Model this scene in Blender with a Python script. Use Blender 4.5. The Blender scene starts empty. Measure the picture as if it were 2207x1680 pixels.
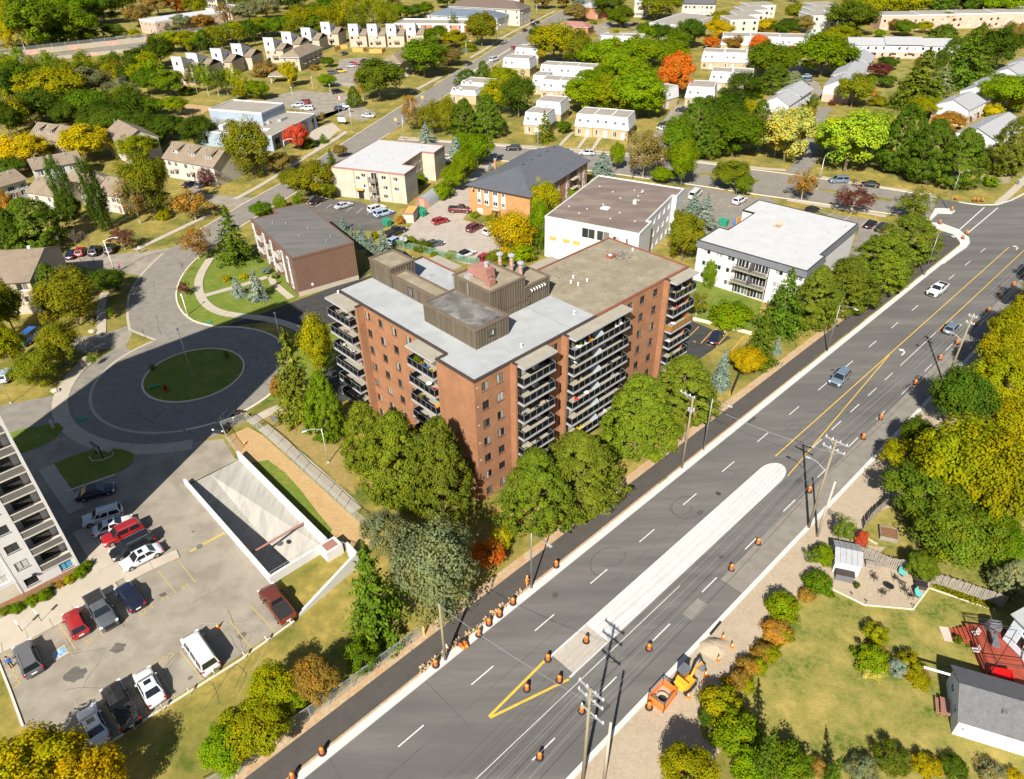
import bpy,bmesh,math,random
import numpy as np
from mathutils import Matrix,Vector
random.seed(7);RNG=np.random.default_rng(7)
R=math.radians
scene=bpy.context.scene
col=scene.collection
# ------------------------------------------------------------------ camera
CAM_H=65.0;PITCH=R(35.13);ROLL=R(-1.0);FPX=2677*.57474     # pixel unit: the photograph at 2207 x 1680
_c,_s=math.cos(PITCH),math.sin(PITCH)
FW=np.array([0,_c,-_s]);_up=np.array([0,_s,_c]);_rt=np.array([1.,0,0])
RT=math.cos(ROLL)*_rt+math.sin(ROLL)*_up
UP=-math.sin(ROLL)*_rt+math.cos(ROLL)*_up
cam=bpy.data.cameras.new('camera');camo=bpy.data.objects.new('camera',cam);col.objects.link(camo)
M=Matrix.Identity(4)
for i in range(3):
    M[i][0]=RT[i];M[i][1]=UP[i];M[i][2]=-FW[i]
M[2][3]=CAM_H
camo.matrix_world=M
cam.sensor_fit='HORIZONTAL';cam.sensor_width=36;cam.lens=36*2677/3840
cam.clip_start=1;cam.clip_end=6000
scene.camera=camo
# ------------------------------------------------------------------ light
SUN_AZ=73.2;SUN_EL=39.5          # shadows fall towards SUN_AZ in the xy plane
w=bpy.data.worlds.new('World');scene.world=w;w.use_nodes=True
nt=w.node_tree;bg=nt.nodes['Background']
sky=nt.nodes.new('ShaderNodeTexSky');sky.sky_type='NISHITA';sky.sun_disc=False
sky.sun_elevation=R(SUN_EL)
_sx,_sy=-math.cos(R(SUN_AZ)),-math.sin(R(SUN_AZ))            # direction to the sun
sky.sun_rotation=math.atan2(_sx,_sy)%(2*math.pi)
sky.air_density=1.0;sky.dust_density=.8
nt.links.new(sky.outputs[0],bg.inputs[0]);bg.inputs[1].default_value=.05
sl=bpy.data.lights.new('sun','SUN');sl.energy=4.6;sl.angle=R(.5);sl.color=(1,.94,.84)
so=bpy.data.objects.new('sun',sl);col.objects.link(so)
so.rotation_euler=Vector((_sx*math.cos(R(SUN_EL)),_sy*math.cos(R(SUN_EL)),math.sin(R(SUN_EL)))).to_track_quat('Z','Y').to_euler()
so.location=(0,-40,120)
vs=scene.view_settings;vs.view_transform='Standard';vs.look='None';vs.exposure=.95;vs.gamma=1
vs.use_curve_mapping=False
scene.cycles.max_bounces=5;scene.cycles.diffuse_bounces=2;scene.cycles.glossy_bounces=2;scene.cycles.transmission_bounces=3;scene.cycles.transparent_max_bounces=8
# ------------------------------------------------------------------ pixel -> place
def ray(u,v):return RT*((u-1103.5)/FPX)+UP*((840-v)/FPX)+FW
def G(uv,z=0.):
    d=ray(*uv);t=(z-CAM_H)/d[2]
    return np.array([d[0]*t,d[1]*t,z])
def PX(p):
    d=np.array([p[0],p[1],p[2]-CAM_H]);ww=d@ FW
    return 1103.5+FPX*(d@ RT)/ww,840-FPX*(d@ UP)/ww,ww
def hgt(b,t):
    g=G(b);d=ray(*t);k=math.hypot(g[0],g[1])/math.hypot(d[0],d[1]);return CAM_H+d[2]*k
def ZZ(x0,y0,wd,ow=2207):return lambda x,y:((x0+x*wd/ow)*.57474,(y0+y*wd/ow)*.57474)
V=lambda x,y:(x,y)
BR=ZZ(900,740,500);BE=ZZ(1220,500,500);OR=ZZ(1720,540,500);WB=ZZ(2020,640,600);WR=ZZ(2600,720,660,1251)
CC=ZZ(720,340,560,1251);TL=ZZ(0,420,900,1251);LH=ZZ(0,900,500,1251);TM=ZZ(1780,100,720,1251)
TW=ZZ(580,60,720,1251);TU=ZZ(1200,0,700,1250);TV=ZZ(1900,0,800,1251);TX=ZZ(2540,0,800,1251)
TY=ZZ(3140,0,700,1250);HS=ZZ(3340,2100,500,1251);EX=ZZ(2380,2380,400,1251)
T1=ZZ(0,0,1300);T2=ZZ(1270,0,1300);T3=ZZ(2540,0,1300);L2=ZZ(0,970,1300);R2=ZZ(2540,700,1300)
B1=ZZ(0,1943,1300);B2=ZZ(1270,1943,1300);B3=ZZ(2540,1943,1300);R4=ZZ(2540,1400,1300);CM=ZZ(1200,870,1500)
LT=ZZ(0,1500,800,2203);LP=ZZ(0,1900,700);RA=ZZ(600,1550,900);EC=ZZ(1300,900,800,2203)
AZM=43.3                                        # bearing of the main road
def ST(s,t,z=0.):                               # metres along / across the main road
    c,n=math.cos(R(AZM)),math.sin(R(AZM));return (s*c-t*n,s*n+t*c,z)
# ------------------------------------------------------------------ materials
MAT={}
def _mat(name):
    m=bpy.data.materials.new(name);m.use_nodes=True;MAT[name]=m
    return m,m.node_tree.nodes,m.node_tree.links,m.node_tree.nodes['Principled BSDF']
def mat(name,c1,c2=None,scale=1.,rough=.8,bump=0.,metal=0.,detail=6.,scale2=None,c3=None,amt3=.5,spec=.3,stretch=None,coat=0.,rw=.17):
    """noise-mottled surface: c1/c2 by noise at `scale` (per metre), c3 blotches at scale2"""
    m,N,L,b=_mat(name)
    b.inputs['Roughness'].default_value=rough;b.inputs['Metallic'].default_value=metal
    b.inputs['Specular IOR Level'].default_value=spec
    if coat:b.inputs['Coat Weight'].default_value=coat
    if c2 is None:
        b.inputs['Base Color'].default_value=(*c1,1);return m
    geo=N.new('ShaderNodeNewGeometry');src=geo.outputs['Position']
    if stretch:
        mp=N.new('ShaderNodeMapping');mp.inputs['Rotation'].default_value=(0,0,R(-stretch[0]));mp.inputs['Scale'].default_value=stretch[1:]
        L.new(src,mp.inputs[0]);src=mp.outputs[0]
    nz=N.new('ShaderNodeTexNoise');nz.inputs['Scale'].default_value=scale;nz.inputs['Detail'].default_value=detail;nz.inputs['Roughness'].default_value=.72
    L.new(src,nz.inputs['Vector'])
    r=N.new('ShaderNodeValToRGB');r.color_ramp.elements[0].position=.5-rw;r.color_ramp.elements[1].position=.5+rw
    r.color_ramp.elements[0].color=(*c1,1);r.color_ramp.elements[1].color=(*c2,1)
    L.new(nz.outputs[0],r.inputs[0]);out=r.outputs[0]
    if c3 is not None:
        n2=N.new('ShaderNodeTexNoise');n2.inputs['Scale'].default_value=scale2;n2.inputs['Detail'].default_value=5
        L.new(src,n2.inputs['Vector'])
        r2=N.new('ShaderNodeValToRGB');r2.color_ramp.elements[0].position=.45;r2.color_ramp.elements[1].position=.62
        r2.color_ramp.elements[1].color=(amt3,amt3,amt3,1);r2.color_ramp.elements[0].color=(0,0,0,1)
        L.new(n2.outputs[0],r2.inputs[0])
        mx=N.new('ShaderNodeMix');mx.data_type='RGBA';L.new(r2.outputs[0],mx.inputs[0]);L.new(out,mx.inputs[6]);mx.inputs[7].default_value=(*c3,1);out=mx.outputs[2]
    L.new(out,b.inputs['Base Color'])
    if bump:
        n3=N.new('ShaderNodeTexNoise');n3.inputs['Scale'].default_value=max(scale*6,6);n3.inputs['Detail'].default_value=3;L.new(src,n3.inputs['Vector'])
        bp=N.new('ShaderNodeBump');bp.inputs['Strength'].default_value=bump;bp.inputs['Distance'].default_value=.05
        L.new(n3.outputs[0],bp.inputs['Height']);L.new(bp.outputs[0],b.inputs['Normal'])
    return m
def objcol(name,rough=.5,metal=0.,spec=.5,coat=0.,dirt=.0):
    """colour taken from the object (paint, cloth, panes)"""
    m,N,L,b=_mat(name);oi=N.new('ShaderNodeObjectInfo')
    b.inputs['Roughness'].default_value=rough;b.inputs['Metallic'].default_value=metal;b.inputs['Specular IOR Level'].default_value=spec
    b.inputs['Coat Weight'].default_value=coat
    if dirt:
        geo=N.new('ShaderNodeNewGeometry');nz=N.new('ShaderNodeTexNoise');nz.inputs['Scale'].default_value=1.3;nz.inputs['Detail'].default_value=6
        L.new(geo.outputs['Position'],nz.inputs['Vector'])
        mx=N.new('ShaderNodeMix');mx.data_type='RGBA';mx.blend_type='MULTIPLY';mx.inputs[0].default_value=dirt
        L.new(oi.outputs['Color'],mx.inputs[6]);L.new(nz.outputs[0],mx.inputs[7]);L.new(mx.outputs[2],b.inputs['Base Color'])
    else:L.new(oi.outputs['Color'],b.inputs['Base Color'])
    return m
def brick(name,c1,c2,mortar,rot=0.,bw=.21,bh=.075):
    m,N,L,b=_mat(name);b.inputs['Roughness'].default_value=.85;b.inputs['Specular IOR Level'].default_value=.2
    tc=N.new('ShaderNodeTexCoord');sp=N.new('ShaderNodeSeparateXYZ');L.new(tc.outputs['Object'],sp.inputs[0])
    ad=N.new('ShaderNodeMath');ad.operation='ADD';L.new(sp.outputs[0],ad.inputs[0]);L.new(sp.outputs[1],ad.inputs[1])
    cb=N.new('ShaderNodeCombineXYZ');L.new(ad.outputs[0],cb.inputs[0]);L.new(sp.outputs[2],cb.inputs[1])
    bt=N.new('ShaderNodeTexBrick');bt.inputs['Color1'].default_value=(*c1,1);bt.inputs['Color2'].default_value=(*c2,1);bt.inputs['Mortar'].default_value=(*mortar,1)
    bt.inputs['Scale'].default_value=1;bt.inputs['Brick Width'].default_value=bw;bt.inputs['Row Height'].default_value=bh;bt.inputs['Mortar Size'].default_value=.008
    bt.inputs['Bias'].default_value=.1
    L.new(cb.outputs[0],bt.inputs['Vector'])
    nz=N.new('ShaderNodeTexNoise');nz.inputs['Scale'].default_value=.5;nz.inputs['Detail'].default_value=7;L.new(tc.outputs['Object'],nz.inputs['Vector'])
    r=N.new('ShaderNodeValToRGB');r.color_ramp.elements[0].position=.3;r.color_ramp.elements[1].position=.7
    r.color_ramp.elements[0].color=(.84,.84,.84,1);r.color_ramp.elements[1].color=(1.1,1.1,1.08,1);L.new(nz.outputs[0],r.inputs[0])
    mx=N.new('ShaderNodeMix');mx.data_type='RGBA';mx.blend_type='MULTIPLY';mx.inputs[0].default_value=1
    L.new(bt.outputs[0],mx.inputs[6]);L.new(r.outputs[0],mx.inputs[7]);L.new(mx.outputs[2],b.inputs['Base Color'])
    bp=N.new('ShaderNodeBump');bp.inputs['Strength'].default_value=.3;bp.inputs['Distance'].default_value=.01;L.new(bt.outputs['Fac'],bp.inputs['Height']);bp.invert=True
    L.new(bp.outputs[0],b.inputs['Normal'])
    return m
def foliage(name,shift,trans=.3,mix=False):
    m,N,L,b=_mat(name);oi=N.new('ShaderNodeAttribute' if mix else 'ShaderNodeObjectInfo');at=N.new('ShaderNodeAttribute');at.attribute_name='tint'
    if mix:oi.attribute_name='fcol'
    sp=N.new('ShaderNodeSeparateColor');L.new(at.outputs['Color'],sp.inputs[0])
    mul=N.new('ShaderNodeMix');mul.data_type='RGBA';mul.blend_type='MULTIPLY';mul.inputs[0].default_value=1;mul.inputs[7].default_value=(*shift,1)
    L.new(oi.outputs['Color'],mul.inputs[6])
    r=N.new('ShaderNodeMapRange');r.inputs[1].default_value=.4;r.inputs[2].default_value=.95;L.new(sp.outputs[1],r.inputs[0])
    mx=N.new('ShaderNodeMix');mx.data_type='RGBA';L.new(r.outputs[0],mx.inputs[0]);L.new(oi.outputs['Color'],mx.inputs[6]);L.new(mul.outputs[2],mx.inputs[7])
    br=N.new('ShaderNodeMix');br.data_type='RGBA';br.blend_type='MULTIPLY';br.inputs[0].default_value=1
    mr=N.new('ShaderNodeMapRange');mr.inputs[3].default_value=.6;mr.inputs[4].default_value=1.35;L.new(sp.outputs[0],mr.inputs[0])
    L.new(mx.outputs[2],br.inputs[6]);L.new(mr.outputs[0],br.inputs[7])
    b.inputs['Roughness'].default_value=.7;b.inputs['Specular IOR Level'].default_value=.04
    L.new(br.outputs[2],b.inputs['Base Color'])
    tr=N.new('ShaderNodeBsdfTranslucent');L.new(br.outputs[2],tr.inputs[0])
    ms=N.new('ShaderNodeMixShader');ms.inputs[0].default_value=trans;L.new(b.outputs[0],ms.inputs[1]);L.new(tr.outputs[0],ms.inputs[2])
    L.new(ms.outputs[0],N['Material Output'].inputs[0])
    return m
def mesh_link(name,c,alpha):
    m,N,L,b=_mat(name);b.inputs['Base Color'].default_value=(*c,1);b.inputs['Roughness'].default_value=.5
    t=N.new('ShaderNodeBsdfTransparent');ms=N.new('ShaderNodeMixShader');ms.inputs[0].default_value=alpha
    L.new(t.outputs[0],ms.inputs[1]);L.new(b.outputs[0],ms.inputs[2]);L.new(ms.outputs[0],N['Material Output'].inputs[0]);return m
# ground
mat('grass',(.075,.105,.011),(.38,.275,.068),.12,.95,.5,detail=9,scale2=.9,c3=(.19,.16,.034),amt3=.65,rw=.13)
mat('grass_green',(.085,.15,.012),(.20,.21,.032),.35,.95,.5,detail=9,scale2=1.7,c3=(.09,.14,.016),amt3=.6)
mat('grass_dry',(.30,.21,.075),(.20,.165,.045),.4,.95,.5,detail=9,scale2=1.6,c3=(.36,.25,.10),amt3=.6)
mat('lawn',(.075,.115,.010),(.36,.275,.08),.25,.95,.9,detail=15,scale2=2.2,c3=(.25,.22,.05),amt3=.6,rw=.13)
mat('dirt',(.44,.29,.135),(.36,.23,.10),.6,.95,.4,detail=9,scale2=3,c3=(.48,.34,.17),amt3=.5)
mat('sand',(.40,.325,.232),(.33,.262,.18),.5,.95,.5,detail=10,scale2=3,c3=(.44,.365,.268),amt3=.5)
mat('gravel_bed',(.50,.38,.25),(.34,.24,.14),2.5,.95,.6,detail=8,scale2=.8,c3=(.42,.22,.08),amt3=.6)
mat('asphalt',(.112,.106,.098),(.165,.155,.142),.5,.9,.15,detail=9,stretch=(AZM,.12,1,1),scale2=.22,c3=(.10,.095,.089),amt3=.7)
mat('asphalt_path',(.068,.06,.053),(.09,.08,.071),.8,.93,.2,detail=9,scale2=3,c3=(.07,.064,.058),amt3=.5)
mat('asphalt_old',(.20,.182,.155),(.25,.228,.195),.25,.92,.2,detail=10,scale2=.8,c3=(.16,.147,.127),amt3=.45)
mat('asphalt_lot',(.255,.225,.178),(.32,.283,.225),.22,.92,.2,detail=10,scale2=.35,c3=(.19,.168,.134),amt3=.65)
mat('asphalt_tan',(.36,.31,.26),(.42,.365,.31),.3,.92,.2,detail=9,scale2=.5,c3=(.31,.27,.225),amt3=.5)
mat('asphalt_black',(.035,.035,.036),(.055,.054,.052),.5,.85,.15,detail=8,scale2=1.2,c3=(.075,.072,.066),amt3=.4)
mat('asphalt_worn',(.095,.088,.078),(.16,.145,.125),.25,.9,.2,detail=9,stretch=(20,.35,1.5,1),scale2=.9,c3=(.07,.066,.06),amt3=.5)
mat('concrete',(.385,.333,.258),(.465,.408,.325),.5,.9,.15,detail=8,scale2=2,c3=(.37,.33,.27),amt3=.4)
mat('concrete_new',(.50,.49,.47),(.57,.56,.54),.6,.85,.1,detail=8,scale2=1.6,c3=(.49,.48,.46),amt3=.35)
mat('concrete_rough',(.36,.33,.28),(.47,.43,.37),2.,.95,.6,detail=9,scale2=4,c3=(.38,.33,.27),amt3=.6)
mat('kerb',(.56,.49,.39),(.64,.57,.46),.7,.9,.1,detail=6)
mat('island_rim',(.60,.57,.52),(.70,.66,.6),.7,.9,.1)
mat('paint_white',(.70,.68,.64),(.5,.48,.45),3.,.7,0,detail=8)
mat('paint_yellow',(.72,.45,.04),(.55,.36,.06),2.,.7,0,detail=8)
mat('paint_faded',(.52,.37,.09),(.36,.29,.14),4.,.8,0,detail=8)
mat('paint_blue',(.12,.31,.62),(.19,.36,.6),3.,.7,0)
mat('ramp_floor',(.31,.295,.262),(.385,.37,.33),.5,.9,.2,detail=6,stretch=(-47,1.6,.25,1),scale2=.7,c3=(.25,.235,.205),amt3=.6)
mat('mulch',(.24,.12,.06),(.15,.08,.04),3.,.95,.5)
# building surfaces
brick('brick_main',(.235,.096,.045),(.315,.145,.073),(.40,.235,.14))
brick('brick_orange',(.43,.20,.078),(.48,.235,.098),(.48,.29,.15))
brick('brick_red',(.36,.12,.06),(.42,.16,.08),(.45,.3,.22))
brick('brick_buff',(.37,.295,.175),(.42,.335,.205),(.44,.37,.25))
brick('brick_pink',(.50,.31,.23),(.55,.35,.27),(.55,.45,.38))
brick('brick_beige',(.46,.405,.315),(.50,.445,.35),(.5,.45,.37))
brick('block_grey',(.40,.35,.28),(.44,.39,.32),(.5,.45,.38),bw=.4,bh=.2)
mat('white_wall',(.54,.53,.515),(.60,.59,.575),.6,.8,0,detail=6,scale2=.4,c3=(.58,.565,.54),amt3=.35)
mat('white_siding',(.55,.555,.565),(.61,.615,.625),.5,.6,0)
mat('cream_wall',(.46,.42,.355),(.52,.475,.405),.4,.85,0)
mat('tan_wall',(.42,.35,.265),(.47,.40,.31),.4,.85,0)
mat('grey_wall',(.42,.43,.42),(.48,.48,.47),.4,.8,0)
mat('blue_grey_wall',(.27,.33,.39),(.31,.375,.44),.35,.6,0)
mat('house_siding',(.56,.62,.68),(.62,.68,.74),.5,.7,0)
mat('brown_metal',(.155,.09,.065),(.175,.105,.078),.5,.55,0)
mat('bronze_siding',(.078,.064,.046),(.115,.095,.068),1.4,.6,0,detail=8,stretch=(43,3,3,.12),scale2=.6,c3=(.16,.132,.094),amt3=.4)
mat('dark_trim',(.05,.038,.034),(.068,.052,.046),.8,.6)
mat('brown_trim',(.21,.075,.05),(.26,.10,.07),.8,.6)
mat('black_trim',(.03,.03,.032),None,rough=.5)
mat('charcoal_fascia',(.115,.12,.135),(.145,.15,.165),1.,.6)
mat('roof_white',(.34,.355,.36),(.40,.415,.42),.28,.75,0,detail=9,scale2=.5,c3=(.30,.315,.315),amt3=.5)
mat('roof_bright',(.45,.45,.45),(.52,.52,.515),.4,.75,0,detail=7)
mat('roof_gravel',(.215,.182,.125),(.335,.292,.208),.55,.95,.5,detail=10,scale2=.28,c3=(.21,.175,.115),amt3=.6)
mat('roof_dark',(.05,.047,.043),(.30,.29,.27),.35,.9,.3,detail=11,scale2=.5,c3=(.10,.095,.085),amt3=.8)
mat('roof_brown',(.155,.115,.098),(.205,.16,.138),.3,.9,.2,detail=10,stretch=(-30,.4,1.2,1),scale2=.3,c3=(.25,.205,.165),amt3=.5)
mat('roof_slate',(.125,.12,.11),(.17,.16,.145),.3,.85,.1,detail=9,stretch=(34,.3,1.4,1),scale2=.35,c3=(.10,.098,.095),amt3=.5)
mat('roof_tan_flat',(.27,.24,.20),(.325,.295,.25),.3,.9,.2,detail=8)
mat('shingle_tan',(.21,.163,.115),(.265,.21,.155),1.2,.95,.5,detail=8,scale2=.4,c3=(.17,.132,.095),amt3=.4)
mat('shingle_grey',(.29,.295,.305),(.35,.355,.36),1.2,.95,.5,detail=8)
mat('shingle_dark',(.115,.115,.12),(.165,.165,.17),2.5,.95,.6,detail=8)
mat('shingle_blue',(.10,.13,.17),(.14,.17,.215),1.2,.9,.4)
mat('shingle_brown',(.115,.085,.07),(.15,.115,.095),1.2,.9,.4)
mat('metal_roof',(.092,.098,.11),(.115,.12,.133),.6,.45,0,spec=.5)
mat('balcony_slab',(.29,.265,.205),(.36,.33,.265),.9,.9,.1,detail=8)
mat('slab_edge',(.33,.33,.36),(.39,.39,.42),.9,.8)
mat('metal_grey',(.23,.24,.25),(.28,.29,.30),2.,.45,0,metal=.6)
mat('rail_metal',(.15,.16,.17),(.19,.20,.21),2.,.5)
mat('bronze_trim',(.13,.095,.07),(.165,.125,.092),1.,.6)
mat('galv',(.50,.51,.52),(.56,.57,.58),2.,.45,0,metal=.5)
mat('rust',(.34,.14,.07),(.48,.38,.30),2.5,.85,0,detail=8)
mat('rust_brown',(.29,.14,.11),(.33,.165,.13),1.,.7)
mat('tar',(.092,.087,.081),(.075,.071,.067),2.,.9)
mat('wood_pole',(.22,.185,.115),(.28,.235,.15),1.,.9,.2,stretch=(0,4,4,.3))
mat('wood_grey',(.20,.175,.145),(.30,.27,.225),1.6,.95,.3,detail=8)
mat('wood_new',(.62,.30,.08),(.70,.36,.11),1.5,.8)
mat('deck_red',(.26,.045,.025),(.34,.075,.04),1.2,.7,.1,detail=8)
mat('trunk',(.115,.085,.06),(.19,.15,.11),3.,.95,.5)
mat('trunk_pale',(.42,.38,.31),(.52,.48,.40),3.,.95,.4)
mat('rubber',(.018,.018,.018),(.03,.03,.03),3.,.8)
mat('orange_plastic',(.90,.20,.015),(.95,.25,.03),3.,.5)
mat('stripe_black',(.03,.028,.03),None,rough=.5)
mat('white_plastic',(.78,.78,.78),None,rough=.4)
mat('black_metal',(.02,.02,.021),None,rough=.45)
mat('excavator_orange',(.88,.32,.02),(.92,.37,.03),2.,.4,coat=.4)
mat('green_bin',(.02,.22,.13),(.03,.26,.16),1.,.5)
mat('white_flower',(.8,.78,.72),(.5,.55,.3),4.,.8)
mat('amber_glass',(.30,.14,.02),None,rough=.2,spec=.6)
objcol('paint',.3,.0,.5,coat=.8,dirt=0.)
objcol('cloth',.85,dirt=.25);objcol('plain',.6,dirt=.2);objcol('pane',.08,spec=.8)
mat('car_glass',(.012,.015,.018),None,rough=.05,spec=1.)
mat('rim',(.45,.46,.47),None,rough=.3,metal=.8)
mat('tail_red',(.45,.01,.01),None,rough=.25);mat('lamp_clear',(.75,.76,.78),None,rough=.15,spec=.8)
mat('rail_glass',(.006,.007,.009),None,rough=.35,spec=.12)
mat('screen_grey',(.34,.38,.42),None,rough=.3)
mesh_link('chain_link',(.42,.45,.44),.14);mesh_link('snow_fence',(.95,.25,.03),.42);mesh_link('green_mesh',(.12,.25,.16),.35)
mat('window_frame_dark',(.035,.038,.04),None,rough=.5);mat('window_frame_white',(.78,.78,.78),None,rough=.5)
mat('skin',(.50,.30,.21),None,rough=.6)
foliage('leaf',(1.45,1.1,.6));foliage('needle',(1.3,1.12,.8),.12);foliage('leaf_hot',(1.5,.75,.6))
foliage('leaf_mix',(1.35,1.1,.6),mix=True)
# ------------------------------------------------------------------ mesh tools
class MB:
    def __init__(s):s.v=[];s.f=[];s.m=[]
    def add(s,vs,fs,mi=0):
        o=len(s.v);s.v+=[tuple(map(float,p)) for p in vs];s.f+=[tuple(i+o for i in f) for f in fs];s.m+=[mi]*len(fs);return s
    def box(s,x0,x1,y0,y1,z0,z1,mi=0):
        return s.add([(x0,y0,z0),(x1,y0,z0),(x1,y1,z0),(x0,y1,z0),(x0,y0,z1),(x1,y0,z1),(x1,y1,z1),(x0,y1,z1)],
                     [(3,2,1,0),(4,5,6,7),(0,1,5,4),(1,2,6,5),(2,3,7,6),(3,0,4,7)],mi)
    def hexa(s,b,t,mi=0):
        n=len(b);return s.add(list(b)+list(t),[tuple(range(n-1,-1,-1)),tuple(range(n,2*n))]+[(i,(i+1)%n,n+(i+1)%n,n+i) for i in range(n)],mi)
    def prism(s,poly,z0,z1,mi=0):
        return s.hexa([(p[0],p[1],z0) for p in poly],[(p[0],p[1],z1) for p in poly],mi)
    def quad(s,a,b,c,d,mi=0):return s.add([a,b,c,d],[(0,1,2,3)],mi)
    def poly(s,pts,mi=0):return s.add(pts,[tuple(range(len(pts)))],mi)
    def tube(s,a,b,r0,r1=None,n=8,mi=0):
        r1=r0 if r1 is None else r1;a=Vector(a);b=Vector(b);d=(b-a).normalized()
        u=d.orthogonal().normalized();w_=d.cross(u);vs=[]
        for c,r in ((a,r0),(b,r1)):
            for k in range(n):
                t=2*math.pi*k/n;vs.append(c+u*(math.cos(t)*r)+w_*(math.sin(t)*r))
        return s.add(vs,[tuple(range(n-1,-1,-1)),tuple(range(n,2*n))]+[(k,(k+1)%n,n+(k+1)%n,n+k) for k in range(n)],mi)
    def path(s,pts,r,n=6,mi=0):
        for a,b in zip(pts,pts[1:]):s.tube(a,b,r,r,n,mi)
        return s
    def lathe(s,prof,n=14,mi=0,c=(0,0,0)):
        vs=[]
        for r,z in prof:
            for k in range(n):
                t=2*math.pi*k/n;vs.append((c[0]+r*math.cos(t),c[1]+r*math.sin(t),c[2]+z))
        fs=[(j*n+k,j*n+(k+1)%n,(j+1)*n+(k+1)%n,(j+1)*n+k) for j in range(len(prof)-1) for k in range(n)]
        fs+=[tuple(range(n-1,-1,-1)),tuple((len(prof)-1)*n+k for k in range(n))]
        return s.add(vs,fs,mi)
    def mesh(s,name,mats,smooth=False):
        me=bpy.data.meshes.new(name);me.from_pydata(s.v,[],s.f)
        for m in ([mats] if isinstance(mats,str) else mats):me.materials.append(MAT[m])
        if any(s.m):me.polygons.foreach_set('material_index',s.m)
        if smooth:me.polygons.foreach_set('use_smooth',[True]*len(s.f))
        me.update();return me
    def build(s,name,mats,parent=None,loc=(0,0,0),rz=0.,smooth=False,color=None):
        return obj(name,s.mesh(name,mats,smooth),parent,loc,rz,color)
def obj(name,me,parent=None,loc=(0,0,0),rz=0.,color=None):
    o=bpy.data.objects.new(name,me);col.objects.link(o);o.location=loc;o.rotation_euler=(0,0,rz)
    if parent:o.parent=parent
    if color:o.color=(*color,1)
    return o
def tag(o,label,cat,group=None,kind=None):
    o['label']=label;o['category']=cat
    if group:o['group']=group
    if kind:o['kind']=kind
    return o
def empty(name,loc,rz=0.,label=None,cat=None,group=None):
    o=bpy.data.objects.new(name,None);o.empty_display_size=.5;col.objects.link(o);o.location=loc;o.rotation_euler=(0,0,rz)
    if label:tag(o,label,cat,group)
    return o
def copy_tree(o,parent=None):
    c=o.copy();col.objects.link(c);c.parent=parent
    for ch in list(o.children):copy_tree(ch,c)
    return c
KIDS={}
_mc={}
def cached(key,fn):
    if key not in _mc:_mc[key]=fn()
    return _mc[key]
def bx(name,x0,x1,y0,y1,z0,z1,m,parent=None,loc=(0,0,0),rz=0.,color=None):
    """box part; mesh data shared between equal boxes"""
    k=('b',name,round(x1-x0,3),round(y1-y0,3),round(z1-z0,3),m)
    me=cached(k,lambda:MB().box(0,x1-x0,0,y1-y0,0,z1-z0).mesh(name,m))
    c,s=math.cos(rz),math.sin(rz)
    return obj(name,me,parent,(loc[0]+x0*c-y0*s,loc[1]+x0*s+y0*c,loc[2]+z0),rz,color)
def struct(o,label,cat):return tag(o,label,cat,kind='structure')
# ================================================================== ground, roads, lots
def W(pts,z=0.):return [tuple(G(p,z)[:2]) for p in pts]
def sheet(name,poly,z,m,label,cat,thick=0.,parent=None):
    b=MB()
    if thick:b.prism(poly,z-thick,z)
    else:b.poly([(p[0],p[1],z) for p in poly])
    o=b.build(name,m,parent)
    if not thick:
        # make the sheet face upwards
        if o.data.polygons[0].normal.z<0:o.data.flip_normals()
    elif sum(p[0]*q[1]-q[0]*p[1] for p,q in zip(poly,poly[1:]+poly[:1]))<0:o.data.flip_normals()
    if parent is None:struct(o,label,cat)
    return o
RP0=np.array([-43.76,71.5]);RAZ=R(-46.65);RL,RWD=23.0,7.35     # the sunken ramp
RE=np.array([math.cos(RAZ),math.sin(RAZ)]);RN=np.array([-RE[1],RE[0]])
def RPt(a,b):return tuple(RP0+RE*a+RN*b)
b=MB();cs=[-1500.,0.,RL,2600.];ds=[-3000.,0.,RWD,3000.]
for i in range(3):
    for j in range(3):
        if (i,j)==(1,1):continue
        q=[RPt(cs[i],ds[j]),RPt(cs[i+1],ds[j]),RPt(cs[i+1],ds[j+1]),RPt(cs[i],ds[j+1])]
        b.poly([(*p,0) for p in q])
struct(b.build('ground','grass'),'dry late-summer grass ground under the whole neighbourhood','grass')
def arc(cx,cy,r,a0,a1,n):return [(cx+r*math.cos(R(a0+(a1-a0)*k/n)),cy+r*math.sin(R(a0+(a1-a0)*k/n))) for k in range(n+1)]
# ---- main road (s along, t across)
def smooth(P,it=2):
    P=[tuple(p[:2]) for p in P]
    for _ in range(it):
        Q=[P[0]]
        for a,c in zip(P,P[1:]):Q+=[(a[0]*.75+c[0]*.25,a[1]*.75+c[1]*.25),(a[0]*.25+c[0]*.75,a[1]*.25+c[1]*.75)]
        P=Q+[P[-1]]
    return P
def stq(s0,s1,t0,t1):return [ST(s0,t0)[:2],ST(s1,t0)[:2],ST(s1,t1)[:2],ST(s0,t1)[:2]]
sheet('main_road',stq(-60,420,20.4,36.75)[:2]+[ST(420,37)[:2],ST(198,37)[:2],(107,172),(98.5,158.6),(101.5,151),ST(176,36.75)[:2],ST(-60,36.75)[:2]],.03,'asphalt','wide dark grey arterial road with lane markings and fresh kerbs','road')
def line(name,s0,s1,t0,t1=None,wd=.12,m='paint_white',z=.042,parent=None):
    t1=t0 if t1 is None else t1
    q=[ST(s0,t0-wd/2)[:2],ST(s1,t1-wd/2)[:2],ST(s1,t1+wd/2)[:2],ST(s0,t0+wd/2)[:2]]
    o=MB().poly([(*p,z) for p in q]).build(name,m,parent);return o
ROAD=bpy.data.objects['main_road']
for k in range(-6,18):line('lane_dash',16+9*k,19+9*k,33.2,wd=.13,parent=ROAD)
for k in range(-10,10):line('lane_dash',42+9*k,45+9*k,23.65,wd=.13,parent=ROAD)
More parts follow.
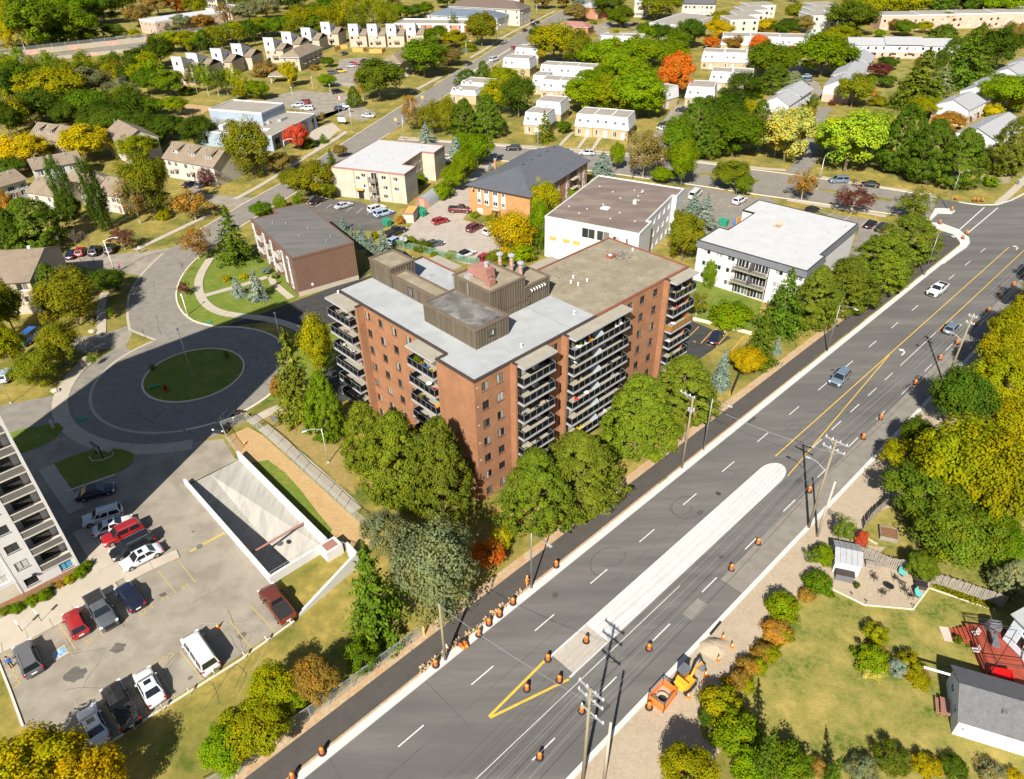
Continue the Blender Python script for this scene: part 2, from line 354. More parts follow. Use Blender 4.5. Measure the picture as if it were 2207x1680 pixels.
for k in range(5):line('lane_dash',83+6*k,86+6*k,27.1,wd=.13,parent=ROAD)
line('lane_line',113,130,27.1,wd=.12,parent=ROAD)
line('yellow_line',78,176,29.82,wd=.14,m='paint_yellow',parent=ROAD)
line('yellow_line',75.5,83,26.6,27.2,wd=.14,m='paint_yellow',parent=ROAD);line('yellow_line',83,115,27.2,29.72,wd=.14,m='paint_yellow',parent=ROAD)
line('yellow_line',128,178,27.05,wd=.14,m='paint_yellow',parent=ROAD)
line('yellow_line',24,33,29.5,30.,wd=.26,m='paint_yellow',parent=ROAD);line('yellow_line',24,32.4,29.35,26.8,wd=.26,m='paint_yellow',z=.046,parent=ROAD)
line('edge_line',-30,50,26.1,25.9,wd=.07,parent=ROAD)
def arrow(s,t):
    pts=[(0,-.08),(1.2,-.08),(1.75,.15),(1.95,.55),(2.3,.5),(1.8,1.25),(1.25,.75),(1.6,.62),(1.5,.32),(1.15,.14),(0,.14)]
    MB().poly([(*ST(s+a,t+b)[:2],.043) for a,b in pts]).build('turn_arrow','paint_white',ROAD)
arrow(116.2,28.2);arrow(175.5,28.3)
for p0,p1 in ((T3(1785,1475),T3(1955,1322)),(T3(1850,1485),T3(2040,1325))):
    a,c=G(p0),G(p1);d=(c-a)/np.linalg.norm(c-a);n=np.array([-d[1],d[0],0])*.12
    MB().poly([tuple(q+np.array([0,0,.05])) for q in (a-n,c-n,c+n,a+n)]).build('stop_line','paint_white',ROAD)
# kerbs: real steps
def kerb(name,pts,wd=.3,h=.13,m='kerb',label='',side=1):
    """prism strip along a polyline; offset to the left (side 1) or right (-1)"""
    P=[np.array(p[:2]) for p in pts];N=[]
    for i in range(len(P)):
        d=P[min(i+1,len(P)-1)]-P[max(i-1,0)];d=d/max(np.linalg.norm(d),1e-6);N.append(np.array([-d[1],d[0]])*side)
    b=MB()
    for i in range(len(P)-1):
        a0,a1,c1,c0=P[i],P[i+1],P[i+1]+N[i+1]*wd,P[i]+N[i]*wd
        q=[a0,a1,c1,c0]
        if side<0:q=[a0,c0,c1,a1]
        b.prism(q,0,h)
    o=b.build(name,m);return struct(o,label,'kerb')
def seglist(s0,s1,t,step=3.0):return [ST(s0+(s1-s0)*k/int((s1-s0)/step),t)[:2] for k in range(int((s1-s0)/step)+1)]
kerb('kerb',seglist(-60,171,36.75),.85,.12,'concrete_new','wide new white concrete kerb beside the asphalt walking path')
kerb('kerb',seglist(-60,420,20.4),.5,.12,'concrete_new','new white concrete kerb beside the sandy construction verge',-1)
# gutter joint strip with rusty leaves along the new kerb
for i,(s0,s1,t) in enumerate(((30,62,37.62),(-40,28,37.62),(64,100,37.62))):
    sheet('leaf_litter',stq(s0,s1,t,t+(.25 if i else .4)),.03,'gravel_bed','strip of brown leaves and stones between %s and kerb'%('the cone-lined path','the fenced path','the pine-side path')[i],'gravel')
sheet('walking_path',stq(-60,172,37.9,40.5),.035,'asphalt_path','dark new asphalt walking path beside the white kerb','path')
sheet('path_end',W([T3(1655,1490),T3(1700,1480),T3(1770,1500),T3(1785,1540),T3(1600,1664)]),.037,'asphalt_path','rounded end of the asphalt path at the intersection','path')
sheet('gravel_strip',stq(-60,174,40.5,41.7),.02,'gravel_bed','sandy gravel strip with fallen needles behind the asphalt path','gravel')
sheet('sand_verge',stq(-60,150,12.2,19.9),.018,'sand','bare sandy construction verge beside the road','sand')
# road repair patch
sheet('road_patch',stq(82,84,36.2,36.7),.036,'asphalt_path','small dark patch in the road surface','road')
for i,(s0,s1,t0,t1) in enumerate(((54,170,20.45,23.2),(26,54,20.45,26.))):
    sheet('old_lane',stq(s0,s1,t0,t1),.034,'asphalt_old' if i==0 else 'asphalt',('paler worn kerb lane along the construction side of the road','dark repaved kerb lane beside the trench')[i],'road')
# centre island
b=MB();pl=[ST(38.5,26.75)[:2],ST(74,26.65)[:2]]+[ST(74+2.9*math.sin(R(a)),28.3-1.62*math.cos(R(a)))[:2] for a in range(10,180,15)]+[ST(74,29.9)[:2],ST(38.5,29.95)[:2]]
b.prism(pl,.03,.17);isl=b.build('centre_island','concrete_new');struct(isl,'bright white concrete centre island with a rounded tip','island')
cc_=np.array(ST(56,28.3)[:2])
for s0 in np.arange(38.6,74,5.9):
    bx('slab',0,5.86,0,2.6,0,.022,'concrete_new',isl,(*ST(s0,27.0)[:2],.168),R(AZM))
b=MB().prism(stq(33.2,38.45,26.75,29.95),.03,.09);struct(b.build('island_base','concrete_rough'),'unfinished rough end of the island with broken concrete','island')
for t in (26.75,29.75):MB().prism(stq(32.6,38.4,t,t+.2),.03,.17).build('kerb_edge','concrete_new',bpy.data.objects['island_base'])
# ---- cul-de-sac, side street, cross street
CX,CY=-52.4,98.35
lk=[(-68.5,111.9),(-73.1,120.9),(-76.2,130.1),(-76.9,140),(-75.7,150.7),(-73.2,158.6),(-65.5,182.1),(-61.6,191.0),(-55.,216),(-46.4,246),(-39,272.1),(-27.8,311),(-14.9,353.1),(3.0,415),(21.9,470),(38.5,518.6),(75,640),(200,1000)]
rk=[(-53.7,113.6),(-59.8,116.2),(-65.3,123.8),(-68.2,133.4),(-68.4,144.0),(-64.5,160),(-56.5,182),(-46.,218),(-37.,242),(-32.5,260),(-22.3,293),(-7.5,338.6),(14,405),(33,460),(50,514),(86,636),(212,996)]
sheet('side_street',arc(CX,CY,15.3,95,-227,60)+smooth(lk)[1:]+smooth(rk)[::-1][:-1],.03,'asphalt_old','old grey residential street ending in a turning circle','road')
isl2=MB().prism(arc(CX,CY,7.75,0,352.5,47),.0,.14).build('circle_island','grass_green');struct(isl2,'round grass island in the middle of the turning circle','island')
kerb('kerb',arc(CX,CY,7.75,0,360,60),.3,.15,'kerb','round concrete kerb of the turning circle island',-1)
kerb('kerb',arc(CX,CY,15.3,95,-75,40),.35,.13,'kerb','kerb of the turning circle beside the brick block',1)
kerb('kerb',arc(CX,CY,15.3,-76,-227,40)+smooth(lk)[2:17],.45,.035,'concrete','flush pale concrete gutter round the turning circle and street',1)
kerb('kerb',smooth(lk)[19:45],.3,.13,'kerb','kerb of the side street beside the tan townhouses',1)
kerb('kerb',smooth(rk)[:34],.3,.13,'kerb','kerb of the side street beside the brown metal building',-1)
kerb('kerb',smooth(lk)[45:62],.3,.13,'kerb','far kerb of the side street beside the low brick block',1)
kerb('kerb',smooth(rk)[37:62],.3,.13,'kerb','far kerb of the side street beside the white mansard houses',-1)
ct=[(-34.7,231.3),(-13.5,225.8),(14.3,216.9),(30.6,211.4),(46.1,207.),(67.1,196.4),(76.2,192.),(85.1,186.8),(98.5,178.6),(107,172.5)]
cb=[(-46.5,219),(-30,219.5),(-6.4,210.),(20,199.5),(50.0,184.4),(62.3,177.4),(76.8,170.2),(87.8,164.0),(98.5,158.6)]
ct=smooth(ct);cb=smooth(cb)
sheet('cross_street',ct+cb[::-1],.032,'asphalt_old','grey cross street with planted grass medians','road')
kerb('kerb',ct,.3,.13,'kerb','far kerb of the cross street',1);kerb('kerb',cb[4:],.3,.13,'kerb','near kerb of the cross street',-1)
for i,pts in enumerate(([T3(125,1100),T3(250,1112),T3(470,1140),T3(530,1150),T3(500,1162),T3(430,1155),T3(230,1125),T3(125,1112)],
                         [T3(890,1200),T3(1030,1225),T3(1250,1255),T3(1365,1272),T3(1360,1285),T3(1100,1250),T3(900,1212)])):
    sheet('street_median',W(pts),.14,'grass',('grass median of the cross street with a rounded nose','long grass median of the cross street by the purple tree')[i],'median',.14)
sheet('intersection_asphalt',W([T3(1760,1305),T3(1900,1312),T3(2040,1312),T3(2207,1250),T3(2207,1500),T3(1862,1545),T3(1800,1485),T3(1690,1440),T3(1610,1420),T3(1680,1365)]),.036,'asphalt','newly paved dark intersection','road')
for i,pts in enumerate(([T3(1640,1330),T3(1700,1330),T3(1755,1335),T3(1768,1350),T3(1745,1365),T3(1660,1362),T3(1615,1405),T3(1600,1400)],
                         [T3(1580,1415),T3(1690,1428),T3(1790,1465),T3(1855,1515),T3(1862,1550),T3(1840,1580),T3(1780,1620),T3(1700,1680),T3(1675,1680),T3(1770,1590),T3(1800,1560),T3(1790,1530),T3(1745,1490),T3(1640,1455)])):
    sheet('corner_kerb',W(pts),.15,'concrete_new',('small white concrete traffic island with a lamp','curved white concrete corner at the end of the path')[i],'kerb',.15)
kerb('kerb',W([T3(1790,1290),T3(1850,1300),T3(1940,1310),T3(2040,1306),T3(2130,1280),T3(2207,1240),T3(2300,1190)]),.4,.14,'concrete_new','new white kerb at the far side of the intersection',1)
# ---- lots
sheet('parking_lot',W([B1(-400,700),L2(-250,1180),L2(340,1080),L2(620,1160),L2(1000,1190),L2(1420,1150),RA(690,420)])+[RPt(0,RWD),RPt(0,0),RPt(RL,0)]+W([B1(1880,645),B1(620,1472),B1(130,1330),B1(0,955),B1(-60,800)]),.02,'asphalt_lot','cracked pale asphalt car park beside the white tower','parking lot')
sheet('tower_drive',W([L2(-200,1150),L2(-100,960),L2(360,870),L2(430,1000),L2(440,1120),L2(120,1250)]),.026,'asphalt_old','grey driveway between the white tower and the turning circle','driveway')
sheet('ring_apron',arc(CX,CY,18.9,150,300,30)+arc(CX,CY,15.6,300,150,30),.022,'asphalt_old','strip of worn asphalt between turning circle and ring pavement','road')
LOTM=bpy.data.objects['parking_lot']
def mark(p0,p1,wd=.11,m='paint_yellow',parent=LOTM,z=.032):
    a,c=G(p0),G(p1);d=(c-a)/np.linalg.norm(c-a);n=np.array([-d[1],d[0],0])*wd/2
    return MB().poly([tuple(q+np.array([0,0,z])) for q in (a-n,c-n,c+n,a+n)]).build('parking_line',m,parent)
for p in (((30,860),(130,1060)),((215,755),(240,830)),((375,668),(485,845)),((545,580),(655,752)),((700,495),(815,665)),((860,410),(975,575)),((1005,335),(1122,482)),((1133,268),(1245,410)),
          ((1595,560),(1745,715)),((1462,655),(1600,830)),((1300,740),(1440,935)),((1150,848),(1288,1032)),((985,945),(1115,1140)),((820,1045),(948,1250)),((645,1160),(765,1368)),((490,1270),(590,1440)),
          ((0,905),(75,865)),((0,945),(50,915)),((10,978),(95,948)),((30,1018),(110,980)),((50,1060),(125,1022)),((70,1095),(130,1060))):
    mark(B1(*p[0]),B1(*p[1]),.1,'paint_faded')
mark(B1(1210,215),B1(1430,95),.42,'paint_faded')
for p in (((700,215),(970,95)),((780,300),(870,245))):mark(B1(*p[0]),B1(*p[1]),.1,'paint_faded')
MB().poly([(*p,.03) for p in W([B1(332,858),B1(410,808),B1(440,862),B1(345,912)])]).build('accessible_bay','paint_yellow',LOTM)
o=MB().poly([(*p,.036) for p in W([B1(338,860),B1(408,815),B1(432,862),B1(348,905)])]).build('accessible_bay','paint_blue',LOTM)
# text painted on the lot
def text(s,loc,rz,size,m,parent,name='lettering',tilt=(0,0),ext=0.):
    cu=bpy.data.curves.new(name,'FONT');cu.body=s;cu.size=size;cu.align_x='CENTER';cu.align_y='CENTER';cu.extrude=ext
    tmp=bpy.data.objects.new(name,cu);col.objects.link(tmp);dg=bpy.context.evaluated_depsgraph_get();me=bpy.data.meshes.new_from_object(tmp.evaluated_get(dg))
    bpy.data.objects.remove(tmp);me.materials.clear();me.materials.append(MAT[m])
    o=obj(name,me,parent,loc);o.rotation_euler=(tilt[0],tilt[1],rz);return o
for s,x,y,sz,a in (('31',570,787,.9,43),('32',908,605,.9,43),('33',1050,515,.9,43),('34',1178,438,.9,43),('CONTR',1015,915,.85,222)):
    g=G(B1(x,y));text(s,(g[0],g[1],.034),R(a),sz,'paint_faded',LOTM)
g=G(B1(386,860));b=MB()                       # wheelchair sign
def dsk(b,cx,cy,r0,r1,a0,a1,n=14):
    for k in range(n):
        t0,t1=R(a0+(a1-a0)*k/n),R(a0+(a1-a0)*(k+1)/n)
        b.quad((cx+r0*math.cos(t0),cy+r0*math.sin(t0),0),(cx+r1*math.cos(t0),cy+r1*math.sin(t0),0),(cx+r1*math.cos(t1),cy+r1*math.sin(t1),0),(cx+r0*math.cos(t1),cy+r0*math.sin(t1),0))
dsk(b,0,-.2,.26,.34,120,400);dsk(b,-.08,.5,0,.09,0,360)
b.quad((-.12,-.1,0),(-.04,-.1,0),(-.04,.38,0),(-.12,.38,0));b.quad((-.1,-.1,0),(.28,-.1,0),(.28,-.02,0),(-.1,-.02,0));b.quad((.22,-.1,0),(.3,-.1,0),(.48,-.5,0),(.4,-.5,0));b.quad((-.06,.15,0),(.2,.15,0),(.2,.22,0),(-.06,.22,0))
b.build('wheelchair_symbol','paint_white',LOTM,(g[0],g[1],.042),R(43))
# beige / brown / black lots
sheet('black_drive',W([L2(1370,445),L2(1640,360),L2(1890,268),CM(205,255),CM(285,215),L2(2207,200),L2(2150,400),L2(1900,470),L2(1780,430),L2(1740,400)]),.024,'asphalt_black','fresh black asphalt driveway beside the brown metal building','driveway')
QZ=R(43.43);MO=np.array([-4.35,67.12])
def MBp(x,y):return tuple(MO+np.array([math.cos(QZ),math.sin(QZ)])*x+np.array([-math.sin(QZ),math.cos(QZ)])*y)
sheet('rear_lot',[MBp(18,16),MBp(58.6,16),MBp(58.6,-.5),MBp(43,-.5),MBp(43,15.6),MBp(17.5,15.6),MBp(17.5,31.5),MBp(-2,31.5),MBp(-2,41),MBp(18,41)],.022,'asphalt_black','black asphalt lot behind and beside the brick block','parking lot')
RL_=bpy.data.objects['rear_lot']
for p in (((75,955),(137,893)),((150,1000),(225,918)),((247,1022),(322,935)),((343,1048),(420,958))):mark(R2(*p[0]),R2(*p[1]),.13,'paint_yellow',RL_,.034)
for s,x,y in (('20',110,990),('22',205,1010)):g=G(R2(x,y));text(s,(g[0],g[1],.036),R(43),.6,'paint_yellow',RL_)
kerb('retaining_kerb',W([R2(95,850),R2(280,895),R2(470,945)]),.35,.5,'kerb','low concrete retaining wall beside the black lot',1)
sheet('worn_lot',W([BR(1090,150),BE(-260,1000),BE(0,1085),BE(500,1120),BE(620,1150),BE(700,1200),BE(1000,1240),BE(1190,1310),BE(1000,1560),BE(760,1677),BR(2207,560),BR(1560,560),BR(1250,330),BR(1100,210)]),.022,'asphalt_worn','dark streaky asphalt lot in front of the beige block','parking lot')
WL=bpy.data.objects['worn_lot']
for k in range(7):mark(BE(-230+170*k,1130+22*k),BE(-330+170*k,1200+25*k),.1,'paint_white',WL,.034)
sheet('tan_lot',W([T2(400,1500),T2(560,1335),T2(700,1230),T2(920,1040),T2(1000,1015),T2(1010,1045),T2(930,1100),T2(835,1190),T2(835,1340),T2(790,1400),T2(960,1450),T2(1060,1480),T2(1000,1700),T2(800,1680),T2(640,1625),T2(560,1600),T2(330,1560)]),.022,'asphalt_tan','pale tan asphalt lot beside the orange brick block','parking lot')
sheet('grey_lot',W([T3(30,1200),T3(130,1185),T3(500,1262),T3(560,1250),T3(660,1290),T3(520,1290),T3(420,1360),T3(330,1470),T3(230,1500),T3(20,1400)]),.022,'asphalt_old','grey lot between the white blocks','parking lot')
GLt=bpy.data.objects['grey_lot']
for p in (((60,1265),(110,1215)),((180,1290),(230,1240)),((250,1310),(300,1260)),((320,1325),(370,1275))):mark(T3(*p[0]),T3(*p[1]),.11,'paint_faded',GLt,.034)
sheet('side_lot',W([T3(880,1340),T3(1000,1365),T3(1260,1405),T3(1340,1425),T3(1230,1640),T3(1060,1720),T3(1160,1450),T3(1080,1420)]),.022,'asphalt_old','grey lot behind the row of pines beside the white block','parking lot')
SLt=bpy.data.objects['side_lot']
for p in (((1245,1470),(1290,1430)),((1170,1440),(1215,1400)),((1060,1405),(1100,1375)),((960,1375),(1000,1355))):mark(T3(*p[0]),T3(*p[1]),.1,'paint_white',SLt,.034)
sheet('centre_lot',W([CC(610,90),CC(770,25),CC(900,0),T1(2207,600),TU(180,620),TU(250,700),TU(380,760),TU(290,815),TU(60,760),TU(-60,790),T1(2000,790),T1(1990,720),T1(1830,690)]),.022,'asphalt_lot','pale car park beside the blue-grey community building','parking lot')
sheet('entrance_plaza',W([CC(1010,330),CC(1180,270),CC(1251,340),TU(120,880),TU(30,960),CC(1120,470),CC(1030,500),CC(980,380)]),.024,'concrete','pale paved plaza in front of the community building','plaza')
sheet('town_lot',W([TU(60,570),TU(110,480),TU(130,400),TU(330,385),TU(375,400),TU(300,450),TU(270,570)]),.022,'asphalt_lot','pale car park between the tan-roofed townhouses','parking lot')
sheet('far_turning_circle',W([TV(470,160),TV(560,140),TV(700,130),TV(790,150),TV(770,200),TV(700,230),TV(670,270),TV(520,260),TV(545,210)]),.022,'asphalt_lot','far paved turning circle with a round grass island','road')
sheet('far_circle_island',W([TV(582,172),TV(620,160),TV(700,158),TV(760,166),TV(768,176),TV(720,186),TV(640,188)]),.15,'grass','far round grass island under a broad tree','island',.15)
sheet('estate_lane',W([T2(2040,940),T2(2000,880),T2(2020,830),T2(2120,700),T2(2207,640),T3(60,690),T3(20,760),T3(-30,940)]),.022,'asphalt_lot','pale lane behind the mansard townhouses','road')
sheet('estate_drive',W([T3(690,1100),T3(790,980),T3(800,880),T3(860,790),T3(900,680),T3(1000,690),T3(960,720),T3(930,800),T3(900,900),T3(900,1000),T3(830,1125)]),.022,'asphalt_old','grey drive leading into the grey-roofed estate','road')
sheet('estate_yard',W([T3(700,430),T3(800,370),T3(800,480),T3(900,530),T3(940,600),T3(860,640),T3(780,560)]),.022,'asphalt_lot','small paved yard with parked cars behind the grey roofs','parking lot')
sheet('town_drive',W([T1(360,1640),T1(640,1590),T1(740,1620),T1(940,1600),T1(1110,1575),L2(900,110),L2(760,90),L2(560,60),L2(400,20)]),.026,'asphalt_lot','pale drive with parked cars in front of the townhouses','driveway')
sheet('town_drive',W([T1(1310,1235),T1(1500,1250),T1(1640,1262),T1(1480,1330),T1(1360,1300),T1(1150,1180),T1(1220,1150)]),.026,'asphalt_lot','short pale drive beside the tan townhouse row','driveway')
sheet('house_drive',W([L2(490,500),L2(600,490),L2(690,470),L2(810,430),L2(840,480),L2(800,570),L2(650,580),L2(560,610),L2(420,560)]),.026,'asphalt_lot','driveway with a parked blue car by the turning circle','driveway')
# ---- grass patches
sheet('green_lawn',W([L2(1120,240),L2(1160,130),L2(1300,-60),L2(1640,-60),L2(1780,60),L2(1900,245),L2(1880,265),L2(1640,352),L2(1380,440),L2(1210,400)]),.012,'grass_green','green mown lawn around the brown metal building','lawn')
sheet('green_lawn',W([R2(90,590),R2(300,650),R2(540,740),R2(480,910),R2(95,840),R2(80,700)]),.012,'grass_green','green lawn in front of the white-roofed block','lawn')
sheet('green_lawn',W([L2(1820,520),L2(1900,400),L2(2200,330),L2(2100,700),L2(1820,900),L2(1700,900)]),.012,'grass_green','green lawn between the turning circle and the brick block','lawn')
sheet('dry_lawn',W([L2(1640,1050),L2(1780,960),L2(1900,960),L2(2207,1250),RA(1800,760),RA(1000,80)]),.012,'grass_dry','yellow dry lawn with a street lamp by the brick block','lawn')
sheet('dirt_yard',W([RA(600,220),RA(810,130),RA(940,200),RA(1900,1060),RA(1960,1150),RA(1840,1330),RA(1700,1270)])+[RPt(RL+.3,RWD+.2),RPt(0,RWD+.2)],.012,'dirt','bare dirt strip beside the white ramp wall','dirt')
sheet('grass_strip',[RPt(1.5,RWD+.25),RPt(RL-.5,RWD+.25),RPt(RL-2.2,RWD+2.0),RPt(RL-6,RWD+2.3),RPt(12,RWD+2.9),RPt(7,RWD+3.2),RPt(3,RWD+2.8)],.022,'grass_green','strip of green grass in the shade of the ramp wall','grass')
sheet('backyard_lawn',W([B3(680,560),B3(800,470),B3(900,400),B3(980,455),B3(1190,545),B3(1500,590),B3(1600,450),B3(2000,590),B3(2300,700),B3(2300,1700),B3(560,1700),B3(160,1400),B3(140,1280),B3(260,1130),B3(430,880),B3(560,720)]),.026,'lawn','big patchy back garden lawn','lawn')
sheet('side_lawn',W([R4(1120,1090),R4(1190,960),R4(1260,890),R4(1400,840),R4(1900,500),R4(2300,420),R4(2207,1000),R4(2207,1440),R4(1600,1250),R4(1340,1110)]),.027,'lawn','shaded neighbouring lawn behind the wooden fence','lawn')
sheet('patio',W([B3(975,450),B3(1080,300),B3(1190,270),B3(1300,300),B3(1460,330),B3(1620,370),B3(1600,450),B3(1505,580),B3(1190,555)]),.034,'sand','pale sand-coloured patio with metal garden furniture','patio')
kerb('patio_edge',W([B3(975,455),B3(1190,560),B3(1505,588),B3(1605,452)]),.18,.12,'kerb','low pale edging stones around the patio',1)
kerb('bed_edge',W([B3(1605,452),B3(1800,520),B3(2020,590)]),.18,.12,'kerb','low edging stones of the yellow-green bed along the fence',1)
sheet('garden_bed',W([B3(1140,900),B3(1170,1000),B3(1250,1030),B3(1340,985),B3(1420,1010),B3(1540,1060),B3(1620,1030),B3(1580,940),B3(1460,860),B3(1350,880),B3(1320,800),B3(1200,760),B3(1150,820)]),.034,'mulch','curved garden bed with shrubs in the lawn','garden bed')
sheet('playground',W([T1(1110,740),T1(1170,660),T1(1350,680),T1(1300,720),T1(1200,760)]),.02,'dirt','sandy playground behind the community building','playground')
sheet('field',W([T1(690,150),T1(800,125),T1(880,150),T1(890,210),T1(780,215)]),.02,'lawn','far open grass field between trees','lawn')
sheet('estate_lawn',W([T3(1400,400),T3(1505,400),T3(1440,520),T3(1370,680),T3(1280,640),T3(1350,480)]),.02,'lawn','long green lawn between grey-roofed rows and evergreens','lawn')
# ---- pavements built of slabs
def pavement(pts,wd,label,step=1.6,z=.12):
    P=[np.array(p) for p in smooth(pts)];L_=[0]
    for a,c in zip(P,P[1:]):L_.append(L_[-1]+np.linalg.norm(c-a))
    n=max(1,int(L_[-1]/step))
    def at(s):
        i=min(max(np.searchsorted(L_,s)-1,0),len(P)-2);t=(s-L_[i])/max(L_[i+1]-L_[i],1e-6);return P[i]+(P[i+1]-P[i])*t
    C_=[at(L_[-1]*k/n) for k in range(n+1)];Nn=[]
    for i in range(n+1):
        d=C_[min(i+1,n)]-C_[max(i-1,0)];d/= np.linalg.norm(d);Nn.append(np.array([-d[1],d[0]]))
    b=MB()
    for i in range(n):b.prism([C_[i]-Nn[i]*wd/2,C_[i+1]-Nn[i+1]*wd/2,C_[i+1]+Nn[i+1]*wd/2,C_[i]+Nn[i]*wd/2],0,z-.04)
    base=b.build('pavement','asphalt_old');struct(base,label,'pavement')
    for i in range(n):
        d=C_[i+1]-C_[i];g=d/np.linalg.norm(d)*.02
        q=[C_[i]+g-Nn[i]*(wd/2-.01),C_[i+1]-g-Nn[i+1]*(wd/2-.01),C_[i+1]-g+Nn[i+1]*(wd/2-.01),C_[i]+g+Nn[i]*(wd/2-.01)]
        MB().prism(q,z-.04,z+random.uniform(-.006,.006)).build('slab','concrete',base)
pavement(arc(CX,CY+.9,20.2,168,288,40),2.3,'curved ring pavement round the shaded side of the turning circle',2.2,.06)
pavement(W([L2(1340,0),L2(1270,110),L2(1260,200),L2(1300,290),L2(1400,350),L2(1560,370),L2(1700,385),L2(1830,420),L2(1930,460)]),1.7,'curving pavement across the lawn by the brown metal building')
pavement(W([L2(1300,240),L2(1460,195),L2(1600,155),L2(1700,120)]),1.3,'straight lawn path to the brown building entrance')
pavement(W([BR(570,1290),BR(500,1380),BR(700,1560),BR(850,1677)]),1.4,'path along the front of the brown building')
pavement(W([RA(950,130),RA(1100,255),RA(1300,430),RA(1500,610),RA(1700,790),RA(1810,900)]),1.7,'straight pavement beside the chain-link fence by the dirt strip')
pavement(W([L2(1790,950),L2(1700,985),L2(1590,1050)]),1.8,'short pavement linking turning circle and fence')
pavement(W([T1(860,1595),T1(1000,1530),T1(1250,1410),T1(1330,1370)]),1.5,'pavement along the side street by the townhouses')
pavement(W([T1(1500,1270),T1(1640,1195),T1(1780,1110),T1(1870,1050),T1(2000,970),T1(2120,900),T1(2207,840)]),1.6,'pavement along the side street by the community building')
pavement(W([L2(645,480),L2(650,400),L2(640,300),L2(670,220)]),1.6,'shaded pavement under the olive tree beside the street')
pavement(W([T2(650,490),T2(520,560),T2(460,590)]),1.8,'pavement by the tan block with stairs',2)
pavement(W([T2(390,875),T2(640,900),T2(800,905),T2(1000,922),T2(1380,945),T2(1750,975),T2(2100,1000)]),1.7,'far pavement of the cross street below the mansard houses',2.)
pavement(W([T3(80,1022),T3(300,1050),T3(560,1078),T3(690,1085)]),1.7,'far pavement of the cross street below the tall pines',2.)
pavement(W([T3(920,1130),T3(1200,1180),T3(1450,1215),T3(1640,1245)]),1.5,'far pavement of the cross street below the evergreen group',2.)
pavement(W([T3(700,1275),T3(900,1310),T3(1120,1340),T3(1330,1380)]),1.5,'near pavement of the cross street behind the white block',2.)
pavement(W([T3(2040,1300),T3(2120,1235),T3(2207,1150),T3(2300,1060)]),1.8,'far pavement leading away from the intersection',2.)
pavement(W([T2(1395,945),T2(1470,860),T2(1500,845)]),1.1,'garden walk with a black handrail at the end mansard house')
pavement(W([T2(1525,945),T2(1565,890),T2(1580,870)]),1.1,'garden walk to the middle mansard house door')
pavement(W([T2(1620,950),T2(1650,900),T2(1665,880)]),1.1,'garden walk to the right mansard house door')
pavement(W([T2(760,520),T2(900,430),T2(1000,370),T2(1130,290)]),1.6,'pavement of the side street in front of the white corner row',2.4)
pavement(W([T2(840,370),T2(960,300),T2(1060,230),T2(1220,150),T2(1380,70)]),1.6,'far pavement of the side street by the low brick block',2.6)
# tower forecourt pavements
pavement(W([LP(1010,250),LP(1190,520),LP(1330,720),LP(1430,870)]),3.0,'wide pavement between parked cars and the white tower',2.4)
pavement(W([LP(1470,860),LP(1750,720),LP(2110,560)]),1.5,'concrete strip beside the parked white saloon',2.2)
pavement(W([B1(-150,900),B1(120,775),B1(420,620),B1(740,420)]),1.6,'lower pavement edging the car park',2.2,.1)
sheet('forecourt',W([B1(-200,730),B1(0,645),B1(330,470),B1(600,310),B1(680,350),B1(740,400),B1(420,585),B1(100,750),B1(-200,880)]),.05,'concrete','smooth pale concrete forecourt of the white tower','forecourt')
sheet('shade_lawn',W([LT(520,675),LT(780,570),LT(1000,500),LT(1250,510),LT(1390,560),LT(1370,650),LT(1290,720),LT(1080,800),LT(700,940)]),.06,'grass_green','shaded lawn with a notice board beside the car park','lawn')
sheet('shade_lawn',W([LT(-100,400),LT(250,300),LT(600,240),LT(660,300),LT(580,380),LT(450,470),LT(250,545),LT(0,600)]),.06,'grass_green','shaded lawn between the tower drive and its path','lawn')
pavement(W([LT(480,700),LT(620,910),LT(700,1020),LT(800,1150)]),2.0,'shaded path from the tower door',2.)
kerb('kerb',W([LT(700,940),LT(960,850),LT(1190,770)]),.3,.14,'kerb','kerb along the shaded lawn by the dark saloon',-1)
kerb('kerb',W([B1(140,1330),B1(60,1110),B1(0,960),B1(-40,860)]),.2,.15,'kerb','left kerb of the pale car park',-1)
kerb('kerb',W([B1(620,1478),B1(980,1245),B1(1300,1045),B1(1530,900),B1(1870,655)]),.2,.12,'kerb','kerb between pale car park and grass bank',-1)
sheet('planting_bed',W([B1(-100,690),B1(0,625),B1(200,530),B1(400,420),B1(560,325),B1(590,290),B1(560,270),B1(490,310),B1(150,480),B1(-100,600)]),.07,'mulch','planting bed of shrubs at the foot of the white tower','garden bed')
# ---- ramp
DEP=2.7
CRS=3.1
def rz_(a):return -.12-DEP*a/RL
b=MB();b.quad((*RPt(0,0),rz_(0)),(*RPt(RL,0),rz_(RL)),(*RPt(RL,CRS),rz_(RL)),(*RPt(0,CRS),rz_(0)));b.quad((*RPt(0,CRS),rz_(0)),(*RPt(RL,CRS),rz_(RL)),(*RPt(RL,RWD),-.55),(*RPt(0,RWD),-.05));o=b.build('ramp_floor','ramp_floor');struct(o,'grooved concrete ramp sloping down to the underground garage','ramp')
for k in range(1,38):
    s0=k*.6;z=rz_(s0)+.012;zw=-.05-.5*s0/RL+.012
    MB().quad((*RPt(s0,.2),z),(*RPt(s0+.09,.2),z-.008),(*RPt(s0+.09,CRS),z-.008),(*RPt(s0,CRS),z)).quad((*RPt(s0,CRS),z),(*RPt(s0+.09,CRS),z-.008),(*RPt(s0+.09,RWD-.1),zw-.002),(*RPt(s0,RWD-.1),zw)).build('groove','roof_tan_flat',o)
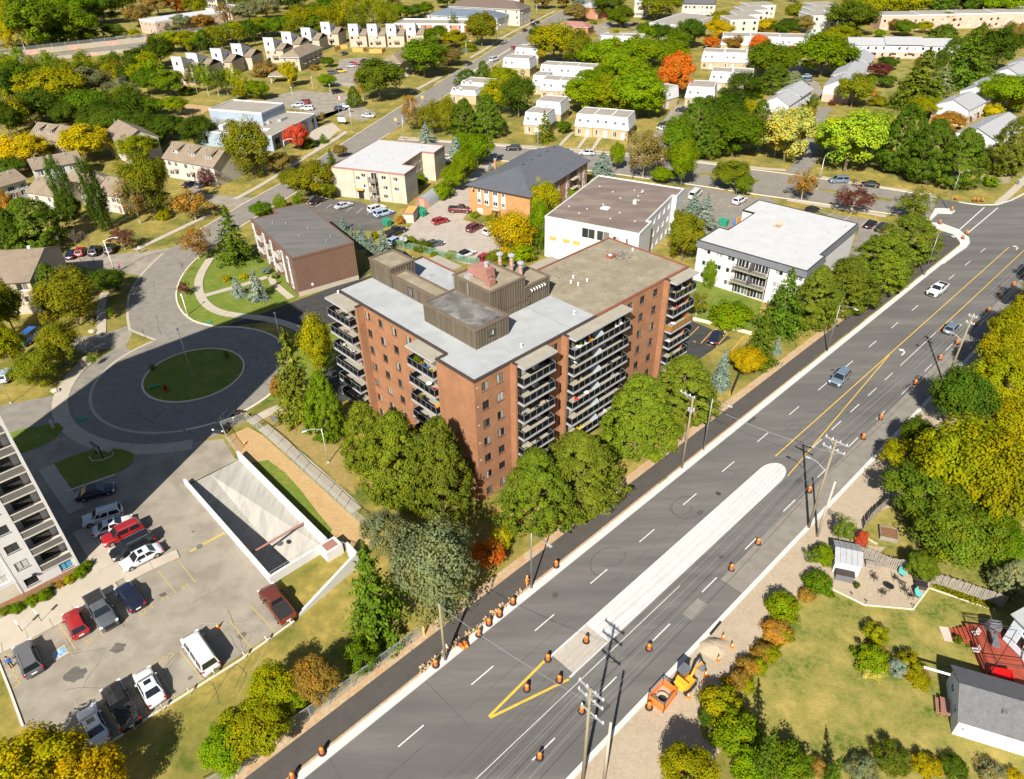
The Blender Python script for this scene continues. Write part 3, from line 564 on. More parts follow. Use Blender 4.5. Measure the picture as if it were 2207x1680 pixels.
def rwall(a0,b0,a1,b1,z0,z1,top0=None):return MB().hexa([(*RPt(a0,b0),z0),(*RPt(a1,b0),z0),(*RPt(a1,b1),z0),(*RPt(a0,b1),z0)],[(*RPt(a0,b0),z1 if top0 is None else top0),(*RPt(a1,b0),z1),(*RPt(a1,b1),z1),(*RPt(a0,b1),z1 if top0 is None else top0)])
rw=empty('ramp_wall',(0,0,0),0,'white painted walls enclosing the sunken garage ramp','wall')
rwall(-.2,-.3,RL,0,-3,1.25,1.0).build('side_wall','white_wall',rw);rwall(-.2,RWD,RL,RWD+.3,-3,1.25,1.3).build('side_wall','white_wall',rw)
rwall(RL,-.3,RL+.3,RWD+.3,-3,1.2).build('end_wall','white_wall',rw)
rwall(RL+.3,RWD-1.2,RL+2.1,RWD+1.,0,1.5).build('vent_box','white_wall',rw);rwall(RL+.55,RWD-.9,RL+1.8,RWD+.6,1.5,1.53).build('vent_grille','rust_brown',rw)
b=MB()
b.path([(*RPt(RL+.15,0),1.75),(*RPt(RL+.15,RWD),1.75)],.025)
for k in range(5):b.tube((*RPt(RL+.15,RWD*k/4),1.2),(*RPt(RL+.15,RWD*k/4),1.75),.02)
b.build('handrail','galv',rw)
b=MB();zz=.35;b.tube((*RPt(17.6,.1),zz),(*RPt(17.6,RWD-.1),zz),.14,.14,10);tag(b.build('height_bar','rust_brown'),'rusty brown pipe hung across the ramp','bar')
# lower retaining wall
a,c,d=G(B1(1905,632))[:2],G(RA(1840,1400))[:2],G(RA(1750,1300))[:2]
rt=empty('retaining_wall',(0,0,0),0,'long white retaining wall tapering down the grass bank','wall')
n=np.array([-(c-a)[1],(c-a)[0]]);n=n/np.linalg.norm(n)*.3
MB().hexa([(*a,-.1),(*c,-.1),(*(c+n),-.1),(*(a+n),-.1)],[(*a,.3),(*c,2.2),(*(c+n),2.2),(*(a+n),.3)]).build('wall_face','white_wall',rt)
n2=np.array([-(d-c)[1],(d-c)[0]]);n2=n2/np.linalg.norm(n2)*.3
MB().hexa([(*c,-.1),(*d,-.1),(*(d+n2),-.1),(*(c+n2),-.1)],[(*c,2.2),(*d,2.2),(*(d+n2),2.2),(*(c+n2),2.2)]).build('wall_return','white_wall',rt)
# ---- expressway at the back
hw=W([T1(-300,445),T1(0,405),T1(400,360),T1(970,300),T1(1300,270),T1(1300,225),T1(960,262),T1(300,350),T1(-300,400)])
sheet('expressway',hw,.03,'asphalt_old','far expressway strip behind its noise wall','road')
nw=empty('noise_wall',(0,0,0),0,'long far noise wall of concrete panels with a fence on top','wall')
A0,A1=G(T1(-200,398))[:2],G(T1(1500,205))[:2];L_=np.linalg.norm(A1-A0);d=(A1-A0)/L_;n_=int(L_/6);az=math.atan2(d[1],d[0])
for k in range(n_):
    p=A0+d*(k*L_/n_);bx('panel',.1,L_/n_-.05,-.1,.1,.1,2.6+.1*(k%2),('concrete','brick_pink','tan_wall')[(k*7)%3],nw,(*p,0),az)
    bx('post',-.08,.08,-.12,.12,0,4.4,'galv',nw,(*p,0),az);bx('fence_mesh',.1,L_/n_-.05,-.01,.01,2.75,4.2,'chain_link',nw,(*p,0),az)
lw=empty('barrier_wall',(0,0,0),0,'low far concrete barrier on the near side of the expressway','wall')
A0,A1=G(T1(-200,440))[:2],G(T1(960,318))[:2];L_=np.linalg.norm(A1-A0);d=(A1-A0)/L_;n_=int(L_/6);az=math.atan2(d[1],d[0])
for k in range(n_):bx('panel',.04,L_/n_-.04,-.15,.15,0,1.5,('concrete','concrete','brick_pink')[k%3],lw,(*(A0+d*(k*L_/n_)),0),az)
# ================================================================== building tools
def wall(parent,x0,y0,x1,y1,z0,z1,ops,m,depth=.14,name='wall'):
    """wall from (x0,y0) to (x1,y1), outside on the right hand; real openings (x, z, w, h) with reveals"""
    L_=math.hypot(x1-x0,y1-y0);a=math.atan2(y1-y0,x1-x0);b=MB()
    xs=sorted({0.,L_,*[o[0] for o in ops],*[o[0]+o[2] for o in ops]});zs=sorted({z0,z1,*[o[1] for o in ops],*[o[1]+o[3] for o in ops]})
    xs=[x for x in xs if -1e-6<= x<= L_+1e-6];zs=[z for z in zs if z0-1e-6<= z<= z1+1e-6]
    for xa,xb in zip(xs,xs[1:]):
        run=None
        for za,zb in zip(zs,zs[1:]):
            xm,zm=(xa+xb)/2,(za+zb)/2
            hole=any(o[0]<xm<o[0]+o[2] and o[1]<zm<o[1]+o[3] for o in ops)
            if hole:
                if run is not None:b.quad((xa,0,run),(xb,0,run),(xb,0,za),(xa,0,za));run=None
            elif run is None:run=za
        if run is not None:b.quad((xa,0,run),(xb,0,run),(xb,0,zs[-1]),(xa,0,zs[-1]))
    for o in ops:
        xa,za,xb,zb=o[0],o[1],o[0]+o[2],o[1]+o[3];D=depth
        b.quad((xa,0,za),(xa,0,zb),(xa,D,zb),(xa,D,za));b.quad((xb,0,zb),(xb,0,za),(xb,D,za),(xb,D,zb))
        b.quad((xa,0,zb),(xb,0,zb),(xb,D,zb),(xa,D,zb));b.quad((xb,0,za),(xa,0,za),(xa,D,za),(xb,D,za))
    o=b.build(name,m,parent,(x0,y0,0),a);return o
GLASS=[(.012,.014,.016),(.02,.023,.026),(.03,.032,.033),(.16,.155,.14),(.33,.32,.29),(.42,.42,.40),(.10,.105,.10),(.015,.02,.03)]
def window(parent,x0,y0,a,x,z,w_,h,style='dark',depth=.14,panes=2,glass=None,near=True):
    """style: frame colour. Window object with one child per pane"""
    fm='window_frame_dark' if style=='dark' else 'window_frame_white'
    def mk():
        t=.055;b=MB();y0_,y1_=depth-.07,depth
        b.box(0,w_,y0_,y1_,0,t);b.box(0,w_,y0_,y1_,h-t,h);b.box(0,t,y0_,y1_,t,h-t);b.box(w_-t,w_,y0_,y1_,t,h-t)
        for k in range(1,panes):b.box(w_*k/panes-t/2,w_*k/panes+t/2,y0_,y1_,t,h-t)
        if near:b.box(-.06,w_+.06,-.05,.03,-.07,-.004)
        return b.mesh('window',fm)
    me=cached(('win',w_,h,style,depth,panes,near),mk);c,s=math.cos(a),math.sin(a)
    o=obj('window',me,parent,(x0+x*c,y0+x*s,z),a)
    pw=w_/panes
    for k in range(panes):
        pm_=cached(('pane',round(pw,3),h),lambda:MB().box(0,pw-.06,0,.01,0,h-.1).mesh('pane','pane'))
        g=glass if glass else random.choice(GLASS)
        obj('pane',pm_,o,(k*pw+.03,depth-.035,.05),0,g)
    return o
def block(name,label,cat,org,az,poly,h,wm,rm,ops=None,parapet=(.3,.25,'dark_trim'),z0=0.,group=None,style='dark',near=True,wmats=None,panes=2,roof=True,rooftop=None):
    """flat-roofed building on a local footprint (counter-clockwise). ops: {edge: [(x, z, w, h)]}"""
    e=empty(name,(org[0],org[1],0),az,label,cat,group);ops=ops or {};n=len(poly)
    for i in range(n):
        p,q=poly[i],poly[(i+1)%n];ol=ops.get(i,[]);m=(wmats or {}).get(i,wm)
        a=math.atan2(q[1]-p[1],q[0]-p[0])
        wall(e,*p,*q,z0,h,ol,m)
        for o in ol:window(e,*p,a,o[0],o[1],o[2],o[3],style if len(o)<5 else o[4],panes=panes if len(o)<6 else o[5],near=near)
    if roof:
        ph,pt,pm_=parapet
        MB().poly([(*p,h-.02) for p in poly]).build('roof',rm,e)
        b=MB()
        for i in range(n):
            p,q=np.array(poly[i]),np.array(poly[(i+1)%n]);r_=np.array(poly[i-1]);s_=np.array(poly[(i+2)%n])
            d=(q-p)/np.linalg.norm(q-p);nn=np.array([-d[1],d[0]])
            def cor(u,v,t):   # mitred corner offset between edge u-v and v-t
                d1=(v-u)/np.linalg.norm(v-u);d2=(t-v)/np.linalg.norm(t-v);n1=np.array([-d1[1],d1[0]]);n2=np.array([-d2[1],d2[0]]);k=1+n1@ n2
                return (n1+n2)/max(k,.2)
            ca,cb_=cor(r_,p,q),cor(p,q,s_)
            b.prism([tuple(p-ca*.06),tuple(q-cb_*.06),tuple(q+cb_*pt),tuple(p+ca*pt)],h-.25,h+ph)
        b.build('parapet',pm_,e)
    return e
def wrow(L_,n,zs,w_,h,m0=1.2,m1=None,style=None,panes=None):
    m1=m0 if m1 is None else m1;out=[]
    for k in range(n):
        x=m0+(L_-m0-m1-w_)*(k/(n-1) if n>1 else .5)
        for z in zs:
            t=(x,z,w_,h);out.append(t if style is None else t+((style,) if panes is None else (style,panes)))
    return out
def corr(parent,x0,y0,x1,y1,z0,z1,m,pitch=.4,dep=.07,name='ribbed_wall'):
    """ribbed metal siding as real relief"""
    L_=math.hypot(x1-x0,y1-y0);a=math.atan2(y1-y0,x1-x0);n=max(1,int(L_/pitch));p=L_/n;b=MB();pr=[]
    for k in range(n):pr+=[(k*p,0),(k*p+p*.62,0),(k*p+p*.70,-dep),(k*p+p*.92,-dep)]
    pr.append((L_,0))
    for (xa,ya),(xb,yb) in zip(pr,pr[1:]):b.quad((xa,ya,z0),(xb,yb,z0),(xb,yb,z1),(xa,ya,z1))
    return b.build(name,m,parent,(x0,y0,0),a)
def gable(parent,x0,x1,y0,y1,z,rise,m,axis='x',over=.4,wm=None,name='roof'):
    b=MB();t=.12
    if axis=='x':
        ym=(y0+y1)/2;sl=rise/((y1-y0)/2)
        for s,yo in ((-1,y0),(1,y1)):
            ye=yo+s*over;ze=z-sl*over
            q=[(x0-over,ye,ze),(x1+over,ye,ze),(x1+over,ym,z+rise),(x0-over,ym,z+rise)]
            b.hexa(q,[(p[0],p[1],p[2]+t) for p in q])
        o=b.build(name,m,parent)
        if wm:
            for x in (x0,x1):MB().add([(x,y0,z),(x,y1,z),(x,ym,z+rise)],[(0,1,2)]).build('gable_wall',wm,parent)
    else:
        xm=(x0+x1)/2;sl=rise/((x1-x0)/2)
        for s,xo in ((-1,x0),(1,x1)):
            xe=xo+s*over;ze=z-sl*over
            q=[(xe,y0-over,ze),(xe,y1+over,ze),(xm,y1+over,z+rise),(xm,y0-over,z+rise)]
            b.hexa(q,[(p[0],p[1],p[2]+t) for p in q])
        o=b.build(name,m,parent)
        if wm:
            for y in (y0,y1):MB().add([(x0,y,z),(x1,y,z),(xm,y,z+rise)],[(0,1,2)]).build('gable_wall',wm,parent)
    return o
def hip(parent,x0,x1,y0,y1,z,rise,m,over=.45,ins=None,ends=(1,1)):
    x0-= over;x1+= over;y0-= over;y1+= over;b=MB()
    if x1-x0>= y1-y0:
        d=(y1-y0)/2 if ins is None else ins;ym=(y0+y1)/2;r0,r1=(x0+d*ends[0],ym,z+rise),(x1-d*ends[1],ym,z+rise)
        c=[(x0,y0,z),(x1,y0,z),(x1,y1,z),(x0,y1,z)]
        b.add(c+[r0,r1],[(0,1,5,4),(2,3,4,5),(3,0,4),(1,2,5),(3,2,1,0)])
    else:
        d=(x1-x0)/2 if ins is None else ins;xm=(x0+x1)/2;r0,r1=(xm,y0+d*ends[0],z+rise),(xm,y1-d*ends[1],z+rise)
        c=[(x0,y0,z),(x1,y0,z),(x1,y1,z),(x0,y1,z)]
        b.add(c+[r0,r1],[(1,2,5,4),(3,0,4,5),(0,1,4),(2,3,5),(3,2,1,0)])
    o=b.build('roof',m,parent)
    b=MB();t=.18
    b.box(x0,x1,y0-.03,y0,z-t,z+.02);b.box(x0,x1,y1,y1+.03,z-t,z+.02);b.box(x0-.03,x0,y0,y1,z-t,z+.02);b.box(x1,x1+.03,y0,y1,z-t,z+.02)
    b.build('eaves','white_siding' if m!='metal_roof' else 'dark_trim',parent);return o
def pxrect(corners,h,flip=False):
    """origin, azimuth and size from three roof-corner pixels: near-left, near-right, then one on the far side"""
    P=[G(c,h)[:2] for c in corners];d=P[1]-P[0];az=math.atan2(d[1],d[0]);n=np.array([-math.sin(az),math.cos(az)]);return P[0],az,np.linalg.norm(d),abs((P[2]-P[1])@ n)
def rect(w_,d):return [(0,0),(w_,0),(w_,d),(0,d)]
# ================================================================== the brick block
FH=2.73;F0=-.28;RZ=18.95
mainb=empty('brick_apartment_block',(MO[0],MO[1],0),QZ,'seven-storey red-brown brick apartment block with black balconies and pale roof','building')
foot=[(0,0),(42.3,0),(42.3,15.2),(17,15.2),(17,31),(1.6,31),(1.6,6.9),(0,6.9)]
def wins(cols,nf=7,w_=1.1,h=1.25):return [(x,F0+FH*k+.78,w_,h) for x in cols for k in range(nf)]
mo={0:wins([1.17,3.52,13.0,28.1,30.9,33.9]),5:wins([31-24.25,31-21.2,31-18.2,31-15.05])}
for i in range(8):
    p,q=foot[i],foot[(i+1)%8];a=math.atan2(q[1]-p[1],q[0]-p[0]);wall(mainb,*p,*q,0,RZ-.1,mo.get(i,[]),'brick_main',.16)
    for x,z,w_,h in mo.get(i,[]):
        window(mainb,*p,a,x,z,w_,h,'dark',.16,2,None)
# roof: deck, membrane sheets, gravel field, edge trim
MB().poly([(*p,RZ-.12) for p in foot]).build('roof_deck','roof_tan_flat',mainb)
for k in range(11):
    xa=.35+k*1.51;yb=30.7;ya=.35 if True else 0
    if xa<1.9:ya,yb=(.35,6.6) if k==0 else (.35,30.7)
    jit=[ya]+sorted(random.uniform(ya+3,yb-3) for _ in range(1 if yb-ya>10 else 0))+[yb]
    for ja,jb in zip(jit,jit[1:]):
        if k==0:bx('roof_sheet',xa,xa+1.47,ja,jb-.04,RZ-.12,RZ-.088,'roof_white',mainb)
        else:bx('roof_sheet',max(xa,.35),min(xa+1.47,16.75),ja,jb-.04,RZ-.12,RZ-.088,'roof_white',mainb)
for k in range(3):bx('roof_sheet',17.0+k*1.51-.04,17.+k*1.51+1.45,.35,14.9,RZ-.12,RZ-.088,'roof_white',mainb)
MB().prism([(21.5,.3),(42.0,.3),(42.0,14.9),(21.5,14.9)],RZ-.13,RZ-.05).build('gravel_roof','roof_gravel',mainb)
b=MB()
for i in range(8):
    p,q=np.array(foot[i]),np.array(foot[(i+1)%8]);d=(q-p)/np.linalg.norm(q-p);n=np.array([-d[1],d[0]])
    b.prism([tuple(p-n*.05-d*.05),tuple(q-n*.05+d*.05),tuple(q+n*.24+d*.05),tuple(p+n*.24-d*.05)],RZ-.2,RZ+.05+.004*i,0 if i in (4,5,6,7) else 1)
b.build('roof_edge',['dark_trim','brown_trim'],mainb)
bx('roof_edge',0,21.4,-.09,.2,RZ-.19,RZ+.085,'dark_trim',mainb)
def fin(x0,x1,y0,y1,z1=RZ+.02):bx('brick_pier',x0,x1,y0,y1,0,z1,'brick_main',mainb);bx('pier_cap',x0-.04,x1+.04,y0-.04,y1+.04,z1,z1+.06,'dark_trim',mainb)
fin(5.72,6.02,-.95,-.003);fin(11.75,12.0,-.95,-.003,18.5);fin(14.75,15.1,-.95,-.003);fin(26.45,26.7,-.95,-.003,18.5);fin(36.3,36.65,-.85,-.003);fin(41.9,42.2,-.9,-.003,18.5)
fin(.45,1.597,24.45,24.85);fin(.5,1.597,12.25,12.5,18.5);fin(.5,1.597,30.4,30.7,18.5)
def stuff_rail(L_,dpt,npan,both=True):
    """(frame, panel) meshes for a balcony: local x along, y outwards negative"""
    b=MB();t=.025
    for z in (.12,1.08):b.box(0,L_,-dpt-t,-dpt+t,z-t,z+t);b.box(-t,t,-dpt,0,z-t,z+t);b.box(L_-t,L_+t,-dpt,0,z-t,z+t)
    for k in range(npan+1):b.box(L_*k/npan-t,L_*k/npan+t,-dpt-t,-dpt+t,0,1.1)
    return b
def balcony(x,y,rz,L_,dpt,z,npan,canopy=False,sub=None):
    sl=cached(('slab',L_,dpt),lambda:MB().box(0,L_,-dpt,-.003,-.2,-.02).box(0,L_,-dpt-.03,-dpt,-.21,0.,1).box(-.03,0,-dpt-.03,-.003,-.21,0.,1).box(L_,L_+.03,-dpt-.03,-.003,-.21,0.,1).box(0,L_,-dpt,-.003,-.02,.0,2).mesh('balcony',['balcony_slab','slab_edge','balcony_slab']))
    o=obj('balcony',sl,mainb,(x,y,z),rz)
    if canopy:return o
    obj('railing',cached(('rail',L_,dpt,npan),lambda:stuff_rail(L_-.08,dpt-.04,npan).mesh('railing','rail_metal')),o,(.04,0,0))
    pw=(L_-.08)/npan;me=cached(('rp',round(pw,3)),lambda:MB().box(.04,pw-.04,-.008,.008,.16,1.04).mesh('rail_panel','rail_glass'))
    for k in range(npan):
        p=obj('rail_panel',me,o,(.04+k*pw,-dpt+.04,0))
    ns=max(1,round(dpt/1.1));ps=(dpt-.1)/ns;me=cached(('rp',round(ps,3)),lambda:MB().box(.04,ps-.04,-.008,.008,.16,1.04).mesh('rail_panel','rail_glass'))
    for xx in (.04,L_-.04):
        for k in range(ns):obj('rail_panel',me,o,(xx,-dpt+.06+k*ps,0),R(90))
    return o
def door(parent,x0,y0,a,x,z,w_,h,panes=2,m='dark'):
    return window(parent,x0,y0,a,x,z,w_,h,m,.03,panes,near=False)
AMB=MAT['amber_glass']
for k in range(1,7):
    z=F0+FH*k
    for (x,L_,npan,d) in ((6.1,5.6,5,1.95),(15.15,11.25,10,1.95),(36.75,5.25,5,1.9)):
        o=balcony(x,-.003,0,L_,d,z,npan)
        if x>30 and k==4:
            for c in o.children:
                if c.name.startswith('rail_panel'):c.data=c.data.copy();c.data.materials[0]=AMB
    balcony(1.597,12.2,R(-90),5.2,2.15,z,5);balcony(1.597,30.4,R(-90),5.5,2.3,z,5)
    # privacy screen in the middle of the long balcony
    MB().hexa([(20.78,-1.9,z),(20.83,-1.9,z),(20.83,-.05,z),(20.78,-.05,z)],[(20.78,-1.9,z+1.35),(20.83,-1.9,z+1.35),(20.83,-.05,z+2.3),(20.78,-.05,z+2.3)]).build('privacy_screen','screen_grey',mainb)
for k in range(0,7):
    z=F0+FH*k+.02
    for x in (6.5,9.2,15.8,18.3,21.6,24.0,37.2,39.7):door(mainb,0,-.033,0,x,z+.02,1.9 if int(x*10)%2 else 1.5,2.1)
    bx('shade_cladding',6.03,11.74,-.03,-.004,max(z,.02),z+FH-.25,'dark_trim',mainb);bx('shade_cladding',15.11,26.44,-.03,-.004,max(z,.02),z+FH-.25,'dark_trim',mainb);bx('shade_cladding',36.66,41.88,-.03,-.004,max(z,.02),z+FH-.25,'dark_trim',mainb)  # balcony shade painted on as dark panels over the back wall
    for y in (12.0,10.,30.2,27.8):door(mainb,1.564,0,R(-90),-y,z+.02,1.7,2.1)
# concrete canopies at roof level
for (x,y,rz,L_,d) in ((6.1,-.1,0,5.7,1.95),(15.15,-.1,0,11.35,1.9),(36.6,-.1,0,5.5,1.85),(1.5,12.25,R(-90),5.3,2.05),(1.5,30.45,R(-90),5.6,2.2),(17.1,24.5,R(90),5.5,2.0),(31,15.3,R(180),5.5,1.9)):
    obj('canopy',cached(('can',L_,d),lambda:MB().box(0,L_,-d,0,-.1,.08).mesh('canopy',['balcony_slab'])),mainb,(x,y,RZ-.28),rz)
    obj('canopy_edge',cached(('cane',L_,d),lambda:MB().box(-.03,L_+.03,-d-.03,-d,-.13,.1).box(-.03,0,-d,0,-.13,.1).box(L_,L_+.03,-d,0,-.13,.1).mesh('canopy_edge','slab_edge')),mainb,(x,y,RZ-.28),rz)
# penthouses on the roof
def pent(x0,x1,y0,y1,h,rm,trim='bronze_trim',m='bronze_siding',sides=(0,1,2,3)):
    c=[(x0,y0),(x1,y0),(x1,y1),(x0,y1)]
    MB().prism([(x0+.1,y0+.1),(x1-.1,y0+.1),(x1-.1,y1-.1),(x0+.1,y1-.1)],RZ-.1,RZ+h-.1).build('penthouse',rm,mainb)
    for i in sides:corr(mainb,*c[i],*c[(i+1)%4],RZ-.09,RZ+h,m,.42,.06)
    b=MB();t=.22
    b.box(x0-.08,x1+.08,y0-.1,y0+t,RZ+h-.1,RZ+h+.1);b.box(x0-.08,x1+.08,y1-t,y1+.1,RZ+h-.1,RZ+h+.1);b.box(x0-.1,x0+t,y0+t,y1-t,RZ+h-.1,RZ+h+.1);b.box(x1-t,x1+.1,y0+t,y1-t,RZ+h-.1,RZ+h+.1)
    b.build('penthouse_trim',trim,mainb)
pent(4.9,10.35,5.0,15.2,2.55,'roof_dark');pent(10.4,16.6,8.4,15.6,4.4,'roof_gravel');pent(16.65,21.3,8.4,15.0,2.9,'roof_gravel')
pent(7.5,9.9,15.25,25.6,2.0,'roof_gravel');pent(7.4,11.6,25.65,30.8,2.9,'roof_gravel')
o=window(mainb,6.3,4.9,0,.6,RZ+1.0,.8,.8,'dark',-.05)
window(mainb,7.42,0,R(-90),-21.8,RZ+.4,.9,1.2,'dark',-.05)
# roof machines
b=MB();b.box(11.5,12.5,9.6,10.6,RZ+4.3,RZ+5.2);b.hexa([(12,10.8,RZ+4.5),(13.6,10.8,RZ+4.5),(13.6,14.6,RZ+4.5),(12,14.6,RZ+4.5)],[(12.1,10.9,RZ+6.1),(13.5,10.9,RZ+6.1),(13.5,13.2,RZ+6.1),(12.1,14.4,RZ+5.6)]);b.box(11.7,12.4,10.2,11.2,RZ+5.1,RZ+5.6)
b.build('air_unit','rust_brown',mainb);MB().lathe([(.28,0),(.28,.45),(.36,.5),(.36,.62),(.1,.7)],12,c=(12.9,11.7,RZ+6.1)).build('vent_cap','galv',mainb)
MB().box(11.2,11.9,13.2,14.2,RZ+4.3,RZ+4.75).build('roof_vent','galv',mainb)
for x,y,hh in ((17.6,14.2,3.4),(18.5,12.9,3.3),(18.6,11.2,2.7)):
    MB().lathe([(.34,0),(.34,.15),(.26,.2),(.26,hh-1.2)],12,c=(x,y,RZ+2.85)).build('chimney_stack','rust',mainb);MB().lathe([(.27,0),(.27,.35),(.5,.4),(.5,.6),(.2,.75)],12,c=(x,y,RZ+1.65+hh)).build('chimney_cap','galv',mainb)
b=MB()
for k in range(6):b.path([(17.6+.5*k,8.3,RZ+2.3),(17.6+.5*k,8.05,RZ+2.3),(17.6+.5*k,8.05,RZ+2.05)],.07,8)
b.build('vent_pipes','white_plastic',mainb)
b=MB();b.path([(12.6,8.28,RZ+4.2),(12.6,8.28,RZ+1.2),(16.9,8.28,RZ+1.2)],.035);b.build('conduit','brown_trim',mainb)
b=MB();b.path([(10.3,15.3,RZ+4.4),(10.25,15.3,RZ+.1)],.05);b.path([(10.33,12.6,RZ+4.4),(10.33,12.6,RZ+2.6)],.05);b.build('downpipe','galv',mainb)
bx('ladder_plate',16.9,17.4,8.2,8.3,RZ+1.5,RZ+1.9,'bronze_siding',mainb);bx('ladder_plate',16.9,17.4,8.2,8.3,RZ+.3,RZ+.7,'bronze_siding',mainb)
for x,y in ((26.2,8.8),(26.4,7.6),(28.2,7.5),(27.6,9.6),(41,9.4),(1.2,29.9),(19.9,2.5),(9.2,1.6)):MB().lathe([(.12,-.1),(.12,.28),(.17,.3),(.17,.36)],10,c=(x,y,RZ)).build('roof_drain','white_plastic',mainb)
b=MB().box(36.2,37.5,9.8,10.8,RZ-.1,RZ+.3);b.build('roof_hatch','brown_trim',mainb);bx('hatch_lid',36.5,36.9,10.1,10.5,RZ+.3,RZ+.45,'white_plastic',mainb)
b=MB()
for k in range(240):
    x,y=(random.gauss(38.6,1.1),random.gauss(9.4,.9)) if k<140 else (random.uniform(22.5,41),random.uniform(1,14.5));s_=random.uniform(.05,.22);a=random.random()*3
    if 21.8<x<41.8 and .5<y<14.7:b.poly([(x+s_*math.cos(a+j*1.05)*random.uniform(.6,1.3),y+s_*math.sin(a+j*1.05)*random.uniform(.4,1),RZ-.044) for j in range(6)])
o=b.build('roof_stains','roof_dark',mainb);o['kind']='stuff'
bx('skylight',13.2,14.2,24.4,25.2,RZ-.09,RZ+.1,'galv',mainb)
for k in range(6):bx('wall_vent',.35,.55,-.03,0,F0+FH*(k+1)+1.7,F0+FH*(k+1)+1.78,'white_plastic',mainb)
# ================================================================== left tower
TP=np.array([-51.61,57.81]);TF=2.67;TN=17;TH=47.
tower=empty('white_tower',(TP[0],TP[1],0),QZ,'tall white apartment tower with stacked dark recessed balconies','building')
tw=[(.55,.62+TF*k,1.3,1.15) for k in range(TN)]
wall(tower,-6.,0,-3.52,0,0,TH,tw,'white_wall',.16)
for k,o in enumerate(tw):window(tower,-6.,0,0,*o,'dark',.16,2,GLASS[(k*5)%8])
wall(tower,-3.52,0,-.28,0,0,1.5,[(1.65,.35,1.25,1.1)],'white_wall',.16);window(tower,-3.52,0,0,1.65,.35,1.25,1.1,'dark',.16,2,(.08,.35,.55))
wall(tower,-3.52,0,-3.52,1.8,1.5,TH,[],'white_wall');wall(tower,-.28,1.8,-.28,0,1.5,TH,[],'white_wall');wall(tower,-3.52,1.8,-.28,1.8,1.5,TH,[],'grey_wall')
bx('corner_column',-.28,0,-.12,.3,0,TH,'white_wall',tower)
wall(tower,0,.3,0,14.7,0,TH,[],'white_wall')
for k in range(TN):
    z=1.5+TF*k
    o=obj('balcony',cached('tslab',lambda:MB().box(-3.5,-.3,-.05,1.79,0,.16).mesh('balcony','cream_wall')),tower,(0,0,z))
    bx('guard_panel',-3.4,-.32,-.02,.02,.2,.98,'roof_slate',o);bx('top_rail',-3.45,-.3,-.05,.05,.98,1.06,'cream_wall',o)
    window(tower,-3.2,1.77,0,.3,z+.2,1.9,2.0,'dark',0.,2,GLASS[k%3],near=False)
lw_=[(x,.62+TF*k,1.4,1.15) for x in (22.0,18.,14.,8,3) for k in range(TN)]
wall(tower,-30,2.4,-6,2.4,0,TH,lw_,'grey_wall',.16)
for o in lw_[:TN]:window(tower,-30,2.4,0,*o,'white',.16,2,(.4,.4,.36))
for o in lw_[TN:]:window(tower,-30,2.4,0,*o,'dark',.16,1)
wall(tower,-6,2.4,-6,0,0,TH,[],'white_wall');wall(tower,0,14.7,-30,14.7,0,TH,[],'white_wall');wall(tower,-30,14.7,-30,2.4,0,TH,[],'white_wall')
MB().poly([(-30,2.4,TH),(-6,2.4,TH),(-6,0,TH),(0,0,TH),(0,14.7,TH),(-30,14.7,TH)]).build('roof','roof_gravel',tower)
bx('penthouse',-9,-2,5,12,TH,TH+3.5,'grey_wall',tower);b=MB();b.tube((-6.15,-.08,.2),(-6.15,-.08,TH),.05);b.build('downpipe','white_plastic',tower)
bx('lamp_bracket',-4.5,-4.1,-.35,0,1.9,2.02,'black_metal',tower)
# ================================================================== brown metal building
br=empty('brown_metal_building',(-41.3,125.2,0),R(34.1),'three-storey brown ribbed-metal block with grey flat roof','building')
Hb=8.1
corr(br,0,0,12.7,0,1.0,Hb,'brown_metal',.33,.05);wall(br,0,0,12.7,0,0,1.0,[],'concrete',name='base_wall')
for pa,pb in (((12.7,0),(12.7,26.4)),((12.7,26.4),(5.8,26.8)),((5.8,26.8),(5.8,24)),((5.8,24),(0,24))):corr(br,*pa,*pb,0,Hb,'brown_metal',.33,.05)
# west face x=0 from y=24 to 0: strips with windows and balcony recesses
seg=[(24,21.3,0),(21.3,17.6,1),(17.6,15.6,0),(15.6,13.2,1),(13.2,11.6,0),(11.6,7.2,1),(7.2,0,0)]
for ya,yb,rec in seg:
    if rec:
        wall(br,0,ya,1.3,ya,0,Hb-.5,[],'brown_metal');wall(br,1.3,ya,1.3,yb,0,Hb-.5,[],'brown_metal');wall(br,1.3,yb,0,yb,0,Hb-.5,[],'brown_metal')
        for k in (1,2):
            o=bx('balcony',-.55,1.28,yb+.05,ya-.05,2.7*k-.15,2.7*k,'concrete',br);L_=ya-yb-.1
            b=MB();b.box(-.02,.02,0,L_,1.1,1.16);b.box(-.02,.02,0,L_,.25,.29);b.box(0,.55,0,.04,1.1,1.16);b.box(0,.55,L_-.04,L_,1.1,1.16)
            for q in range(int(L_/.14)):b.box(-.01,.01,q*.14,q*.14+.02,.29,1.1)
            b.build('railing','white_siding',o,(.02,0,0))
        for k in range(3):window(br,1.3,ya,R(-90),.5,2.7*k+.15,1.5,2.0,'dark',-.02,2,near=False)
    else:
        wall(br,0,ya,0,yb,0,Hb,[],'brown_metal')
        for q in ([.5] if ya-yb<4 else [.9,4.2]):
            bx('white_strip',-.05,-.005,ya-q-1.0,ya-q,.8,Hb-.5,'white_siding',br)
            for k in range(3):window(br,-.05,ya,R(-90),q+.1,2.7*k+1.,.8,1.1,'white',-.03,1,near=False)
pf=[(0,0),(12.7,0),(12.7,26.4),(5.8,26.8),(5.8,24),(0,24)]
MB().poly([(*p,Hb) for p in pf]).build('roof','roof_slate',br)
b=MB()
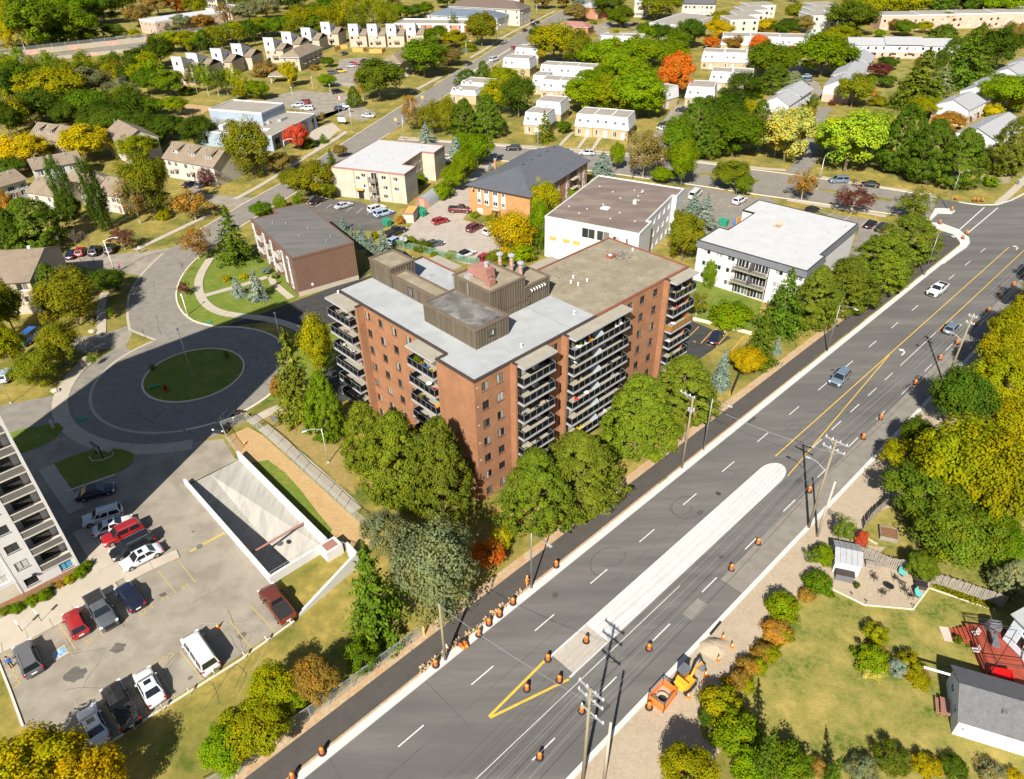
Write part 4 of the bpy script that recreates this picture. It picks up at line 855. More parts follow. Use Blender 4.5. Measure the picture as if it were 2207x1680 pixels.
for p,q in zip(pf,pf[1:]+pf[:1]):
    p,q=np.array(p),np.array(q);d=(q-p)/np.linalg.norm(q-p);n=np.array([-d[1],d[0]]);b.prism([tuple(p-n*.12),tuple(q-n*.12),tuple(q+n*.2),tuple(p+n*.2)],Hb-.25,Hb+.12)
b.build('roof_edge','brown_metal',br)
for k in range(13):bx('roof_sheet',.3,12.4,.3+1.85*k,.3+1.85*k+1.82,Hb+.002,Hb+.02,'roof_slate',br)
for x,y in ((3,19),(5.2,17),(8,12),(5,9),(10,5),(8.5,3.5)):MB().lathe([(.06,0),(.06,.5),(.09,.5),(.09,.56)],8,c=(x,y,Hb)).build('roof_vent','galv',br)
bx('notice_plate',2.8,3.2,-.09,-.055,1.6,2.1,'white_plastic',br)
# ================================================================== beige L block
bp_=[(0,0),(20.6,0),(20.6,6.6),(16.7,6.6),(16.7,18.1),(20.3,18.1),(20.3,24.8),(0,24.8)]
ob={0:[(6.6,4.9,1.25,.9),(8.3,5.75,1.2,.9),(8.6,3.0,1.2,.9),(14.0,5.7,1.3,.9),(17.2,5.6,1.3,.9),(14.2,3.15,1.3,.9),(17.4,3.1,1.3,.9),(14.1,.9,1.2,.9)],3:wrow(11.5,4,[.9,3.3,5.6],1.4,1.2,1.),1:[]}
be=block('beige_apartment_block','beige brick three-storey L-shaped block with bright white flat roof','building',(-44.9,181.4),R(-20.1),bp_,7.55,'brick_beige','roof_bright',ob,(.12,.12,'rust_brown'),style='white',wmats={1:'block_grey',5:'block_grey',3:'tan_wall'})
for k in range(3):
    z=.25+2.45*k
    o=bx('balcony',10.9,13.0,-1.5,-.01,z-.12,z,'wood_grey',be);b=MB()
    for q in range(15):b.box(q*.145,q*.145+.09,-.01,.01,.1,1.0)
    for q in range(10):b.box(-.01,.01,.1+q*.14,.19+q*.14,.1,1.0);b.box(2.08,2.1,.1+q*.14,.19+q*.14,.1,1.0)
    b.box(0,2.1,-.03,.03,1.,1.06);b.build('railing','wood_grey',o,(0,0,.1));window(be,0,0,0,11.2,z+.1,1.6,2.0,'white',-.02,2,near=False)
for x in (10.9,12.95):
    bx('balcony_post',x,x+.1,-1.5,-1.4,0,7.1,'wood_grey',be)
bx('door_hood',6.5,8.8,-.9,0,2.5,2.75,'wood_new',be);window(be,0,0,0,6.9,.1,1.5,2.3,'dark',-.02,2,near=False);bx('service_door',18.2,19.2,-.04,0,.1,2.1,'tan_wall',be)
for x in (6.2,12.9,16.5):bx('downpipe',x,x+.1,-.1,0,.2,7.4,'rust_brown',be)
for x,y in ((4,4.5),(5,10),(6.5,16),(10,5.5),(12,10),(12,18),(15,21.5),(11,23)):b=MB();b.path([(x,y,7.5),(x,y,8.1),(x+.2,y,8.2)],.06,8);b.build('roof_vent','galv',be)
# ================================================================== orange brick block
og=empty('orange_brick_block',(-9.6,168.2,0),R(-31.6),'orange brick block with a dark grey metal hip roof','building')
Ho=6.9;oo={0:[],1:[]}
wall(og,0,0,17,0,0,Ho,[(2.3,.5,1.6,1.2)],'brick_orange');window(og,0,0,0,2.3,.5,1.6,1.2,'white',.14,2,(.5,.5,.48))
for x,w_,p_ in ((2.6,.9,2),(4.5,1.2,2),(7.0,1.25,2),(9.4,.85,2)):
    bx('white_strip',x-.1,x+w_+.1,-.05,-.004,2.7,Ho-.05,'white_siding',og)
    for z in (3.0,5.55):window(og,0,-.05,0,x,z,w_,1.0,'white',-.03,p_,(.02,.02,.03),near=False)
bx('door_hood',6.8,9.0,-1.0,0,2.2,2.35,'concrete',og);window(og,0,0,0,7.3,.05,1.1,2.1,'dark',-.02,1,near=False)
for x in (6.9,8.8):bx('porch_wall',x,x+.15,-.9,0,0,2.2,'brick_orange',og)
ol=[]
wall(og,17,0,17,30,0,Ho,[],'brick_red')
for y in (2,5,11,13.5,18,24.5,27.4):
    bx('white_strip',17.004,17.05,y,y+1.2,.6,Ho-.05,'grey_wall',og)
    for z in (.8,3.1,5.4):window(og,17.05,0,R(90),y+.1,z,1.,1.1,'white',-.03,1,near=False)
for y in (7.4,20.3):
    bx('recess_shade_panel',17.004,17.04,y,y+3.2,.3,Ho-.1,'dark_trim',og)  # flat dark panel: the recess and its shade are only painted
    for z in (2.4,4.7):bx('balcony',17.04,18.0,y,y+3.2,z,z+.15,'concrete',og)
wall(og,17,30,0,30,0,Ho,[],'brick_orange');wall(og,0,30,0,0,0,Ho,[],'brick_orange')
hip(og,0,17,0,30,Ho,3.0,'metal_roof',.55,None,(1.15,.12))
b=MB()
for k in range(44):                                    # standing seams
    y=-.2+k*.7;t=min(1,max(0,(y+.55)/(9.05*1.15)));
    if y>30.3:break
    b.hexa([(17.55,y,Ho+.01),(17.55,y+.04,Ho+.01),(17.55-9.05*t,y+.04,Ho+3*t+.01),(17.55-9.05*t,y,Ho+3*t+.01)],[(17.55,y,Ho+.06),(17.55,y+.04,Ho+.06),(17.55-9.05*t,y+.04,Ho+3*t+.06),(17.55-9.05*t,y,Ho+3*t+.06)])
o=b.build('standing_seams','metal_roof',og)
for y in (11,15,19,23,27):MB().lathe([(.3,-.2),(.3,.15),(.45,.2),(.45,.3),(.1,.42)],10,c=(8.5,y,Ho+3.0)).build('roof_vent','metal_roof',og)
MB().box(-.9,-.4,13,13.5,0,9.2).build('chimney','brick_red',og);bx('chimney_cap',-.95,-.35,12.95,13.55,9.2,9.4,'galv',og)
b=MB();b.lathe([(.02,0),(.35,.1),(.45,.2)],12);o=b.build('satellite_dish','galv',og,(1.6,-.4,6.2));o.rotation_euler=(R(70),0,R(-30))
# ================================================================== white block, brown roof
wo={0:[(1.2,6.9,1.4,1.1),(4.3,6.9,1.4,1.1),(6.6,6.9,1.4,1.1),(1.2,.8,1.4,1.1),(4.3,.8,1.4,1.1),(15.2,6.3,1.4,1.1),(17.9,6.3,.7,1.1),(8.4,5.9,2.9,2.1,'white',2),(11.7,5.9,2.8,2.1,'white',2)],3:wrow(19,6,[.8,3.7,6.6],1.3,1.3,1)}
wb_=block('white_block_brown_roof','white-painted three-storey block with dull brown flat roof','building',(7.5,142.1),R(-29.2),[(0,0),(20.7,0),(20.7,7.1),(19.7,7.1),(19.7,23.5),(20.7,23.5),(20.7,28.7),(0,28.7)],8.8,'white_wall','roof_brown',wo,(.22,.22,'white_wall'),style='white')
for x in (.9,4.0,6.3):bx('wood_panel',x+.2,x+1.8,-.03,-.004,3.95,4.85,'wood_new',wb_);bx('white_strip',x+.1,x+1.9,-.025,-.002,.6,8.2,'white_siding',wb_)
for k in range(9):bx('roof_sheet',.3,19.4,.4+3.1*k,.4+3.1*k+3.06,8.785,8.80,'roof_brown',wb_)
for x,y in ((2,7.5),(6,8),(5.5,5),(8,12),(13,9),(12.5,5),(17.5,6),(10,17),(13,20),(7,20),(11,23),(14,17.5),(3,22)):MB().lathe([(.22,0),(.22,.06),(.1,.1),(.1,.22)],10,c=(x,y,8.8)).build('roof_drain','cream_wall',wb_)
bx('skylight',8.5,10.2,9.2,10.8,8.8,9.0,'white_plastic',wb_);bx('vent_box',13.6,14.4,15,15.8,8.8,9.7,'cream_wall',wb_)
b=MB();b.lathe([(.02,0),(.3,.08),(.42,.2)],12);o=b.build('satellite_dish','galv',wb_,(13.5,21.5,9.4));o.rotation_euler=(R(60),0,R(-30));MB().tube((13.5,21.5,8.8),(13.5,21.6,9.4),.04).build('dish_mast','galv',wb_)
# ================================================================== white block, white roof
fz=(.9,3.5,6.2)
wo={0:[(x,z,1.5,1.0) for x in (1.3,3.9,6.4,15.9,19.6) for z in (1.0,3.55,6.1)],2:[(11.5,z,2.2,1.9) for z in (.6,3.2,5.8)]+[(4,z,1.4,1.) for z in fz]}
ww=block('white_block_white_roof','white three-storey block with charcoal fascia and bright white roof','building',(36.8,129.8),R(-41.7),[(0,0),(21.5,0),(21.5,8.2),(20.6,8.2),(20.6,27.5),(-.6,27.5),(-.6,19.9),(2,19.9),(2,8.2),(0,8.2)],8.35,'white_wall','roof_bright',wo,(.1,.1,'black_trim'),style='white')
b=MB();pf=[(0,0),(21.5,0),(21.5,8.2),(20.6,8.2),(20.6,27.5),(-.6,27.5)]
for i,(p,q) in enumerate(zip(pf,pf[1:])):
    p,q=np.array(p,float),np.array(q,float);d=(q-p)/np.linalg.norm(q-p);n=np.array([-d[1],d[0]]);e0,e1=d*.35,d*.35
    if i==2:e0,e1=-d*.35,-d*.35
    b.hexa([(*(p-n*.38-e0),7.2),(*(q-n*.38+e1),7.2),(*(q-n*.003),7.2),(*(p-n*.003),7.2)],[(*(p-n*.1-e0*.3),8.3),(*(q-n*.1+e1*.3),8.3),(*(q-n*.003),8.3),(*(p-n*.003),8.3)])
b.build('fascia','charcoal_fascia',ww)
for k in range(3):
    z=.15+2.65*k
    bx('recess_shade_panel',8.4,14.9,-.02,-.004,z,z+2.3,'dark_trim',ww)  # shade behind the balconies painted as a flat dark sheet, no real recess
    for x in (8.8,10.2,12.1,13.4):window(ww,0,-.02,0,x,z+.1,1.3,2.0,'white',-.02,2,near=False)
    if k:
        o=bx('balcony',8.3,15.0,-1.5,-.01,z-.12,z+.02,'balcony_slab',ww);b=MB()
        for q in range(46):b.box(q*.145,q*.145+.03,-.015,.015,.1,1.0)
        b.box(0,6.7,-.03,.03,1.,1.05);b.build('railing','window_frame_dark',o,(0,0.03,.1));bx('divider',3.3,3.4,.05,1.45,.14,2.0,'charcoal_fascia',o)
for x,y in ((4,4),(5,15),(9,20),(9,9),(13,14),(14,22),(17,6),(18,19),(19.5,24),(3,24)):MB().lathe([(.05,0),(.05,.5),(.09,.5),(.09,.55)],8,c=(x,y,8.35)).build('roof_vent','galv',ww)
bx('roof_hatch',8.4,9.4,15.4,16.4,8.33,8.6,'rust',ww);b=MB()
for x,y in ((8.2,15.2),(9.6,15.2),(9.6,16.6),(8.2,16.6)):b.tube((x,y,8.35),(x,y,9.3),.03)
b.path([(8.2,15.2,9.3),(9.6,15.2,9.3),(9.6,16.6,9.3),(8.2,16.6,9.3)],.03);b.build('hatch_rail','paint_yellow',ww)
# ================================================================== community building
P0,az,L_,dp=pxrect([CC(665,385),CC(1035,195),CC(400,160)],4.5)
cb_=block('community_building','blue-grey community building with glazed corner and flat tan roofs','building',P0,az,[(0,0),(27,0),(27,11),(16,11),(16,27),(0,27)],4.5,'blue_grey_wall','roof_tan_flat',{0:[(1.2,.2,2.8,3.2,'dark',2),(6,1.6,.8,1.2,'dark',1),(8,1.0,2.6,1.9,'dark',2),(12,1.,3.2,2.2,'dark',3),(18,.3,3,3.2,'dark',3),(23,.3,2.4,3.4,'dark',2)],5:wrow(27,4,[1.],2.,2.,2.)},(.15,.2,'white_siding'))
P1,az1,L1,d1=pxrect([CC(580,195),CC(790,105),CC(320,70)],7.2)
cb2=block('community_hall','taller light blue hall with parapet behind the glazed community building','building',P1,az1,rect(13,20),7.2,'blue_grey_wall','roof_tan_flat',{},(.3,.25,'white_siding'))
for k in range(4):bx('skylight',5+.2,7.2,4.5+k*.9,5.2+k*.9,4.5,4.7,'white_plastic',cb_)
for x,y,w_,h,m in ((2,14,1.6,1.0,'galv'),(2.4,18.5,3.5,1.4,'white_plastic'),(9.5,8.6,1.2,.9,'galv'),(12,8,1,.8,'galv'),(15.5,6,4.0,.7,'galv')):
    bx('rooftop_unit',x,x+w_,y,y+1.3,4.5,4.5+h,m,cb_)
for x,w_,z,h in ((15,.5,3.7,.5),(15.6,.55,3.7,.5),(16.3,.5,3.7,.5),(16.9,.5,3.7,.5),(17.9,.5,3.7,.5),(18.5,.55,3.7,.5),(19.2,.6,3.7,.5),(16,1.6,3.35,.2),(18.3,1.2,3.35,.2)):bx('sign_lettering',x,x+w_,-.05,-.004,z,z+h,'charcoal_fascia',cb_)
# ================================================================== tan townhouse rows on the left
def townrow(name,label,c3,h,rise,units,wm='cream_wall',rm='shingle_tan',depth=None,dorm=True,style='white',porch=True,group=None,width=None):
    P,az,L_,d=pxrect(c3,h);d=depth or d;L_=width or L_
    ops=[]
    for k in range(units):
        u=L_/units;ops+=[(k*u+u*.2,h-2.0,1.2,1.2),(k*u+u*.62,h-2.0,1.0,1.2),(k*u+u*.2,.9,1.4,1.2)]
    e=block(name,label,'townhouse',P,az,rect(L_,d),h,wm,rm,{0:ops},style=style,near=False,roof=False,group=group)
    gable(e,0,L_,0,d,h,rise,rm,'x',.45,wm)
    for k in range(units):
        u=L_/units;window(e,0,0,0,k*u+u*.62,.05,.95,2.05,'white',-.02,1,(.3,.12,.1) if k%2 else (.5,.5,.5),near=False)
        if porch:
            b=MB();x=k*u+u*.55;b.hexa([(x,-1.2,2.3),(x+1.5,-1.2,2.3),(x+1.5,0,2.7),(x,0,2.7)],[(x,-1.2,2.4),(x+1.5,-1.2,2.4),(x+1.5,0,2.8),(x,0,2.8)]);b.build('porch_roof',rm,e)
        if dorm:
            x=k*u+u*.35;zr=h+rise*.35;y=d*.5*.35
            MB().box(x,x+2.2,y,y+d*.3,zr,zr+1.1).build('dormer',wm,e);window(e,x,y,0,.2,zr+.15,.8,.75,'white',-.02,1,near=False);window(e,x,y,0,1.2,zr+.15,.8,.75,'white',-.02,1,near=False)
            b=MB();q=[(x-.2,y-.3,zr+1.1),(x+2.4,y-.3,zr+1.1),(x+2.4,d/2,h+rise+.1),(x-.2,d/2,h+rise+.1)];b.hexa(q,[(p[0],p[1],p[2]+.1) for p in q]);b.build('dormer_roof',rm,e)
        b=MB();b.tube((k*u+.8,d*.35,h+rise*.5),(k*u+.8,d*.35,h+rise+.7),.09);b.build('vent_pipe','galv',e)
    return e
townrow('tan_townhouse_row','tan-roofed townhouse row with dormers and peaked porches beside the street',[TL(850,238),TL(1110,285),TL(1165,190)],5.4,3.0,3,depth=10)
townrow('tan_townhouse_row','tan-roofed townhouse row half hidden by the yellow trees',[TL(146,130),TL(330,158),TL(400,90)],5.4,3.0,3,depth=10)
townrow('tan_townhouse_row','tan-roofed gabled house end between yellow crowns',[TL(545,110),TL(640,165),TL(700,80)],6.2,2.8,1,depth=10,dorm=False,porch=False)
townrow('tan_townhouse_row','low tan-roofed row with grey walls behind the twin columnar trees',[TL(175,300),TL(420,255),TL(410,210)],4.6,1.8,3,'grey_wall',depth=8,dorm=False,porch=False)
townrow('tan_townhouse_row','long low tan roof with grey walls at the left of the columnar trees',[TL(-40,400),TL(130,350),TL(215,300)],4.6,1.8,3,'grey_wall',depth=9,dorm=False,porch=False)
townrow('tan_townhouse_row','tan-roofed house with white gable below the low row',[TL(140,415),TL(300,440),TL(290,330)],4.2,2.2,1,depth=9,dorm=False,porch=False)
townrow('tan_townhouse_row','tan-roofed house between the two columnar trees',[TL(330,360),TL(470,420),TL(430,320)],4.4,2.4,1,depth=9,dorm=False,porch=False)
townrow('tan_townhouse_row','tan-roofed house right of the columnar trees with roof pipes',[TL(500,420),TL(620,440),TL(600,320)],4.6,2.4,2,depth=10,dorm=False,porch=False)
# house at the far left with big tan roof
lh=empty('corner_house',(-89.0,120.5,0),R(-172.5+180),'tan shingled two-storey house end at the left with broad roof','house')
wall(lh,-14,0,0,0,0,6.8,[(11.4,4.9,2.0,1.3),(11.8,2.4,1.6,1.2)],'tan_wall');window(lh,-14,0,0,11.4,4.9,2.0,1.3,'white',.14,2);window(lh,-14,0,0,11.8,2.4,1.6,1.2,'white',.14,2)
wall(lh,0,0,0,15.3,0,6.8,[],'tan_wall');wall(lh,0,15.3,-14,15.3,0,6.8,[],'tan_wall');wall(lh,-14,15.3,-14,0,0,6.8,[],'tan_wall')
MB().add([(0,0,6.8),(0,15.3,6.8),(0,9.,9.2)],[(0,1,2)]).build('gable_wall','tan_wall',lh)
b=MB()
for y0,y1,z0,z1 in ((-.5,9.,6.65,9.2),(15.8,9.,6.6,9.2)):b.hexa([(-14,y0,z0),(.35,y0,z0),(.35,y1,z1),(-14,y1,z1)],[(-14,y0,z0+.15),(.35,y0,z0+.15),(.35,y1,z1+.15),(-14,y1,z1+.15)])
b.build('roof','shingle_tan',lh);bx('roof_vent',-4,-3.5,11.3,11.8,8.4,8.9,'white_plastic',lh)
# ================================================================== modern white-box townhouses
def mod_unit(px,az,label,big=True):
    """px: pixel of the near bottom corner of the unit front"""
    g=G(px)
    e=empty('modern_townhouse',(g[0],g[1],0),az,label,'townhouse','white box townhouse units in rows')
    Lw,D=6.2,11.
    ops=[(.7,.9,1.3,1.3),(3.9,.1,1.1,2.1),(.8,3.6,1.1,1.3),(4.2,3.6,.9,1.2)]
    for i,(p,q) in enumerate(zip(rect(8.6,D),rect(8.6,D)[1:]+rect(8.6,D)[:1])):
        wall(e,*p,*q,0,5.4,ops if i==0 else [],'tan_wall')
    for o in ops:window(e,0,0,0,*o,'white',.14,1,near=False)
    t=[(0,0),(Lw-1.4,0),(Lw-1.4,8),(0,8)]
    b=MB();z0,z1,z2=5.2,10.6,7.6
    b.hexa([(0,-.02,z0),(4.8,-.02,z0),(4.8,9,z0),(0,9,z0)],[(0,-.02,z1),(4.8,-.02,z1),(4.8,9,z2),(0,9,z2)]);b.build('white_tower_box','white_siding',e)
    b=MB();b.hexa([(-.15,-.25,z1),(4.95,-.25,z1),(4.95,9.2,z2-.05),(-.15,9.2,z2-.05)],[(-.15,-.25,z1+.12),(4.95,-.25,z1+.12),(4.95,9.2,z2+.07),(-.15,9.2,z2+.07)]);b.build('shed_roof','white_siding',e)
    window(e,0,-.02,0,1.7,7.2,1.0,1.5,'white',-.02,1,(.02,.02,.025),near=False);window(e,4.8,0,R(90),1.2,7.3,.7,.7,'white',-.02,1,(.02,.02,.025),near=False)
    b=MB();q=[(4.8,-.4,5.3),(8.7,-.4,5.3),(8.7,6.,7.4),(4.8,6.,7.4)];b.hexa(q,[(p[0],p[1],p[2]+.12) for p in q]);q=[(4.8,6,7.4),(8.7,6.,7.4),(8.7,11.4,5.3),(4.8,11.4,5.3)];b.hexa(q,[(p[0],p[1],p[2]+.12) for p in q]);b.build('roof','shingle_tan',e)
    q=[(3.3,-1.4,2.3),(6.0,-1.4,2.3),(6.0,0,2.9),(3.3,0,2.9)];MB().hexa(q,[(p[0],p[1],p[2]+.1) for p in q]).build('porch_roof','shingle_tan',e)
    return e
for i,(px,a) in enumerate(((TW(150,445),-14),(TW(245,420),-10),(TW(400,385),-10),(TW(530,350),-10),(TW(735,305),-10),(TW(850,262),-10),(TW(975,232),-10),(TW(1100,190),-10))):
    mod_unit(px,R(a),('row of white tower-box townhouses behind the poplars' if i<4 else 'row of white tower-box townhouses behind the long hip roof'))
for i,px in enumerate((TU(205,318),TU(330,318),TU(455,318),TU(585,312))):mod_unit(px,R(-3),'row of white tower-box townhouses above orange garden fences')
# hip-roofed two-storey rows
def hiprow(name,label,c3,h,rise,n,wm='tan_wall',rm='shingle_tan',depth=None,width=None,style='white',side=False,ends=(1,1)):
    P,az,L_,d=pxrect(c3,h);d=depth or d;L_=width or L_
    zs=[k*2.7+.9 for k in range(max(1,int(h/2.6)))]
    e=block(name,label,'building',P,az,rect(L_,d),h,wm,rm,{0:wrow(L_,n,zs,1.2,1.3,1.2),1:wrow(d,max(2,int(d/4.5)),zs,1.1,1.3,1.5)},style=style,near=False,roof=False)
    hip(e,0,L_,0,d,h,rise,rm,.5,None,ends);return e
e=hiprow('hip_roof_terrace','tan hip-roofed terrace with little porch roofs beside the white boxes',[TW(815,268),TW(968,272),TW(1140,215)],5.6,2.6,2,depth=24,width=9)
for k in range(5):
    y=2+k*4.5;q=[(9,y,3.),(9,y+2.2,3.),(10.5,y+2.2,2.4),(10.5,y,2.4)];MB().hexa(q,[(p[0],p[1],p[2]+.1) for p in q]).build('porch_roof','shingle_tan',e)
e=hiprow('hip_roof_terrace','tan hip-roofed corner block with entrance stairs and raised lettering',[TU(395,420),TU(520,425),TU(800,285)],5.6,2.6,2,depth=26,width=9.5)
text('COURT',(6.7,-.03,3.6),0,.75,'rust_brown',e,'sign_letters',(R(90),0),.02);bx('sign_line',4.9,8.4,-.03,-.004,2.9,3.05,'rust_brown',e)
for k in range(6):bx('entrance_step',9.6+.32*k,9.9+.32*k+.02,3,5,0,1.2-.2*k,'concrete',e)
for k in range(2):
    y=2.8+10*k;q=[(9.5,y,3.2),(9.5,y+2.4,3.2),(11.3,y+2.4,2.7),(11.3,y,2.7)];MB().hexa(q,[(p[0],p[1],p[2]+.1) for p in q]).build('porch_roof','shingle_tan',e)
e=empty('picnic_shelter',(*G(TW(760,440))[:2],0),R(5),'open tan-roofed shelter by the yellow tree','shelter')
for x in (0,7):
    for y in (0,5):bx('post',x,x+.4,y,y+.4,0,2.8,'brick_beige',e)
hip(e,0,7.4,0,5.4,2.8,1.6,'shingle_tan',.8)
# far blocks along the side street
hiprow('blue_roof_block','two-storey block with a slate-blue hip roof',[T2(565,97),T2(870,112),T2(1000,92)],5.6,3.0,8,'white_wall','shingle_blue',depth=16,width=44)
P,az,L_,d=pxrect([T2(355,155),T2(850,160),T2(850,118)],5.4)
fb=block('low_brick_block','long low red-brick block with white strips and flat grey roof','building',P,az,rect(L_,17),5.4,'brick_red','roof_tan_flat',{0:wrow(L_,9,[.9,3.5],1.6,1.3,2.)},(.5,.25,'white_siding'),style='white',near=False)
for k in range(5):bx('white_strip',5+k*L_/5.4,6.6+k*L_/5.4,-.06,-.004,.4,5.1,'white_siding',fb)
e=hiprow('brown_hip_block','three-storey beige block with dark brown hip roof far up the street',[T2(700,40),T2(1000,55),T2(1110,40)],8.4,3.6,7,'cream_wall','shingle_brown',depth=15,width=46)
def farblock(label,c3,h,wm,rm,n,depth,width=None,par=(.5,.3,'white_siding'),name='far_block',style='white',floors=None,cat='building'):
    P,az,L_,d=pxrect(c3,h);L_=width or L_;fl=floors or max(1,int(h/2.7));zs=[k*h/fl+.9 for k in range(fl)]
    return block(name,label,cat,P,az,rect(L_,depth),h,wm,rm,{0:wrow(L_,n,zs,1.5,1.4,1.5),1:wrow(depth,max(2,int(depth/5)),zs,1.4,1.4,1.6),3:wrow(depth,max(2,int(depth/5)),zs,1.4,1.4,1.6)},par,style=style,near=False)
farblock('orange brick block far up the street',[T2(1060,5),T2(1150,5),T2(1230,-20)],8.5,'brick_orange','roof_tan_flat',3,26)
e=hiprow('brick_corner_house','red brick house with grey hip roof by the far turning circle',[T2(1550,48),T2(1690,48),T2(1732,20)],6.2,2.4,3,'brick_red','shingle_grey',depth=11,width=17)
hiprow('brick_bungalow','low orange-brown bungalow with hip roof behind the big green tree',[T2(1372,165),T2(1500,172),T2(1575,160)],4.0,2.0,3,'brick_orange','rust_brown',depth=10,width=19)
farblock('beige block standing behind dark trees at the far circle',[T2(1885,10),T2(1975,10),T2(1980,0)],8.5,'cream_wall','shingle_brown',4,16)
farblock('white two-storey block with grey flat roof behind green trees',[TV(835,140),TV(1050,158),TV(1240,70)],6.4,'white_wall','roof_tan_flat',6,44)
farblock('far beige block with dark flat roof at the top edge',[TX(30,25),TX(225,28),TX(275,5)],6.5,'cream_wall','shingle_dark',7,22,par=(.3,.3,'dark_trim'))
farblock('far low tan building with white roof beyond the expressway',[T1(885,128),T1(985,145),T1(1190,92)],6.5,'brick_pink','roof_bright',4,45)
farblock('small far building at the top edge beyond the trees',[T1(1310,60),T1(1470,70),T1(1500,40)],5,'brick_pink','roof_tan_flat',4,20)
farblock('far beige tower block peeking over the trees',[T1(1300,-40),T1(1370,-40),T1(1380,-60)],9,'cream_wall','roof_tan_flat',4,14)
farblock('far white building with vents at the top right',[T3(2130,25),T3(2200,35),T3(2207,10)],6,'white_wall','roof_bright',3,20)
# stepped beige slabs
def stepblock(label,px,h,az,mods,wm,endm,rm='roof_tan_flat',name='stepped_block'):
    """mods: (x, y, w, d) boxes in local metres"""
    P=G(px,h)[:2];e=empty(name,(P[0],P[1],0),R(az),label,'building')
    for k,(x,y,w_,d) in enumerate(mods):
        zs=[.9,3.6,6.3][:max(1,int(h/2.7))];hh=h+.004*k
        c=[(x,y),(x+w_,y),(x+w_,y+d),(x,y+d)]
        for i in range(4):
            p,q=c[i],c[(i+1)%4];a=math.atan2(q[1]-p[1],q[0]-p[0]);L_=math.hypot(q[0]-p[0],q[1]-p[1])
            ol=wrow(L_,max(2,int(L_/4.5)),zs,1.3,1.4,1.4) if i in (0,1) else []
            wall(e,*p,*q,0,hh,ol,endm if i==1 else wm)
            for o in ol:window(e,*p,a,*o,'white',near=False,panes=1)
        MB().box(x-.1,x+w_+.1,y-.1,y+d+.1,hh-.05,hh+.5).build('cornice','white_siding',e);MB().box(x+.35,x+w_-.35,y+.35,y+d-.35,hh+.4,hh+.52+.003*k).build('roof',rm,e)
    return e
stepblock('beige stepped block with brown brick ends and white cornice',TX(310,125),8.2,4,[(0,0,15,16),(9,15.5,15,16),(18,31,15,16),(27,47,15,16)],'cream_wall','brick_red')
stepblock('grey stepped block with white cornice beside the big trees',TX(800,100),8.2,6,[(0,0,13,17),(9,16.5,14,17),(18,33,14,17)],'grey_wall','cream_wall')
stepblock('long wavy brick block with white cornice behind the evergreens',TY(300,110),6.6,-4,[(0,0,20,14),(20.2,2,20,14),(40.4,4,20,14),(60.6,6,22,14),(82.8,8,22,14)],'brick_pink','brick_red')
# ================================================================== white mansard townhouses
def mansard(label,px,az,units,ulen=5.7,depth=9.5,z1=6.6,group=None,door_side=True,wm='brick_buff'):
    """px: pixel of the near-left ground corner. units stepped slightly"""
    g=G(px);e=empty('mansard_townhouse_row',(g[0],g[1],0),R(az),label,'townhouse',group)
    for k in range(units):
        x0=k*ulen;x1=x0+ulen;off=(.45 if k%2 else 0.)
        c=[(x0+.01,off),(x1-.01,off),(x1-.01,depth),(x0+.01,depth)]
        ops=[(.9,.7,1.1,1.5),(3.6,.05,1.0,2.1)]
        for i in range(4):
            p,q=c[i],c[(i+1)%4];wall(e,*p,*q,0,3.1,ops if i==0 else [],wm)
        window(e,*c[0],0,*ops[0],'white',.14,2,near=False);window(e,*c[0],0,*ops[1],'white',.05,1,(.55,.55,.53),near=False)
        o,i_=.22,.4
        eL=o if k==0 else -.005;eR=o if k== units-1 else -.005;iL=i_ if k==0 else .0;iR=i_ if k== units-1 else .0
        bt=[(x0-eL,off-o,3.0),(x1+eR,off-o,3.0),(x1+eR,depth+o,3.0),(x0-eL,depth+o,3.0)]
        tp=[(x0+iL,off+i_-.25,z1+.05*(k%2)),(x1-iR,off+i_-.25,z1+.05*(k%2)),(x1-iR,depth-i_,z1+.05*(k%2)),(x0+iL,depth-i_,z1+.05*(k%2))]
        MB().hexa(bt,tp).build('mansard_roof','white_siding',e)
        MB().box(x0+.35,x1-.35,off+.5,depth-.7,z1,z1+.1).build('flat_roof','roof_tan_flat',e)
        b=MB();zt=z1+.05*(k%2);b.box(x0+iL,x1-iR,off+.1,off+.38,zt,zt+.22);b.box(x0+iL,x1-iR,depth-.6,depth-.35,zt,zt+.22);b.box(x0+iL,x0+iL+.25,off+.38,depth-.6,zt,zt+.22);b.box(x1-iR-.25,x1-iR,off+.38,depth-.6,zt,zt+.22);b.build('parapet','white_siding',e)
        for xx in (1.0,3.6):
            MB().box(x0+xx,x0+xx+1.15,off-.3,off+.3,4.5,5.55).build('dormer','white_siding',e);window(e,x0+xx,off-.3,0,.12,4.62,.9,.8,'white',-.02,2,(.03,.03,.035),near=False)
        b=MB();b.tube((x0+2.4,depth*.5,z1+.1),(x0+2.4,depth*.5,z1+.8),.08);b.build('vent_pipe','galv',e)
    if units>1:
        for k in range(units):
            b=MB();b.path([(k*ulen+.8,depth*.7,z1+.1),(k*ulen+.8,depth*.7,z1+.6),(k*ulen+3.8,depth*.7,z1+.6),(k*ulen+3.8,depth*.7,z1+.1)],.03);b.build('roof_rail','galv',e)
    return e
mansard('white mansard row with three doors facing the cross street',TM(652,712),-22,3)
mansard('white mansard end house beside the small dark spruce',TM(322,700),-22,1,8.0,8)
mansard('white mansard pair stepped behind the end house',TM(395,620),-22,1,9.,9)
mansard('white mansard row in the second line with four dormers',TM(430,470),-21,2,7.0,8.5)
mansard('white mansard row in the third line left of the green trees',TM(425,365),-21,3,7.6,8)
mansard('white mansard house at the corner beside the side street',TM(185,315),-21,1,12.0,9)
mansard('white mansard house behind the corner house by the street',TM(262,245),-21,1,11.0,9)
